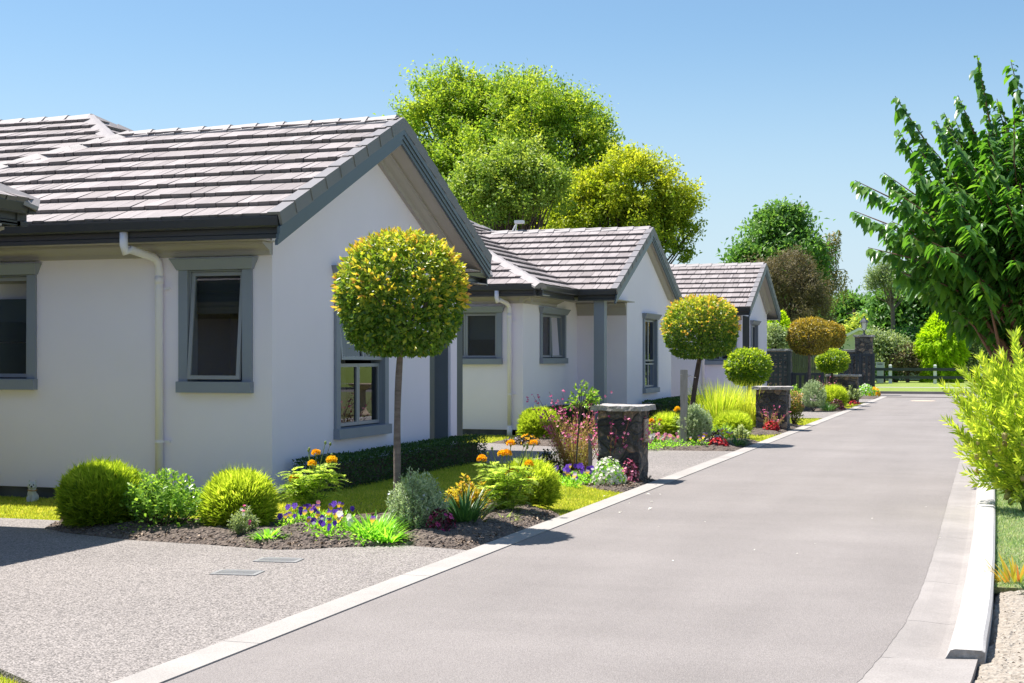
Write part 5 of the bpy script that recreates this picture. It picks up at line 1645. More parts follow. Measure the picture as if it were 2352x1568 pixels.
def pillar(name, xr, yn, w, dpt, h, label, group, seed, cap=.06, over=.075, plaque=True, z0=-.05):
    cx, cy = xr - w / 2, yn + dpt / 2
    root = empty(name, (cx, cy, 0), label, "pillar", group)
    mb = MB(); stone_block(mb, -w / 2, w / 2, -dpt / 2, dpt / 2, z0, h - cap, .035, .013, seed)
    part("shaft", mb, M_STONE, root)
    mb = MB(); stone_block(mb, -w / 2 - over, w / 2 + over, -dpt / 2 - over, dpt / 2 + over, h - cap, h, .025, .026, seed + 5)
    part("cap_stone", mb, M_SLAB, root)
    if plaque:
        mb = MB(); x = w / 2 + .008
        mb.box(x, x + .018, -.02, .17, h * .52, h * .82)
        pl = part("plaque", mb, M_PLAQ, root)
        mb = MB(); x += .019
        for a in ((.015, .135, h * .56, h * .563), (.015, .135, h * .775, h * .778), (.015, .018, h * .563, h * .775), (.132, .135, h * .563, h * .775)):
            mb.box(x, x + .002, a[0], a[1], a[2], a[3])
        part("engraved_border", mb, M_PLAQD, pl)
    return root
pillar("stone_pillar", -3.93, 16.5, .50, .50, .92, "nearest dark stone pillar with rough slate cap and tan plaque, pink wildflowers leaning on it", "stone pillars along the lane", 1)
pillar("stone_pillar", -3.86, 29.1, .62, .52, .90, "stone pillar beside small lime round tree, red flowers at its foot", "stone pillars along the lane", 2)
pillar("stone_pillar", -4.02, 47.6, .95, .55, .93, "farthest low stone pillar, tan stone in its face, in front of black slat gate", "stone pillars along the lane", 3, plaque=False)

YF = 56.6
fx = lambda v, Y=YF: on_y(v, 820, Y).x
fz = lambda v, vy, Y=YF: on_y(v, vy, Y).z
# lamp pillar, stone walls behind
YP = 57.6
p = on_y(1984, 800, YP)
lp = pillar("gate_pillar", p.x + .32, YP, .66, .6, fz(1984, 769, YP), "tall square stone gate pillar carrying a lantern, behind black slat gate", None, 4, cap=.08, over=.07, plaque=False)
def lantern(loc, label):
    root = empty("lantern", loc, label, "lantern")
    mb = MB(); mb.lathe((0, 0, 0), [(.10, 0), (.10, .025), (.045, .05), (.03, .10), (.035, .16), (.06, .19)], 10)
    part("base", mb, M_BLACK, root)
    for k in range(4):
        a = math.pi / 4 + k * math.pi / 2
        mb = MB(); mb.tube([(.05 * math.cos(a), .05 * math.sin(a), .18), (.115 * math.cos(a), .115 * math.sin(a), .25), (.15 * math.cos(a), .15 * math.sin(a), .50)], .012, 5)
        part("bracket", mb, M_BLACK, root)
    mb = MB(); mb.lathe((0, 0, 0), [(.085, .22), (.135, .50)], 6); part("glass", mb, M_FROST, root)
    mb = MB(); mb.lathe((0, 0, 0), [(.185, .50), (.175, .525), (.11, .60), (.045, .655), (.03, .68), (.025, .72), (.005, .76)], 6); part("roof", mb, M_BLACK, root)
    return root
lantern((p.x - .01, YP + .3, fz(1984, 769, YP)), "black lantern with frosted glass standing on tall stone gate pillar")
def stone_wall(x0, x1, y, h, label, seed):
    root = empty("stone_wall", ((x0 + x1) / 2, y, 0), label, "wall", "stone walls at the lane entrance")
    L = (x1 - x0) / 2
    mb = MB(); stone_block(mb, -L, L, -.2, .2, -.05, h - .09, .09, .02, seed); part("wall", mb, M_STONE, root)
    mb = MB(); stone_block(mb, -L - .03, L + .03, -.26, .26, h - .09, h, .08, .02, seed + 3); part("cap_stone", mb, M_SLAB, root)
stone_wall(fx(1700, YP), fx(1815, YP), YP + .4, fz(1790, 801, YP + .4), "stone wall with pale capping behind the black trellis panel", 6)
stone_wall(fx(1930, YP), p.x - .36, YP + .4, fz(1950, 803, YP + .4), "short stone wall with pale capping left of the lantern pillar", 7)

def slat_fence(x0, x1, y, z0, z1, label, name, vert, horiz, posts, mat=M_BLACK, group=None, cat="fence"):
    root = empty(name, ((x0 + x1) / 2, y, 0), label, cat, group)
    W = (x1 - x0) / 2
    for q0, q1 in ((z1 - .10, z1), (z0, z0 + .09)):
        mb = MB(); mb.box(-W, W, -.03, .03, q0, q1); part("rail", mb, mat, root)
    mb = MB()
    if vert:
        k = int((2 * W) / vert)
        for i in range(k):
            x = -W + (i + .5) * 2 * W / k
            mb.box(x - vert * .26, x + vert * .26, -.016, .016, z0 + .091, z1 - .101)
    if horiz:
        k = int((z1 - z0 - .2) / horiz)
        for i in range(k):
            z = z0 + .1 + (i + .5) * (z1 - z0 - .2) / k
            mb.box(-W, W, -.034, -.017, z - horiz * .18, z + horiz * .18)
    part("slat_panel", mb, mat, root)
    for q in posts:
        mb = MB(); x = -W + 2 * W * q
        mb.box(x - .05, x + .05, -.09, -.035, -.03, z1 + .02); part("post", mb, mat, root)
    return root
slat_fence(fx(1752), fx(1816), YF - .2, .05, fz(1790, 808), "black trellis panel with square openings in front of left stone wall", "trellis_fence", .16, .16, (.0, .99))
slat_fence(fx(1820), fx(1890), YF + .1, .05, fz(1850, 856), "low black trellis gate between the trellis panel and the slat gate", "trellis_gate", .17, .0, (.0, .5, .99), cat="gate")
slat_fence(fx(1930), fx(2009), YF - .3, .05, fz(1990, 812), "tall black slat gate with open vertical gaps before the lantern pillar", "slat_gate", .17, .0, (.0, .6, .99), cat="gate")
# weathered paling fence behind low gate
root = empty("paling_fence", (fx(1850, 62), 62, 0), "weathered greenish paling fence seen above the low black gate", "fence")
mb = MB()
W = (fx(1905, 62) - fx(1790, 62)) / 2
k = 26
for i in range(k):
    x = -W + 2 * W * (i + .5) / k
    mb.box(x - W / k * .94, x + W / k * .94, -.012 + .004 * (i % 3), .012, 0, fz(1850, 806, 62) + .02 * math.sin(i * 5.1))
part("paling", mb, surf("weathered_paling", (0.10, 0.115, 0.07), .9, .35, 3, .4, 40, stretch=(8, 8, .4)), root)

# two rail fence across the street
YR = 80.5
px = [on_y(v, 860, YR).x for v in (2045, 2148.7, 2252.7)]
st = (px[2] - px[0]) / 2
posts = [px[0] + st * i for i in range(-2, 9)]
root = empty("post_and_rail_fence", (px[0], YR, 0.06), "two rail dark fence with square white posts beyond the cross street", "fence")
for i, x in enumerate(posts):
    mb = MB(); mb.box(x - px[0] - .085, x - px[0] + .085, -.085, .085, -.1, 1.0)
    mb.hexa([(x - px[0] - .085, -.085, 1.0), (x - px[0] + .085, -.085, 1.0), (x - px[0] + .085, .085, 1.0), (x - px[0] - .085, .085, 1.0), (x - px[0] - .05, -.05, 1.03), (x - px[0] + .05, -.05, 1.03), (x - px[0] + .05, .05, 1.03), (x - px[0] - .05, .05, 1.03)])
    part("post", mb, M_WHITE, root)
for z in (.70, .26):
    mb = MB(); mb.box(posts[0] - px[0] - .2, posts[-1] - px[0] + .2, -.125, -.087, z, z + .155); part("rail", mb, M_RAIL, root)
# cream letterbox behind it
q = on_y(2022, 850, 82.0)
root = empty("letterbox", (q.x, q.y, 0.06), "cream letterbox on broad post behind the dark rail fence", "letterbox")
mb = MB(); mb.box(-.17, .17, -.12, .12, -.05, .78); part("post", mb, M_CREAM, root)
mb = MB(); mb.box(-.22, .22, -.2, .2, .78, 1.12); mb.box(-.24, .24, -.22, .22, 1.12, 1.16); bx = part("box", mb, M_CREAM, root)
mb = MB(); mb.box(-.14, .14, -.212, -.201, 1.03, 1.07); part("slot", mb, M_BLACK, bx)
# pale green shed with white roof
q = on_y(1974, 752, 98)
m_ = mpx(q)
root = empty("shed", (q.x, 98, 0), "pale green weatherboard shed with white gable roof beyond the trees", "shed")
hw, ze, za = 3.4, 1.5 + 46 * m_, 1.5 + 66 * m_
mb = MB()
hl = 39 * m_ / CS
mb.add([(-hl, 0, 0), (5, 0, 0), (5, 0, ze - .3), (0, 0, za - .12), (-hl, 0, ze - .12)], [(0, 1, 2, 3, 4)])
mb.add([(-hl, 0, 0), (-hl, 8, 0), (-hl, 8, ze - .12), (-hl, 0, ze - .12)], [(0, 1, 2, 3)])
for i in range(28):
    x = -hl + .1 + i * .22
    mb.box(x - .015, x + .015, -.03, -.002, 0, ze - .35)
part("wall", mb, M_SHED, root)
mb = MB()
mb.extr((0, -.35, 0), (0, 8, 0), (1, 0, 0), (0, 0, 1), [(-hl - .25, ze - .30), (-hl - .25, ze - .12), (0, za + .05), (0, za - .13)])
mb.extr((0, -.35, 0), (0, 8, 0), (1, 0, 0), (0, 0, 1), [(0.002, za - .13), (0.002, za + .05), (5.2, ze - .3), (5.2, ze - .48)])
mb.extr((0, 3, 0), (0, 9, 0), (1, 0, 0), (0, 0, 1), [(.6, za - .30), (.6, za - .1), (4.6, za + 1.0), (4.6, za + .7)])
part("roof", mb, M_SHEDR, root)
# distant pole
q = at_d(1962, 735, 112)
root = empty("utility_pole", (q.x, q.y, 0), "thin dark utility pole among the far trees", "pole")
mb = MB(); mb.tube([(0, 0, 0), (0, 0, q.z + .9)], [.16, .13], 8); part("pole", mb, M_BARKD, root)
mb = MB(); mb.box(-.6, .6, -.06, .06, q.z + .5, q.z + .6); part("crossarm", mb, M_BARKD, root)

# stakes
def stake(loc, h, label, lean=(0, 0), w=.035):
    root = empty("garden_stake", loc, label, "stake")
    mb = MB(); mb.hexa([(-w, -w * .7, -.05), (w, -w * .7, -.05), (w, w * .7, -.05), (-w, w * .7, -.05), (-w + lean[0], -w * .7 + lean[1], h), (w + lean[0], -w * .7 + lean[1], h), (w + lean[0], w * .7 + lean[1], h - .01), (-w + lean[0], w * .7 + lean[1], h - .02)])
    part("stake", mb, M_STAKE, root)
    return root
s1 = gp(1571, 1028)
sr = stake(s1, 1.5 - 29 * mpx(s1), "weathered square timber stake beside the second round clipped tree", (.0, .0), .055)
zt_ = 1.5 - 40 * mpx(s1)
mb = MB(); mb.tube([(-.05, -.05, zt_), (.08, .0, zt_ - .03), (.19, .05, zt_ - .05), (.17, .09, zt_ - .05), (.05, .06, zt_)], .005, 5); part("wire_tie", mb, M_GRATE, sr)
stake(gp(1356, 1100), .56, "short pale stake among the pink wildflowers next to the young citrus tree", (.0, .0), .022)

# drain grates set in the first driveway
def grate(vx, vy, label):
    c = gp(vx, vy)
    root = empty("drain_grate", (c.x, c.y, 0.0), label, "drain grate", "metal drain grates in the driveway")
    mb = MB(); a, b = .165, .10
    for x0, x1, y0, y1 in ((-a, a, -b, -b + .03), (-a, a, b - .03, b), (-a, -a + .03, -b + .03, b - .03), (a - .03, a, -b + .03, b - .03)):
        mb.box(x0, x1, y0, y1, -.01, .006)
    part("frame", mb, M_GRATE, root)
    mb = MB()
    for i in range(6):
        y = -b + .05 + i * .034
        mb.box(-a + .031, a - .031, y - .007, y + .013, -.01, .005)
    part("bar", mb, M_GRATE, root)
    mb = MB(); mb.box(-a + .03, a - .03, -b + .03, b - .03, .0015, .002); part("pit", mb, M_PLINTH, root)
    root.rotation_euler = (0, 0, .15)
grate(640, 1287, "metal drain grate in the driveway, nearer to the flower bed")
grate(545, 1316, "metal drain grate in the driveway, farther from the flower bed")
c = gp(2121, 921)
root = empty("service_cover", (c.x, c.y, 0), "round pale orange service cover on the far lane", "cover")
mb = MB(); mb.lathe((0, 0, 0), [(.42, .0), (.42, .012), (.38, .016), (.05, .018)], 18); part("lid", mb, M_SAND, root)
mb = MB(); mb.lathe((0, 0, 0), [(.47, .0), (.47, .006), (.425, .0065)], 18); part("rim", mb, M_CONC, root)

# antenna on the second roof
mb = MB()
b0 = at_d(1172, 541, 33.0); b1 = at_d(1187, 511, 33.0)
mb.tube([b0, b1], .018, 6); mb.tube([b0 + Vector((.12, 0, 0)), b1], .012, 6)
an = mb.build("antenna", M_WHITE, H2.root)
mb = MB(); e = at_d(1193, 510, 33.0); mb.box(e.x - .10, e.x + .10, e.y - .08, e.y + .08, e.z - .03, e.z + .04)
mb.build("sensor_head", M_WHITE, an)

# dog figurine
dl = on_y(74, 1149, 12.62)
root = empty("dog_figurine", (dl.x, dl.y, -0.03), "small white terrier dog figurine with brown collar sitting against dark house base", "figurine")
def blob_mesh(name, balls, vox):
    bm = bmesh.new()
    for c, r in balls:
        r = r if isinstance(r, tuple) else (r, r, r)
        bmesh.ops.create_icosphere(bm, subdivisions=3, radius=1.0, matrix=Matrix.Translation(c) @ Matrix.Diagonal((*r, 1)))
    me = bpy.data.meshes.new(name + "_base"); bm.to_mesh(me); bm.free()
    o = bpy.data.objects.new(name + "_base", me); COL.objects.link(o)
    md = o.modifiers.new("r", 'REMESH'); md.mode = 'VOXEL'; md.voxel_size = vox
    sm = o.modifiers.new("s", 'SMOOTH'); sm.factor = .5; sm.iterations = 2
    dg = bpy.context.evaluated_depsgraph_get()
    m2 = bpy.data.meshes.new_from_object(o.evaluated_get(dg)); m2.name = name
    bpy.data.objects.remove(o); bpy.data.meshes.remove(me)
    m2.polygons.foreach_set("use_smooth", [True] * len(m2.polygons))
    return m2
DB = [((0, .015, .05), (.062, .055, .06)), ((-.03, .02, .035), (.045, .05, .04)), ((.0, -.005, .085), (.05, .042, .06)), ((.004, -.01, .125), (.042, .038, .045)),
      ((.028, -.035, .03), (.018, .02, .045)), ((-.022, -.035, .03), (.018, .02, .045)), ((.03, -.048, .008), (.018, .024, .012)), ((-.022, -.048, .008), (.018, .024, .012)),
      ((.004, -.012, .178), (.047, .043, .043)), ((.022, -.045, .166), (.026, .028, .022)), ((-.03, -.0, .168), (.02, .022, .028)), ((.034, -.0, .168), (.016, .022, .028)),
      ((-.03, .0, .218), (.012, .008, .022)), ((.036, .006, .216), (.012, .008, .021)), ((-.07, .03, .02), (.02, .014, .014))]
me = blob_mesh("body", [(Vector(c), r) for c, r in DB], .006); me.materials.append(M_STATUE)
link("body", me, None, root)
for c, r, nm in (((.033, -.072, .172), .0105, "nose"), ((.000, -.056, .187), .0075, "eye"), ((.040, -.046, .187), .0075, "eye")):
    mb = MB(); mb.ball(c, r, 10); part(nm, mb, M_STATD, root, True)
mb = MB()
mb.tube([(.004 + .047 * math.cos(t), -.008 + .043 * math.sin(t), .128 + .004 * math.sin(t * 2)) for t in [i * math.pi / 10 for i in range(21)]], .006, 6, cap=False)
part("collar", mb, M_COLLAR, root)
root.rotation_euler = (0, 0, .12)

# bird bath on the far side of the lane: seen as a reflection in the gable window
root = empty("bird_bath", (1.0, 32.6, 0.02), "pale concrete bird bath on a pedestal, mirrored in the nearest gable window", "bird bath")
mb = MB(); mb.lathe((0, 0, 0), [(.20, 0), (.20, .06), (.15, .10), (.11, .16), (.085, .40), (.08, .60), (.10, .66)], 18); part("pedestal", mb, M_SAND, root, True)
mb = MB(); mb.lathe((0, 0, 0), [(.10, .66), (.16, .70), (.34, .78), (.36, .82), (.33, .825), (.2, .775), (.02, .76)], 20); part("bowl", mb, M_SAND, root, True)

# ------------------------------------------------------------------ clipped round-headed trees
def spot(vx, vy, z=.02):
    p = gp(vx, vy); p.z = z; return p
GT = "round-headed clipped trees along the lane"
c = spot(906, 1221); m_ = mpx(c)
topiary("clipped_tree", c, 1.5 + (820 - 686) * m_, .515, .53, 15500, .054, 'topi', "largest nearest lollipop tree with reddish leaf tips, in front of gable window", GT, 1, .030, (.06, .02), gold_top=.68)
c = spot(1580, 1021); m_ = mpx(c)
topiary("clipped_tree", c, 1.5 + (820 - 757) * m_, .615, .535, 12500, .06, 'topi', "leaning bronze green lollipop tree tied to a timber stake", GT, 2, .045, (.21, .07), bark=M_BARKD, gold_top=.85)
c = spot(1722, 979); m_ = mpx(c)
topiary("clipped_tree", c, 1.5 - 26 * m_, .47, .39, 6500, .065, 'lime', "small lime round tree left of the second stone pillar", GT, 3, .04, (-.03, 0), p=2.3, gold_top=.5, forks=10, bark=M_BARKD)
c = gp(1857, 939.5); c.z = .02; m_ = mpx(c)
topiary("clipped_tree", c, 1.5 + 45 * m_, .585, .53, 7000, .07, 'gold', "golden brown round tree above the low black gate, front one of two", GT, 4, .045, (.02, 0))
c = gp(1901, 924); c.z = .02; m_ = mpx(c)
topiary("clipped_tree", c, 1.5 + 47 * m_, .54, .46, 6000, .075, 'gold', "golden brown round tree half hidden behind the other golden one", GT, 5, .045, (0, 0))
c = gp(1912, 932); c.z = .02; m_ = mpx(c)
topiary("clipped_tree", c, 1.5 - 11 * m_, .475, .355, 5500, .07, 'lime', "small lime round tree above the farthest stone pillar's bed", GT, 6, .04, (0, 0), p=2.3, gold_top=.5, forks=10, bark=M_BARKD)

# ------------------------------------------------------------------ bed one
GG = "feathery lime globe conifers"
conifer_globe("globe_conifer", spot(236, 1214), .275, .46, 14000, "largest feathery globe shrub at left end of the nearest bed, partly shaded", GG, 11, hue=-.06)
conifer_globe("globe_conifer", spot(549, 1223), .215, .405, 11000, "lime feathery globe shrub between leafy shrub and tall marigold", GG, 12, hue=.06)
conifer_globe("globe_conifer", spot(1215, 1170), .20, .36, 9000, "feathery lime globe shrub behind the right hand marigold", GG, 13, hue=.06)
twig_shrub("leafy_shrub", spot(378, 1222), .40, .53, 120, 18, .052, .031, 'shrub', "open bright green leafy shrub between two feathery globes by the house wall", seed=14, dome=.35, dense=600)
r_ = twig_shrub("snapdragon", spot(559, 1242), .12, .27, 60, 16, .036, .011, 'pale', "small grey green snapdragon with a few pink and white flowers", "flowering plant", None, 15, M_STEM, .4)
rng = R(15)
blossoms(r_, np.array([[.0, -.03, .24], [.02, -.03, .2]]), .016, 'white', 3); blossoms(r_, np.array([[.03, -.05, .23], [.08, -.04, .15], [.085, -.05, .13], [.02, -.02, .27]]), .016, 'mag', 4)
clump("leafy_clump", spot(618, 1250), 150, .16, .032, 'clump', "small bright green rosette beside dry straw clump", seed=16, spread=.07, up=.7, bend=.8)
clump("dry_clump", spot(672, 1247), 46, .12, .009, 'dry', "withered straw coloured clump at front of bed", seed=17, spread=.05, up=.7, bend=1.0)
def rel(c, vx, vy):
    """offset of something seen at (vx,vy) standing at the same distance as plant base c"""
    q = at_d(vx, vy, dist(c)); return (q.x - c.x, q.y - c.y, q.z - c.z)
c = spot(715, 1193); m_ = mpx(c)
marigold("marigold", c, .64, .27, [(*rel(c, 762, 1058), 12.5 * m_, 'yellow'), (*rel(c, 726, 1041), 10.0 * m_, 'orange'), (*rel(c, 717, 1066), 10.0 * m_, 'yellow'), (*rel(c, 675, 1101), 11.2 * m_, 'orange')],
         "tall ferny marigold with four blooms in front of the box hedge", 18, 330)
c = spot(1165, 1189); m_ = mpx(c)
marigold("marigold", c, .62, .27, [(*rel(c, 1173, 1019), 10.0 * m_, 'orange'), (*rel(c, 1164, 1043), 11.2 * m_, 'orange'), (*rel(c, 1153, 1043), 10.0 * m_, 'yellow'), (*rel(c, 1107, 1055), 11.2 * m_, 'orange'), (*rel(c, 1226, 1018), 8.8 * m_, 'orange'), (*rel(c, 1215, 1066), 10.0 * m_, 'yellow'), (*rel(c, 1176, 1089), 13.8 * m_, 'yellow'), (*rel(c, 1218, 1102), 7.5 * m_, 'orange')],
         "broad ferny marigold with eight orange blooms at right end of nearest bed", 19, 420)
pk = [(668, 1226, (1, 1, 0), "purple pansy plant right beside the dry straw clump"), (690, 1212, (1, 0, 1), "purple pansy plant under the tall marigold's left side"), (712, 1205, (5, 1, 1), "pansy plant with one pink flower under the tall marigold"),
      (735, 1236, (0, 0, 4, 0), "yellow and purple pansy plant at front edge of the bed"), (745, 1214, (0, 1), "small purple pansy plant right under the tall marigold stem"), (762, 1232, (0, 4, 0), "pansy plant with lilac faces left of the white pansies"),
      (785, 1224, (0, 0, 1), "pansy plant with the tallest purple flower, beside bright green clump"), (798, 1238, (3, 3, 2), "white pansy plant in front of bright green clump"), (755, 1248, (1, 1), "low deep purple pansy plant nearest to the driveway edge"), (845, 1251, (0,), "single yellow and purple pansy below the bright green clump")]
for i, (vx, vy, fl, lb) in enumerate(pk):
    pansy(spot(vx, vy), fl + (fl if i != 9 else ()), lb, 100 + i, .12, .17 if i != 6 else .22, fr=.026)
clump("leafy_clump", spot(858, 1240), 260, .25, .024, 'clump', "wide bright green leafy clump left of the grey green bush", seed=20, spread=.15, up=.9, bend=.6)
clump("leafy_clump", spot(892, 1248), 130, .19, .026, 'clump', "small bright green clump at foot of the grey green bush", seed=21, spread=.07, up=.6, bend=.9, tshift=.15)
needle_bush("rosemary_bush", spot(958, 1228), .27, .54, 520, "grey green needle bush with white flowers hiding the trunk base of nearest tree", 22, white=22, L=.030, tshift=.1)
mound_flowers("begonia", spot(1013, 1234), .125, .22, 260, 34, 'burg', 'mag', "magenta begonia in front of dark strap leaves", 23, .035, .022)
clump("strap_clump", spot(1068, 1216), 130, .42, .026, 'strap', "dark green strap leaved clump right of magenta begonia", seed=24, spread=.10, up=1.0, bend=.75)
twig_shrub("bronze_shrub", spot(1078, 1193), .23, .40, 60, 16, .05, .028, 'bronze', "bronze tipped yellow green shrub behind dark strap leaves", seed=25, tip_red=.2, dome=.45)
clump("leafy_clump", spot(1105, 1212), 26, .16, .028, 'bronze', "few yellowing leaves at right foot of the strap clump", seed=26, spread=.05, up=.6, bend=.8)

for vx, vy, mt, lb, sd, n_, L_ in ((700, 1238, 'clump', "low green filler between dry clump and purple pansies", 27, 90, .12), (775, 1243, 'dry', "straw coloured faded pansy foliage near the white pansies", 28, 60, .10), (1160, 1205, 'marig', "low feathery green seedling at foot of right hand marigold", 29, 80, .13), (455, 1238, 'clump', "tiny green seedling tuft in open soil below the lime globe", 33, 26, .07)):
    clump("low_tuft", spot(vx, vy), n_, L_, .016, mt, lb, seed=sd, spread=.08, up=.7, bend=.9)
# hedges
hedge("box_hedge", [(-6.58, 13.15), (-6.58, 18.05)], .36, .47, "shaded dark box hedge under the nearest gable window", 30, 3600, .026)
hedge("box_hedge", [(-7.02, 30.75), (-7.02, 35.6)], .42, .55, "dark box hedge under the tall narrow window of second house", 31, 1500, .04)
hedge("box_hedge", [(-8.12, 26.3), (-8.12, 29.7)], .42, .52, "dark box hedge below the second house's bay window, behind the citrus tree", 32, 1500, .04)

# ------------------------------------------------------------------ bed two, round the first pillar
def wildflower(name, loc, h, r, nst, nbl, label, seed, lean=(0, 0), dark=0.0, base=True):
    rng = R(seed)
    root = empty(name, loc, label, "flowering plant", "wispy pink wildflowers")
    a = rng.uniform(0, 6.28, nst); q = np.sqrt(rng.random(nst))
    P = np.stack([np.cos(a) * q * r * .25, np.sin(a) * q * r * .25, np.full(nst, -.01)], 1)
    D = np.stack([np.cos(a) * q * r * .85 / h + lean[0], np.sin(a) * q * r * .85 / h + lean[1], np.full(nst, 1.0)], 1) + rng.normal(0, .08, (nst, 3))
    Ls = h * rng.uniform(.45, 1.1, nst)
    mb = MB(); tips = []
    for i in range(nst):
        b = P[i]; d = unit(D[i]); m = b + d * Ls[i] * .55; sag = np.array([d[0], d[1], -.25]) * Ls[i] * .12
        t = b + d * Ls[i] + sag
        if i < 60: mb.tube([b, m, t], [.0045, .0035, .0022], 4, cap=False)
        tips.append((b, m, t))
    part("stalk", mb, M_STEMR, root)
    # thin leaves low down
    k = int(nst * 26)
    idx = rng.integers(0, nst, k); f = rng.random(k) ** 1.2 * .66
    B = np.array([t[0] for t in tips])[idx]; M = np.array([t[1] for t in tips])[idx]; T = np.array([t[2] for t in tips])[idx]
    f = f[:, None]; PP = (1 - f) ** 2 * B + 2 * f * (1 - f) * M + f * f * T + rng.normal(0, .02, (k, 3))
    PP[:, 2] = np.maximum(PP[:, 2], 0)
    leafobj("foliage", leaves(PP, unit(rdir(rng, k) * .7 + [0, 0, .9]), rdir(rng, k), (.055 * rng.uniform(.6, 1.3, k)), .011, .3 + f[:, 0] * .5 + rng.normal(0, .2, k), .1), LM['gaura'], root)
    bi = rng.integers(0, nst, nbl); f = (.62 + .42 * rng.random(nbl))[:, None]
    B = np.array([t[0] for t in tips])[bi]; M = np.array([t[1] for t in tips])[bi]; T = np.array([t[2] for t in tips])[bi]
    C = (1 - f) ** 2 * B + 2 * f * (1 - f) * M + f * f * T + rng.normal(0, .012, (nbl, 3))
    k = nbl // 2
    blossoms(root, C[:k], .022, 'pink', seed, petals=4); blossoms(root, C[k:], .018, 'mag', seed + 1, petals=4)
    return root
wildflower("pink_wildflower", spot(1322, 1082), 1.05, .58, 170, 250, "tall wispy pink wildflower clump round the young citrus stem", 40, (-.05, .0))
wildflower("pink_wildflower", spot(1408, 1104), .86, .42, 130, 230, "wispy pink wildflower clump leaning across the nearest stone pillar", 41, (.22, .0))
wildflower("pink_wildflower", spot(1768, 992), .52, .34, 34, 36, "thin pink wildflower in front of the second stone pillar", 42, (.25, .0))
wildflower("pink_wildflower", spot(1895, 926), .85, .38, 46, 60, "pink wildflower under the far small lime round tree", 43, (0, 0))
def citrus(loc):
    rng = R(44)
    root = empty("citrus_tree", loc, "young citrus tree with thin crooked stem among pink wildflowers", "tree")
    d = dist(loc); q = rel(loc, 1338, 925)
    mb = MB(); mb.tube([(0, 0, -.03), (.015, 0, .25), (.03, .01, .5), (q[0] * .6, q[1] * .6, q[2] - .2), (q[0], q[1], q[2])], [.014, .012, .011, .009, .006], 6)
    n = 330; PP = []; DD = []
    for i in range(22):
        a = rng.uniform(0, 6.28); e = rng.uniform(-.3, 1.4)
        tip = np.array(q) + np.array([math.cos(a) * math.cos(e) * .2, math.sin(a) * math.cos(e) * .2, math.sin(e) * .24])
        mb.tube([(q[0] * .8, q[1] * .8, q[2] - .12), (np.array(q) + tip) * .5, tip], [.006, .004, .002], 4, cap=False)
        for j in range(15):
            PP.append(np.array(q) + (tip - np.array(q)) * (.35 + .7 * j / 15)); DD.append(unit(rdir(rng, 1)[0] + unit(tip - np.array(q)) * .8))
    part("trunk", mb, M_BARKD, root)
    n = len(PP); ll = .058 * rng.uniform(.6, 1.2, n)
    leafobj("crown", leaves(np.array(PP), np.array(DD), unit(rdir(rng, n) + [0, 0, .8]), ll, ll * .5, .55 + rng.normal(0, .22, n), .2), LM['shrub'], root)
citrus(spot(1321, 1107))
twig_shrub("dark_shrub", spot(1256, 1110), .20, .40, 40, 15, .05, .03, 'darksh', "dark leaved shrub between right hand marigold and pink wildflowers", seed=45, dense=200)
r_ = twig_shrub("snapdragon", spot(1278, 1106), .11, .26, 30, 12, .035, .012, 'shrub', "salmon flowered snapdragon left of purple pansies near the citrus", "flowering plant", None, 46, M_STEM)
rng = R(46); blossoms(r_, rdir(rng, 12) * [.06, .06, .05] + [0, -.05, .2], .02, 'salmon', 5)
for i, (vx, vy, fl, lb) in enumerate(((1290, 1118, (1, 1, 0), "purple pansy plant left in the row before the citrus stem"), (1310, 1112, (1, 0, 1), "purple pansy plant just left of the citrus stem"), (1332, 1110, (1, 1, 1), "darkest purple pansy plant right of the citrus stem"), (1348, 1116, (4, 1, 2), "lilac pansy plant beside the white begonia"), (1310, 1124, (2, 4), "pale pansy plant on the lawn edge before the citrus"))):
    pansy(spot(vx, vy), fl + fl[:2], lb, 130 + i, .10, .17, fr=.03)
mound_flowers("begonia", spot(1397, 1117), .20, .30, 520, 170, 'clump', 'white', "white begonia mound on lawn edge before nearest stone pillar", 47, .035, .024)
mound_flowers("begonia", spot(1446, 1112), .11, .27, 240, 60, 'burg', 'pink', "pink begonia at foot of nearest stone pillar", 48, .03, .02)
# across the second driveway, left part of bed three
conifer_globe("globe_conifer", spot(1238, 1012), .31, .49, 6500, "feathery globe shrub behind pink wildflowers, below second house's downpipe", GG, 50, L=.1, hue=0)
mound_flowers("bedding_marigold", spot(1215, 1022), .17, .16, 130, 26, 'darksh', 'orange', "low orange bedding flowers left of shaded globe shrub by second house", 51, .04, .035, "low bedding flowers by the second house")
mound_flowers("bedding_plant", spot(1186, 1021), .2, .12, 200, 10, 'darksh', 'lilac', "low dark bedding plant at left end of second house's bed", 52, .04, .02, "low bedding flowers by the second house")
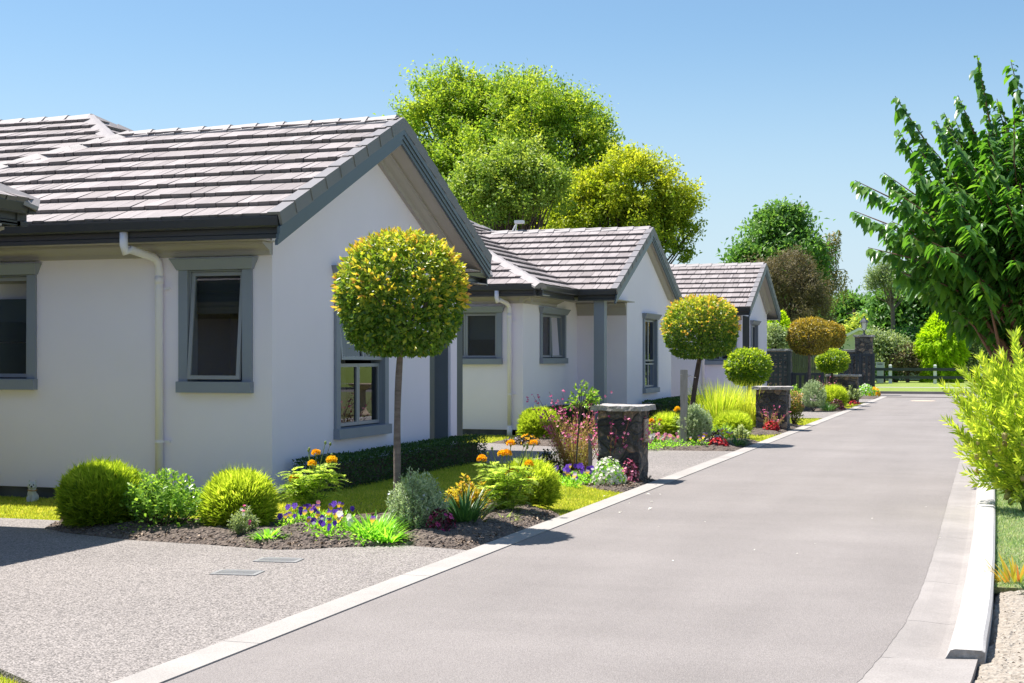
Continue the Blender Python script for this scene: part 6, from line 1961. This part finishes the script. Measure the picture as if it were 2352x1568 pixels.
# bed three
conifer_globe("globe_conifer", spot(1531, 1006), .25, .36, 5000, "lime globe shrub between nearest stone pillar and timber stake", GG, 53, L=.1, hue=.1)
c = spot(1503, 1022); m_ = mpx(c)
marigold("marigold", c, .42, .14, [(*rel(c, 1499, 970), 6.9 * m_, 'yellow'), (*rel(c, 1496, 966), 5.6 * m_, 'orange'), (*rel(c, 1516, 965), 4.4 * m_, 'yellow')], "marigold with orange blooms just right of nearest stone pillar", 54, 110)
c = spot(1556, 1008); m_ = mpx(c)
marigold("marigold", c, .52, .15, [(*rel(c, 1556, 940), 6.9 * m_, 'yellow'), (*rel(c, 1551, 943), 4.4 * m_, 'yellow')], "marigold with yellow blooms behind timber stake", 55, 110)
for i, (vx, vy, fl, lb, k) in enumerate(((1495, 1034, (3, 3), "white flowered bedding plant right of nearest stone pillar", 0), (1512, 1030, (5, 5, 5), "magenta flowered bedding plant between pillar and timber stake", 0), (1533, 1032, (5, 3), "pale bedding plant with pink and white flowers before lime globe", 0), (1552, 1031, (5, 5), "pink bedding plant left of timber stake's foot", 0), (1605, 1030, (2, 0), "yellow pansy plant right of the grey green ball", 0), (1668, 1020, (2, 0, 2), "orange yellow pansy plant right of red begonia", 0))):
    pansy(spot(vx, vy), fl + fl + fl, lb, 150 + i, .17, .2, fr=.028)
needle_bush("rosemary_bush", spot(1597, 1027), .29, .69, 900, "tight grey green clipped ball right of the timber stake", 56, ball=True, L=.032, tshift=.15)
mound_flowers("begonia", spot(1650, 1030), .16, .16, 200, 60, 'burg', 'red', "deep red begonia in front of the grey green ball's right side", 57, .04, .03)
mound_flowers("begonia", spot(1642, 1020), .17, .20, 200, 50, 'burg', 'white', "white begonia directly behind the deep red one", 58, .04, .03)
clump("strap_clump", spot(1692, 1026), 140, .26, .014, 'strap', "fine dark green grass clump at right end of second bed", seed=59, spread=.16, up=.8, bend=.9)
conifer_globe("globe_conifer", spot(1682, 1006), .29, .40, 5000, "lime globe shrub under the small lime round tree", GG, 60, L=.1, hue=.1)
twig_shrub("leafy_shrub", spot(1655, 1012), .26, .36, 40, 12, .06, .03, 'shrub', "yellow green leafy shrub with orange flowers behind white begonia", seed=61, tshift=.15)
twig_shrub("leafy_shrub", spot(1704, 1016), .16, .34, 24, 12, .06, .03, 'pale', "pale green leafy shrub at lawn edge near small lime round tree", seed=62, tshift=.25)
def tuft_grass(loc, n, L, label, seed, spread, tshift=0, bend=.42):
    rng = R(seed)
    root = empty("ornamental_grass", loc, label, "ornamental grass", "tall lime ornamental grasses")
    a = rng.uniform(0, 6.28, n); q = np.sqrt(rng.random(n))
    P = np.stack([np.cos(a) * q * spread, np.sin(a) * q * spread, np.full(n, -.02)], 1)
    D = np.stack([np.cos(a) * (.05 + q * .42), np.sin(a) * (.05 + q * .42), np.full(n, 1.0)], 1) + rng.normal(0, .08, (n, 3))
    leafobj("blade", blades(P, D, L * rng.uniform(.55, 1.08, n), .017, .42 + tshift + rng.normal(0, .2, n), 5, bend * rng.uniform(.3, 1.4, n)), LM['grass'], root)
    root.children[0]["kind"] = "stuff"
tuft_grass(spot(1648, 986), 900, 1.08, "tall lime grass tuft behind the grey green ball, left and larger", 63, .34, -.06)
tuft_grass(spot(1718, 985), 800, 1.0, "tall pale seeded grass tuft left of second stone pillar", 64, .36, .16)
twig_shrub("red_tipped_shrub", spot(1679, 982), .24, .42, 40, 14, .055, .028, 'photin', "red tipped shrub in front of the tall lime grass", seed=65, tip_red=.3)
mound_flowers("begonia", spot(1712, 980), .14, .16, 120, 34, 'clump', 'red', "small red begonia beside the trunk of small lime round tree", 66, .04, .03)
twig_shrub("leafy_shrub", spot(1737, 982), .16, .22, 24, 10, .05, .03, 'bronze', "low yellowish shrub between small lime tree and red begonia", seed=67)
mound_flowers("begonia", spot(1772, 993), .16, .21, 200, 130, 'burg', 'red', "bright red begonia at foot of second stone pillar", 68, .04, .024)
twig_shrub("red_tipped_shrub", spot(1824, 977), .22, .80, 70, 18, .055, .028, 'photin', "upright red tipped shrub right of the second stone pillar", seed=69, tip_red=.3, dome=.2, dense=500)
# bed five
needle_bush("rosemary_bush", spot(1868, 945), .36, .84, 520, "large silvery green domed bush between second and third pillars", 70, ball=True, L=.04, tshift=.12)
conifer_globe("globe_conifer", spot(1913, 937), .35, .56, 4200, "farthest lime globe shrub behind the burgundy mound", GG, 71, L=.12, hue=.1)
mound_flowers("burgundy_mound", spot(1922, 943), .21, .30, 420, 8, 'burg', 'mag', "dark burgundy mound at lane edge before farthest globe", 72, .05, .02, None)
twig_shrub("leafy_shrub", spot(1958, 926), .34, .58, 50, 14, .08, .045, 'pale', "pale leafy shrub at foot of the farthest stone pillar", seed=73, tshift=.2)
clump("strap_clump", spot(1902, 944), 130, .34, .02, 'strap', "dark grassy clump between silvery dome and burgundy mound", seed=74, spread=.16, up=.9, bend=.8)
twig_shrub("leafy_shrub", spot(1826, 915), .35, .5, 40, 12, .09, .05, 'shrub', "green leafy shrub before the low black gate", seed=75)
mound_flowers("bedding_plant", spot(1988, 911), .32, .46, 420, 90, 'clump', 'white', "white flowering mound at foot of the black slat gate", 76, .07, .035, "flowers at the far end of the lane")
mound_flowers("bedding_marigold", spot(2008, 910.5), .22, .32, 200, 70, 'clump', 'orange', "orange flowering mound at far lane corner", 77, .06, .05, "flowers at the far end of the lane")
mound_flowers("begonia", spot(1962, 930), .16, .12, 90, 30, 'burg', 'red', "far low red begonia beside farthest stone pillar", 78, .05, .03)

# ------------------------------------------------------------------ trees
def lobes_at(base, items, d):
    o = []
    for vx, vy, rpx, *rest in items:
        q = at_d(vx, vy, d); m = d / 3267.0; r = rpx * m
        dy = rest[0] if rest else 0
        fz_ = rest[1] if len(rest) > 1 else .9
        o.append((q.x - base.x - SN * dy, q.y - base.y + CS * dy, q.z, r, r, r * fz_))
    return o
def tree_at(vx, d):
    q = at_d(vx, 820, d); return Vector((q.x, q.y, 0))
b = tree_at(1180, 60)
big_tree("broad_tree", b, lobes_at(b, [(1170, 400, 190), (1020, 340, 100), (1060, 275, 75), (1180, 290, 90), (1280, 330, 105), (1350, 400, 80), (970, 440, 90, 0), (1120, 480, 150, -2), (1320, 490, 100, 0), (945, 300, 38), (985, 235, 36), (1055, 215, 34), (1120, 260, 36), (1185, 225, 38), (1262, 240, 36), (1325, 280, 38), (1375, 330, 38), (1405, 400, 40), (1420, 470, 40), (925, 370, 36)], 60), 1000, 130, .155, 'oak', "largest bright green tree towering behind the second house", 81, trunk=(.45, 3.5), csize=.72, tvar=.12, spike=1.2, dirup=.4)
b = tree_at(1180, 48)
big_tree("olive_tree", b, lobes_at(b, [(1115, 450, 62), (1190, 430, 72), (1240, 470, 58), (1150, 500, 70), (1085, 480, 50), (1210, 385, 34), (1260, 440, 34), (1130, 410, 30)], 48), 340, 100, .125, 'olive', "darker olive green tree in front of the largest tree", 82, trunk=(.2, 2.5), csize=.5, spike=1.2)
b = tree_at(1430, 52)
big_tree("yellow_green_tree", b, lobes_at(b, [(1440, 455, 82), (1370, 500, 80), (1530, 490, 58), (1320, 510, 55), (1500, 560, 80), (1420, 560, 90), (1440, 405, 38), (1500, 430, 40), (1560, 470, 34), (1560, 520, 34), (1350, 460, 40), (1290, 490, 36)], 52), 520, 110, .135, 'yelt', "yellow green tree right of the largest tree, above second gable", 83, trunk=(.25, 2.5), csize=.5, spike=1.2, lsp=[.08, .05, .0, .05, -.2, -.2, .1, .1, .1, 0, .1, .1])  # two lower lobes tinted darker: the crown's shade is in the colour
b = tree_at(1785, 80)
big_tree("round_green_tree", b, lobes_at(b, [(1790, 575, 82), (1728, 610, 56), (1845, 610, 52), (1800, 520, 48), (1780, 660, 85)], 80), 260, 80, .30, 'mid', "rounded mid green tree behind the brown grey tree", 84, trunk=(.3, 3), csize=.75)
b = tree_at(1815, 70)
big_tree("brown_grey_tree", b, lobes_at(b, [(1812, 640, 52), (1760, 665, 48), (1850, 680, 42), (1815, 715, 68), (1855, 735, 38)], 70), 300, 90, .16, 'manu', "brownish grey fine leaved tree beside the third gable", 85, trunk=(.2, 2.5), csize=.5, aspect=.25, spike=1.4)
b = tree_at(1840, 74)
big_tree("dark_shrub_tree", b, lobes_at(b, [(1830, 775, 48), (1790, 770, 42), (1875, 785, 34)], 74), 150, 70, .22, 'dark', "dark green low tree under the brown grey tree", 86, trunk=(.2, 1.2), csize=.6)
def birch(b, d, arms, label, seed):
    rng = R(seed)
    root = empty("weeping_birch", b, label, "tree", "trees behind the houses")
    mb = MB(); P = []; Ds = []; L = []
    top = at_d(1840, 500, d); top = Vector((top.x - b.x, top.y - b.y, top.z))
    mb.tube([(0, 0, 0), (top.x * .4, top.y * .4, top.z * .5), top], [.25, .18, .05], 8)
    for vx, vy, ln, k in arms:
        q = at_d(vx, vy, d); q = Vector((q.x - b.x, q.y - b.y, q.z))
        st = Vector((top.x * .6, top.y * .6, min(top.z * .75, q.z * .8)))
        mid = (st + q) * .5 + Vector((0, 0, .6))
        mb.tube([st, mid, q], [.08, .05, .02], 5, cap=False)
        for i in range(k):
            f = rng.uniform(.45, 1.0)
            c = st * (1 - f) ** 2 + mid * (2 * f * (1 - f)) + q * f * f
            c = c + Vector(rng.normal(0, .15, 3))
            l = ln * rng.uniform(.35, 1.0)
            n = int(l / .055)
            for j in range(n):
                z = l * j / n
                P.append((c.x + .10 * math.sin(j * .13 + i) * z, c.y, c.z - z + .12 * math.sin(min(1, z * 2) * 3.1))); Ds.append(rdir(rng, 1)[0] + [0, 0, -.9])
    n = len(P)
    leafobj("crown", leaves(np.array(P), np.array(Ds), rdir(rng, n), .17 * rng.uniform(.6, 1.3, n), .075, rng.random(n), .1), LM['birch'], root)
    part("trunk", mb, M_BARKP, root, True)
b = tree_at(1850, 88)
birch(b, 88, [(1836, 466, 1.8, 44), (1846, 470, 1.3, 12), (1818, 482, 1.0, 10), (1905, 590, 3.2, 46), (1920, 550, 2.8, 44), (1934, 532, 2.0, 30), (1940, 618, 2.4, 34), (1950, 635, 1.8, 24), (1893, 640, 2.8, 40), (1902, 660, 2.2, 34), (1912, 600, 2.6, 30), (1725, 515, .8, 8), (1672, 570, .8, 6)], "weeping birch with hanging strands behind the rounded green tree", 87)
def gold_conifer(b, d, vtop, half, label, seed, vbot=880, n=15000):
    rng = R(seed)
    root = empty("golden_conifer", b, label, "conifer", "golden conifers near the cross street")
    m = d / 3267.0; H = 1.5 + (820 - vtop) * m; Rm = half * m
    z = rng.random(n) ** .8 * 1.0; a = rng.uniform(0, 6.28, n)
    prof = np.interp(z, [0, .12, .3, .48, .58, .75, .9, 1], [.74, .76, .86, 1.0, .98, .66, .3, .03])
    ridge = 1 + .13 * np.sin(a * 7 + 3 * np.sin(z * 5 + seed)) * np.sin(z * 23 + 2 * np.sin(a * 3)) + .06 * np.sin(a * 17 + z * 9)
    r = Rm * prof * ridge * (1 - np.minimum(rng.exponential(.06, n), .5))
    P = np.stack([np.cos(a) * r, np.sin(a) * r, z * H], 1)
    o = np.stack([np.cos(a), np.sin(a), np.zeros(n)], 1)
    D = unit(o * .55 + rdir(rng, n) * .45 + np.array([0, 0, -.55]) + (z[:, None] > .62) * np.array([0, 0, .7]))
    ll = .30 * rng.uniform(.5, 1.2, n)
    t = .45 + .3 * (z - .5) + 1.3 * (ridge - 1) + rng.normal(0, .12, n)
    leafobj("foliage", leaves(P, D, unit(o + rdir(rng, n) * .6), ll, ll * .32, t, .2), LM['gcon'], root)
    mb = MB(); mb.tube([(0, 0, -.1), (0, 0, H * .85)], [.16, .04], 7); part("trunk", mb, M_BARKD, root)
gold_conifer(tree_at(2162, 84), 84, 716, 53, "bright golden teardrop conifer behind the white posted rail fence", 88)
gold_conifer(tree_at(1788, 63), 63, 722, 42, "golden conifer half hidden behind trellis panel and third house", 89, n=9000)
b = tree_at(1768, 60)
big_tree("variegated_shrub", b, lobes_at(b, [(1775, 775, 22), (1790, 785, 20)], 60), 60, 60, .12, 'pale', "pale variegated shrub above the left stone wall", 90, trunk=(.08, .8), csize=.35)
b = tree_at(1945, 118)
big_tree("far_green_tree", b, lobes_at(b, [(1955, 725, 40), (1985, 735, 28), (1915, 735, 24), (1940, 765, 50)], 118), 170, 60, .42, 'mid', "far dark green tree beyond the shed roof", 91, trunk=(.3, 2), csize=.9)
b = tree_at(1905, 128)
big_tree("far_pale_tree", b, lobes_at(b, [(1890, 725, 28), (1925, 718, 24), (1905, 760, 40), (1860, 740, 30)], 128), 130, 60, .42, 'pale', "far greyish green tree left behind the far dark tree", 92, trunk=(.3, 2), csize=.9)
b = tree_at(1985, 102)
big_tree("khaki_shrub", b, lobes_at(b, [(1985, 752, 22), (1965, 765, 18), (2004, 760, 20)], 106), 90, 60, .26, 'olive', "khaki green bush showing behind the lantern", 93, trunk=(.15, 1.5), csize=.6, lsp=[.25, .25, .25])
b = tree_at(2100, 96)
big_tree("dark_green_tree", b, lobes_at(b, [(2050, 715, 46), (2115, 700, 50), (2150, 745, 55), (2075, 775, 60), (2150, 800, 55)], 96), 260, 75, .40, 'mid', "dense dark green tree behind the thin trunked tree", 94, trunk=(.35, 2), csize=.9, lsp=[0, 0, -.08, -.12, -.15])
b = tree_at(2200, 104)
big_tree("silver_tree", b, lobes_at(b, [(2195, 715, 45), (2235, 740, 50), (2230, 800, 60)], 104), 140, 60, .36, 'pale', "silvery green tree right behind the dark tree", 95, trunk=(.3, 2), csize=.9)
b = tree_at(2056, 89)
big_tree("thin_trunk_tree", b, lobes_at(b, [(2052, 655, 40, 0, .7), (2028, 635, 22), (2082, 652, 26), (2018, 662, 22), (2046, 625, 16, 0, 1.3)], 89), 170, 70, .20, 'pale', "slender tree with bare thin trunk and small grey green crown", 96, trunk=(.16, 4.2), csize=.55, aspect=.22, spike=1.2, bark=M_BARK, limbs=3, lsp=[-.15] * 5)
b = tree_at(2030, 85)
big_tree("pale_shrub", b, lobes_at(b, [(2022, 790, 30), (2050, 810, 34), (2008, 825, 28)], 85), 120, 70, .18, 'pale', "pale leafy shrub left of the golden teardrop conifer, around the thin trunk", 97, trunk=(.1, .8), csize=.5)
b = tree_at(2085, 84)
big_tree("grey_shrub", b, lobes_at(b, [(2085, 825, 30), (2062, 840, 26), (2108, 842, 22)], 84.5), 110, 70, .14, 'manu', "low brown grey shrub between thin trunk and golden conifer", 98, trunk=(.1, .5), csize=.4, lsp=[.2, .2, 0])
b = tree_at(2085, 88)
big_tree("understorey_shrub", b, lobes_at(b, [(2080, 800, 40), (2120, 820, 40), (2040, 840, 40)], 88), 110, 60, .25, 'dark', "dark understorey shrub behind the low shrubs of far garden", 99, trunk=(.1, .5), csize=.7)
b = tree_at(2240, 86)
big_tree("white_flowered_shrub", b, lobes_at(b, [(2232, 775, 30), (2250, 820, 40), (2222, 840, 34)], 86), 150, 70, .17, 'pale', "silvery glossy shrub right of golden teardrop conifer", 101, trunk=(.1, .8), csize=.5, lsp=[.1, -.1, -.1])
b = tree_at(2300, 93)
big_tree("dark_hedge_tree", b, lobes_at(b, [(2290, 780, 75), (2370, 790, 80), (2250, 830, 50), (2330, 840, 60)], 93), 200, 60, .36, 'dark', "dark green tree mass far right behind the cherry tree", 102, trunk=(.3, 1.5), csize=.9)
# trees on the other side of the lane that the windows mirror
for i, (x, y, sd, lb) in enumerate(((7.5, 26, 103, "leafy tree across the lane mirrored in the first house's window"), (8.0, 41, 104, "leafy tree across the lane mirrored in the second house's windows"))):
    big_tree("mirrored_tree", Vector((x, y, 0)), [(0, 0, 2.6, 1.9, 1.9, 1.7), (.8, .6, 1.7, 1.5, 1.5, 1.3), (-.8, -.5, 1.6, 1.4, 1.4, 1.2)], 120, 40, .2, 'mid', lb, sd, None, (.14, 1.2), .6)

# ------------------------------------------------------------------ cherry tree at the right
def cherry():
    rng = R(110)
    d0 = 16.6
    q = at_d(2425, 820, d0); base = Vector((q.x, q.y, 0.02))
    root = empty("cherry_tree", base, "tall cherry tree with long drooping leaves at right edge", "tree")
    mb = MB()
    B = np.array([base.x, base.y, 0])
    fork = np.array([-.05, 0, 1.05])
    mb.tube([(0, 0, -.05), (-.02, 0, .5), fork], [.09, .075, .07], 9)
    shoots = []
    zmin = lambda t: 1.72 + .5 * max(0, math.hypot(t[0], t[1]) - .6)
    # leaders whose tips were measured, then filling shoots
    tips = [(1964, 418, 0), (1962, 488, .3), (1994, 572, .1), (2056, 224, 0), (2062, 300, .4), (2150, 280, 0), (2200, 222, .2), (2244, 130, 0), (2322, 145, 0), (2168, 262, .5), (2070, 470, -.5), (2030, 400, .6), (2052, 440, -.6), (2155, 665, .2), (2140, 655, .1), (2160, 620, -.4), (2120, 610, .5), (2180, 690, 0), (2200, 720, -.3), (2090, 540, -.7), (2110, 340, -.3), (2190, 330, -.6), (2290, 230, .5), (2380, 160, .2), (2420, 220, -.4), (2240, 760, -.2), (2300, 775, -.1), (2180, 745, .3), (2330, 270, -.8), (2260, 380, -1.1), (2330, 450, -1.3), (2220, 520, -1.3), (2330, 600, -1.4), (2250, 650, -1.3), (2170, 430, -1.0), (2340, 700, -1.2), (2140, 560, -1.1)]
    for vx, vy, dy in tips:
        t = at_d(vx, vy, d0 + dy); t = np.array([t.x, t.y, t.z]) - B
        shoots.append((t, 1.0))
    for i in range(430):
        a = rng.uniform(0, 6.28); e = rng.uniform(-.45, 1.25); rr = rng.uniform(.55, .95)
        t = np.array([math.cos(a) * math.cos(e) * 2.15 * rr, math.sin(a) * math.cos(e) * 2.0 * rr, 3.0 + math.sin(e) * 1.75 * rr])
        if t[2] > zmin(t): shoots.append((t, .8))
    P = []; D = []; Nn = []; LL = []; T = []
    for t, w in shoots:
        out = np.array([t[0], t[1], 0]); lr = np.linalg.norm(out)
        k_ = rng.uniform(.2, .5); hub = fork + np.array([t[0] * k_, t[1] * k_, (t[2] - fork[2]) * (k_ + .08) + .1]) + rng.normal(0, .14, 3)
        mid = hub * .45 + t * .55 + np.array([0, 0, .10 * lr - .05])
        mb.tube([fork * .6 + hub * .4, hub, mid, t], [.035 * w, .024 * w, .012, .004], 5, cap=False)
        Ls = np.linalg.norm(t - hub); n = int(Ls / .024)
        for j in range(n):
            f = .12 + .88 * (j + rng.random()) / n
            c = (1 - f) ** 2 * hub + 2 * f * (1 - f) * mid + f * f * t
            tan = unit(2 * (1 - f) * (mid - hub) + 2 * f * (t - mid))
            if c[2] < zmin(c) - .12: continue
            s = unit(np.cross(tan, [0, 0, 1.0]) + 1e-3) * (1 if j % 2 else -1)
            dd = unit(s * rng.uniform(.5, 1.0) + tan * rng.uniform(.2, .7) + np.array([0, 0, -rng.uniform(.15, 1.0)]) + rng.normal(0, .15, 3))
            P.append(c + dd * .015); D.append(dd); Nn.append(unit(np.array([0, 0, 1.0]) + s * .3 + rng.normal(0, .25, 3)))
            LL.append(.165 * rng.uniform(.65, 1.2) * (1 if f < .93 else .7)); T.append(.35 + .35 * (f - .6) + rng.normal(0, .17))
    LL = np.array(LL); n = len(P)
    leafobj("crown", leaves(np.array(P), np.array(D), np.array(Nn), LL, LL * .52, np.array(T), .16, seg=2, droop=.42), LM['cherry'], root)
    part("trunk", mb, M_BARKR, root, True)
cherry()

# ------------------------------------------------------------------ balloon-pod shrub by the kerb
def swan():
    rng = R(120)
    base = gp(2362, 1185); base.z = .03
    d0 = dist(base)
    root = empty("balloon_pod_shrub", base, "feathery lime shrub with round pods overhanging the right kerb", "shrub")
    B = np.array([base.x, base.y, base.z])
    tips = [(2192, 872, .1), (2240, 820, .2), (2260, 795, 0), (2300, 790, .3), (2340, 780, 0), (2390, 790, .2), (2200, 965, 0), (2215, 1000, .2), (2230, 940, -.2), (2262, 1060, .1), (2290, 1085, 0), (2210, 905, .3), (2250, 870, -.3), (2290, 850, -.4), (2330, 830, -.3), (2370, 860, -.4), (2270, 960, -.3), (2310, 920, -.5), (2350, 930, -.5), (2300, 1010, -.3), (2340, 1000, -.4), (2330, 1070, -.2), (2235, 1025, .3), (2280, 900, .5), (2320, 880, .5), (2250, 990, .5), (2400, 900, .3), (2420, 980, .2), (2380, 1040, .1), (2350, 800, .4)]
    mb = MB(); P = []; D = []; LL = []; T = []; pods = []
    for vx, vy, dy in tips:
        t = at_d(vx, vy + 28, d0 + dy); t = np.array([t.x, t.y, t.z]) - B
        b = np.array([rng.normal(0, .02), rng.normal(0, .02), -.02])
        mid = b * .4 + t * .5 + np.array([.05, 0, .12])
        mb.tube([b, mid, t], [.010, .007, .003], 5, cap=False)
        for rep in range(4):
            tt = t + rng.normal(0, .11, 3) * min(1, rep); mm = mid * .5 + tt * .5 if rep else mid; bb = mid if rep else b
            Ls = np.linalg.norm(tt - bb); n = int(Ls / .010)
            for j in range(n):
                f = .25 + .75 * (j + rng.random()) / n
                c = (1 - f) ** 2 * bb + 2 * f * (1 - f) * mm + f * f * tt
                tan = unit(tt - mm); s1 = unit(np.cross(tan, [0, 0, 1.0])); s2 = np.cross(tan, s1)
                az = j * 2.4 + rng.uniform(0, .5)
                P.append(c); D.append(unit(tan * rng.uniform(.6, 1.2) + s1 * math.cos(az) * .8 + s2 * math.sin(az) * .8 + np.array([0, 0, .2])))
                LL.append(.105 * rng.uniform(.5, 1.15)); T.append(.62 + .3 * (f - .6) + rng.normal(0, .2))
        for k in range(rng.integers(1, 4)):
            f = rng.uniform(.5, .85); pods.append((1 - f) ** 2 * b + 2 * f * (1 - f) * mid + f * f * t + rng.normal(0, .05, 3) + np.array([0, 0, -.05]))
    n = len(P); LL = np.array(LL)
    leafobj("foliage", leaves(np.array(P), np.array(D), rdir(rng, n), LL, LL * .2 + .003, np.array(T), .15), LM['swan'], root)
    part("stem", mb, M_STEM, root)
    for i, c in enumerate(pods[:48]):
        me = mb2 = MB(); mb2.ball((0, 0, 0), 1.0, 12, 0, (.9, .9, 1.15))
        o = mb2.build("pod", LM['pod'], root, True, world=False)
        a = o.data.attributes.new("tint", 'FLOAT', 'FACE'); a.data.foreach_set("value", [float(rng.random())] * len(o.data.polygons))
        o.location = c; s = .028 * rng.uniform(.7, 1.2); o.scale = (s, s, s)
swan()
c = gp(2325, 1345); c.z = .03
r_ = clump("iris_clump", c, 26, .20, .026, 'bronze', "cut back iris clump with brown leaf ends at right edge", seed=121, spread=.10, up=1.0, bend=.25, lean=(-.25, 0), tshift=.2)
clump("iris_clump", gp(2372, 1372) + Vector((0, 0, .03)), 20, .17, .028, 'strap', "second green iris fan cut by the right edge", seed=122, spread=.06, up=1.0, bend=.25, lean=(-.2, 0))

# ------------------------------------------------------------------ turf
def turf(name, poly, dens, L, W, mat, z, seed, box=None):
    rng = R(seed)
    xs = [p[0] for p in poly]; ys = [p[1] for p in poly]
    x0, x1, y0, y1 = min(xs), max(xs), min(ys), max(ys)
    if box: x0, x1, y0, y1 = max(x0, box[0]), min(x1, box[1]), max(y0, box[2]), min(y1, box[3])
    n = int((x1 - x0) * (y1 - y0) * dens)
    X = rng.uniform(x0, x1, n); Y = rng.uniform(y0, y1, n)
    k = inside(poly, X, Y); X, Y = X[k], Y[k]; n = len(X)
    P = np.stack([X, Y, (rise(X, Y) if z is None else np.full(n, z)) - .004], 1)
    D = unit(rng.normal(0, .55, (n, 3)) + np.array([0, 0, 1.0])); D[:, 2] = np.abs(D[:, 2])
    pt = np.array([noise.noise(Vector((a * 2.2, b * 2.2, seed))) for a, b in zip(X, Y)])
    t = .45 + .25 * pt + rng.normal(0, .2, n) + (rng.random(n) < .04) * .4
    ll = L * rng.uniform(.5, 1.3, n)
    o = leafobj(name, leaves(P, D, rdir(rng, n), ll, W, t, .1), LM[mat], None)
    prop(o, kind='stuff')
turf("grass", lawn1, 6500, .036, .0075, 'turf', None, 131, (-11.5, -3.8, 10.9, 19))
turf("grass", lawn2, 900, .05, .016, 'turf', ZL, 132, (-10.6, -3.8, 23.4, 31))
turf("grass", lawn3, 900, .05, .018, 'turf', ZL, 133)
turf("grass", lawn4, 700, .05, .02, 'turf', ZL, 134)
turf("grass", lawn0, 9000, .032, .005, 'turf', ZL, 135, (-4.9, -3.8, 5.0, 6.1))
turf("grass", lawnR, 4200, .03, .007, 'turfr', .03, 136, (.05, 1.6, 9.5, 20))
# white petals blown over the lane and lawn
pm = leafmesh("petal", leaves(np.zeros((1, 3)), np.array([[1.0, 0, .1]]), np.array([[0, 0, 1.0]]), .05, .04, np.array([.5]), .25), LM['white'])
rng = R(140)
for i in range(26):
    vx, vy = (rng.uniform(1380, 1560), rng.uniform(1112, 1180)) if i < 14 else (rng.uniform(1500, 2180), rng.uniform(1000, 1330))
    q = gp(vx, vy)
    o = bpy.data.objects.new("fallen_petal", pm); COL.objects.link(o)
    o.location = (q.x, q.y, .006 if q.x > -3.8 else .0); o.rotation_euler = (rng.uniform(-.3, .3), rng.uniform(-.3, .3), rng.uniform(0, 6.28))
    s = rng.uniform(.5, 1.0) * (1 if i < 14 else .6); o.scale = (s, s, s)
    prop(o, "tiny white petal blown onto the grey lane or lawn edge", "petal", "white petals scattered on lane and lawn")
# stones and bark chips on the beds
def chips(name, poly, dens, size, cols, seed, z=.045):
    rng = R(seed)
    xs = [p[0] for p in poly]; ys = [p[1] for p in poly]
    n = int((max(xs) - min(xs)) * (max(ys) - min(ys)) * dens)
    X = rng.uniform(min(xs), max(xs), n); Y = rng.uniform(min(ys), max(ys), n)
    k = inside(poly, X, Y) & (edgedist(poly, X, Y) > .04); X, Y = X[k], Y[k]; n = len(X)
    ed = edgedist(poly, X, Y)
    P = np.stack([X, Y, .012 + z * np.clip(ed / .3, 0, 1) ** .7], 1)
    D = rdir(rng, n); D[:, 2] *= .25
    ll = size * rng.uniform(.4, 1.4, n)
    o = leafobj(name, leaves(P, D, unit(rng.normal(0, .4, (n, 3)) + [0, 0, 1]), ll, ll * .6, rng.random(n), .5), leafmat(name + "_chip", cols, 0.0, .9, .1), None)
    prop(o, kind='stuff')
chips("mulch", bed1, 900, .03, [(.06, .045, .035), (.16, .12, .09), (.34, .27, .21)], 141)
chips("mulch", bed2, 500, .04, [(.06, .045, .035), (.16, .12, .09), (.30, .24, .19)], 142)
chips("gravel", dirtR, 160, .018, [(.18, .155, .13), (.30, .27, .235), (.42, .385, .35)], 143, .03)
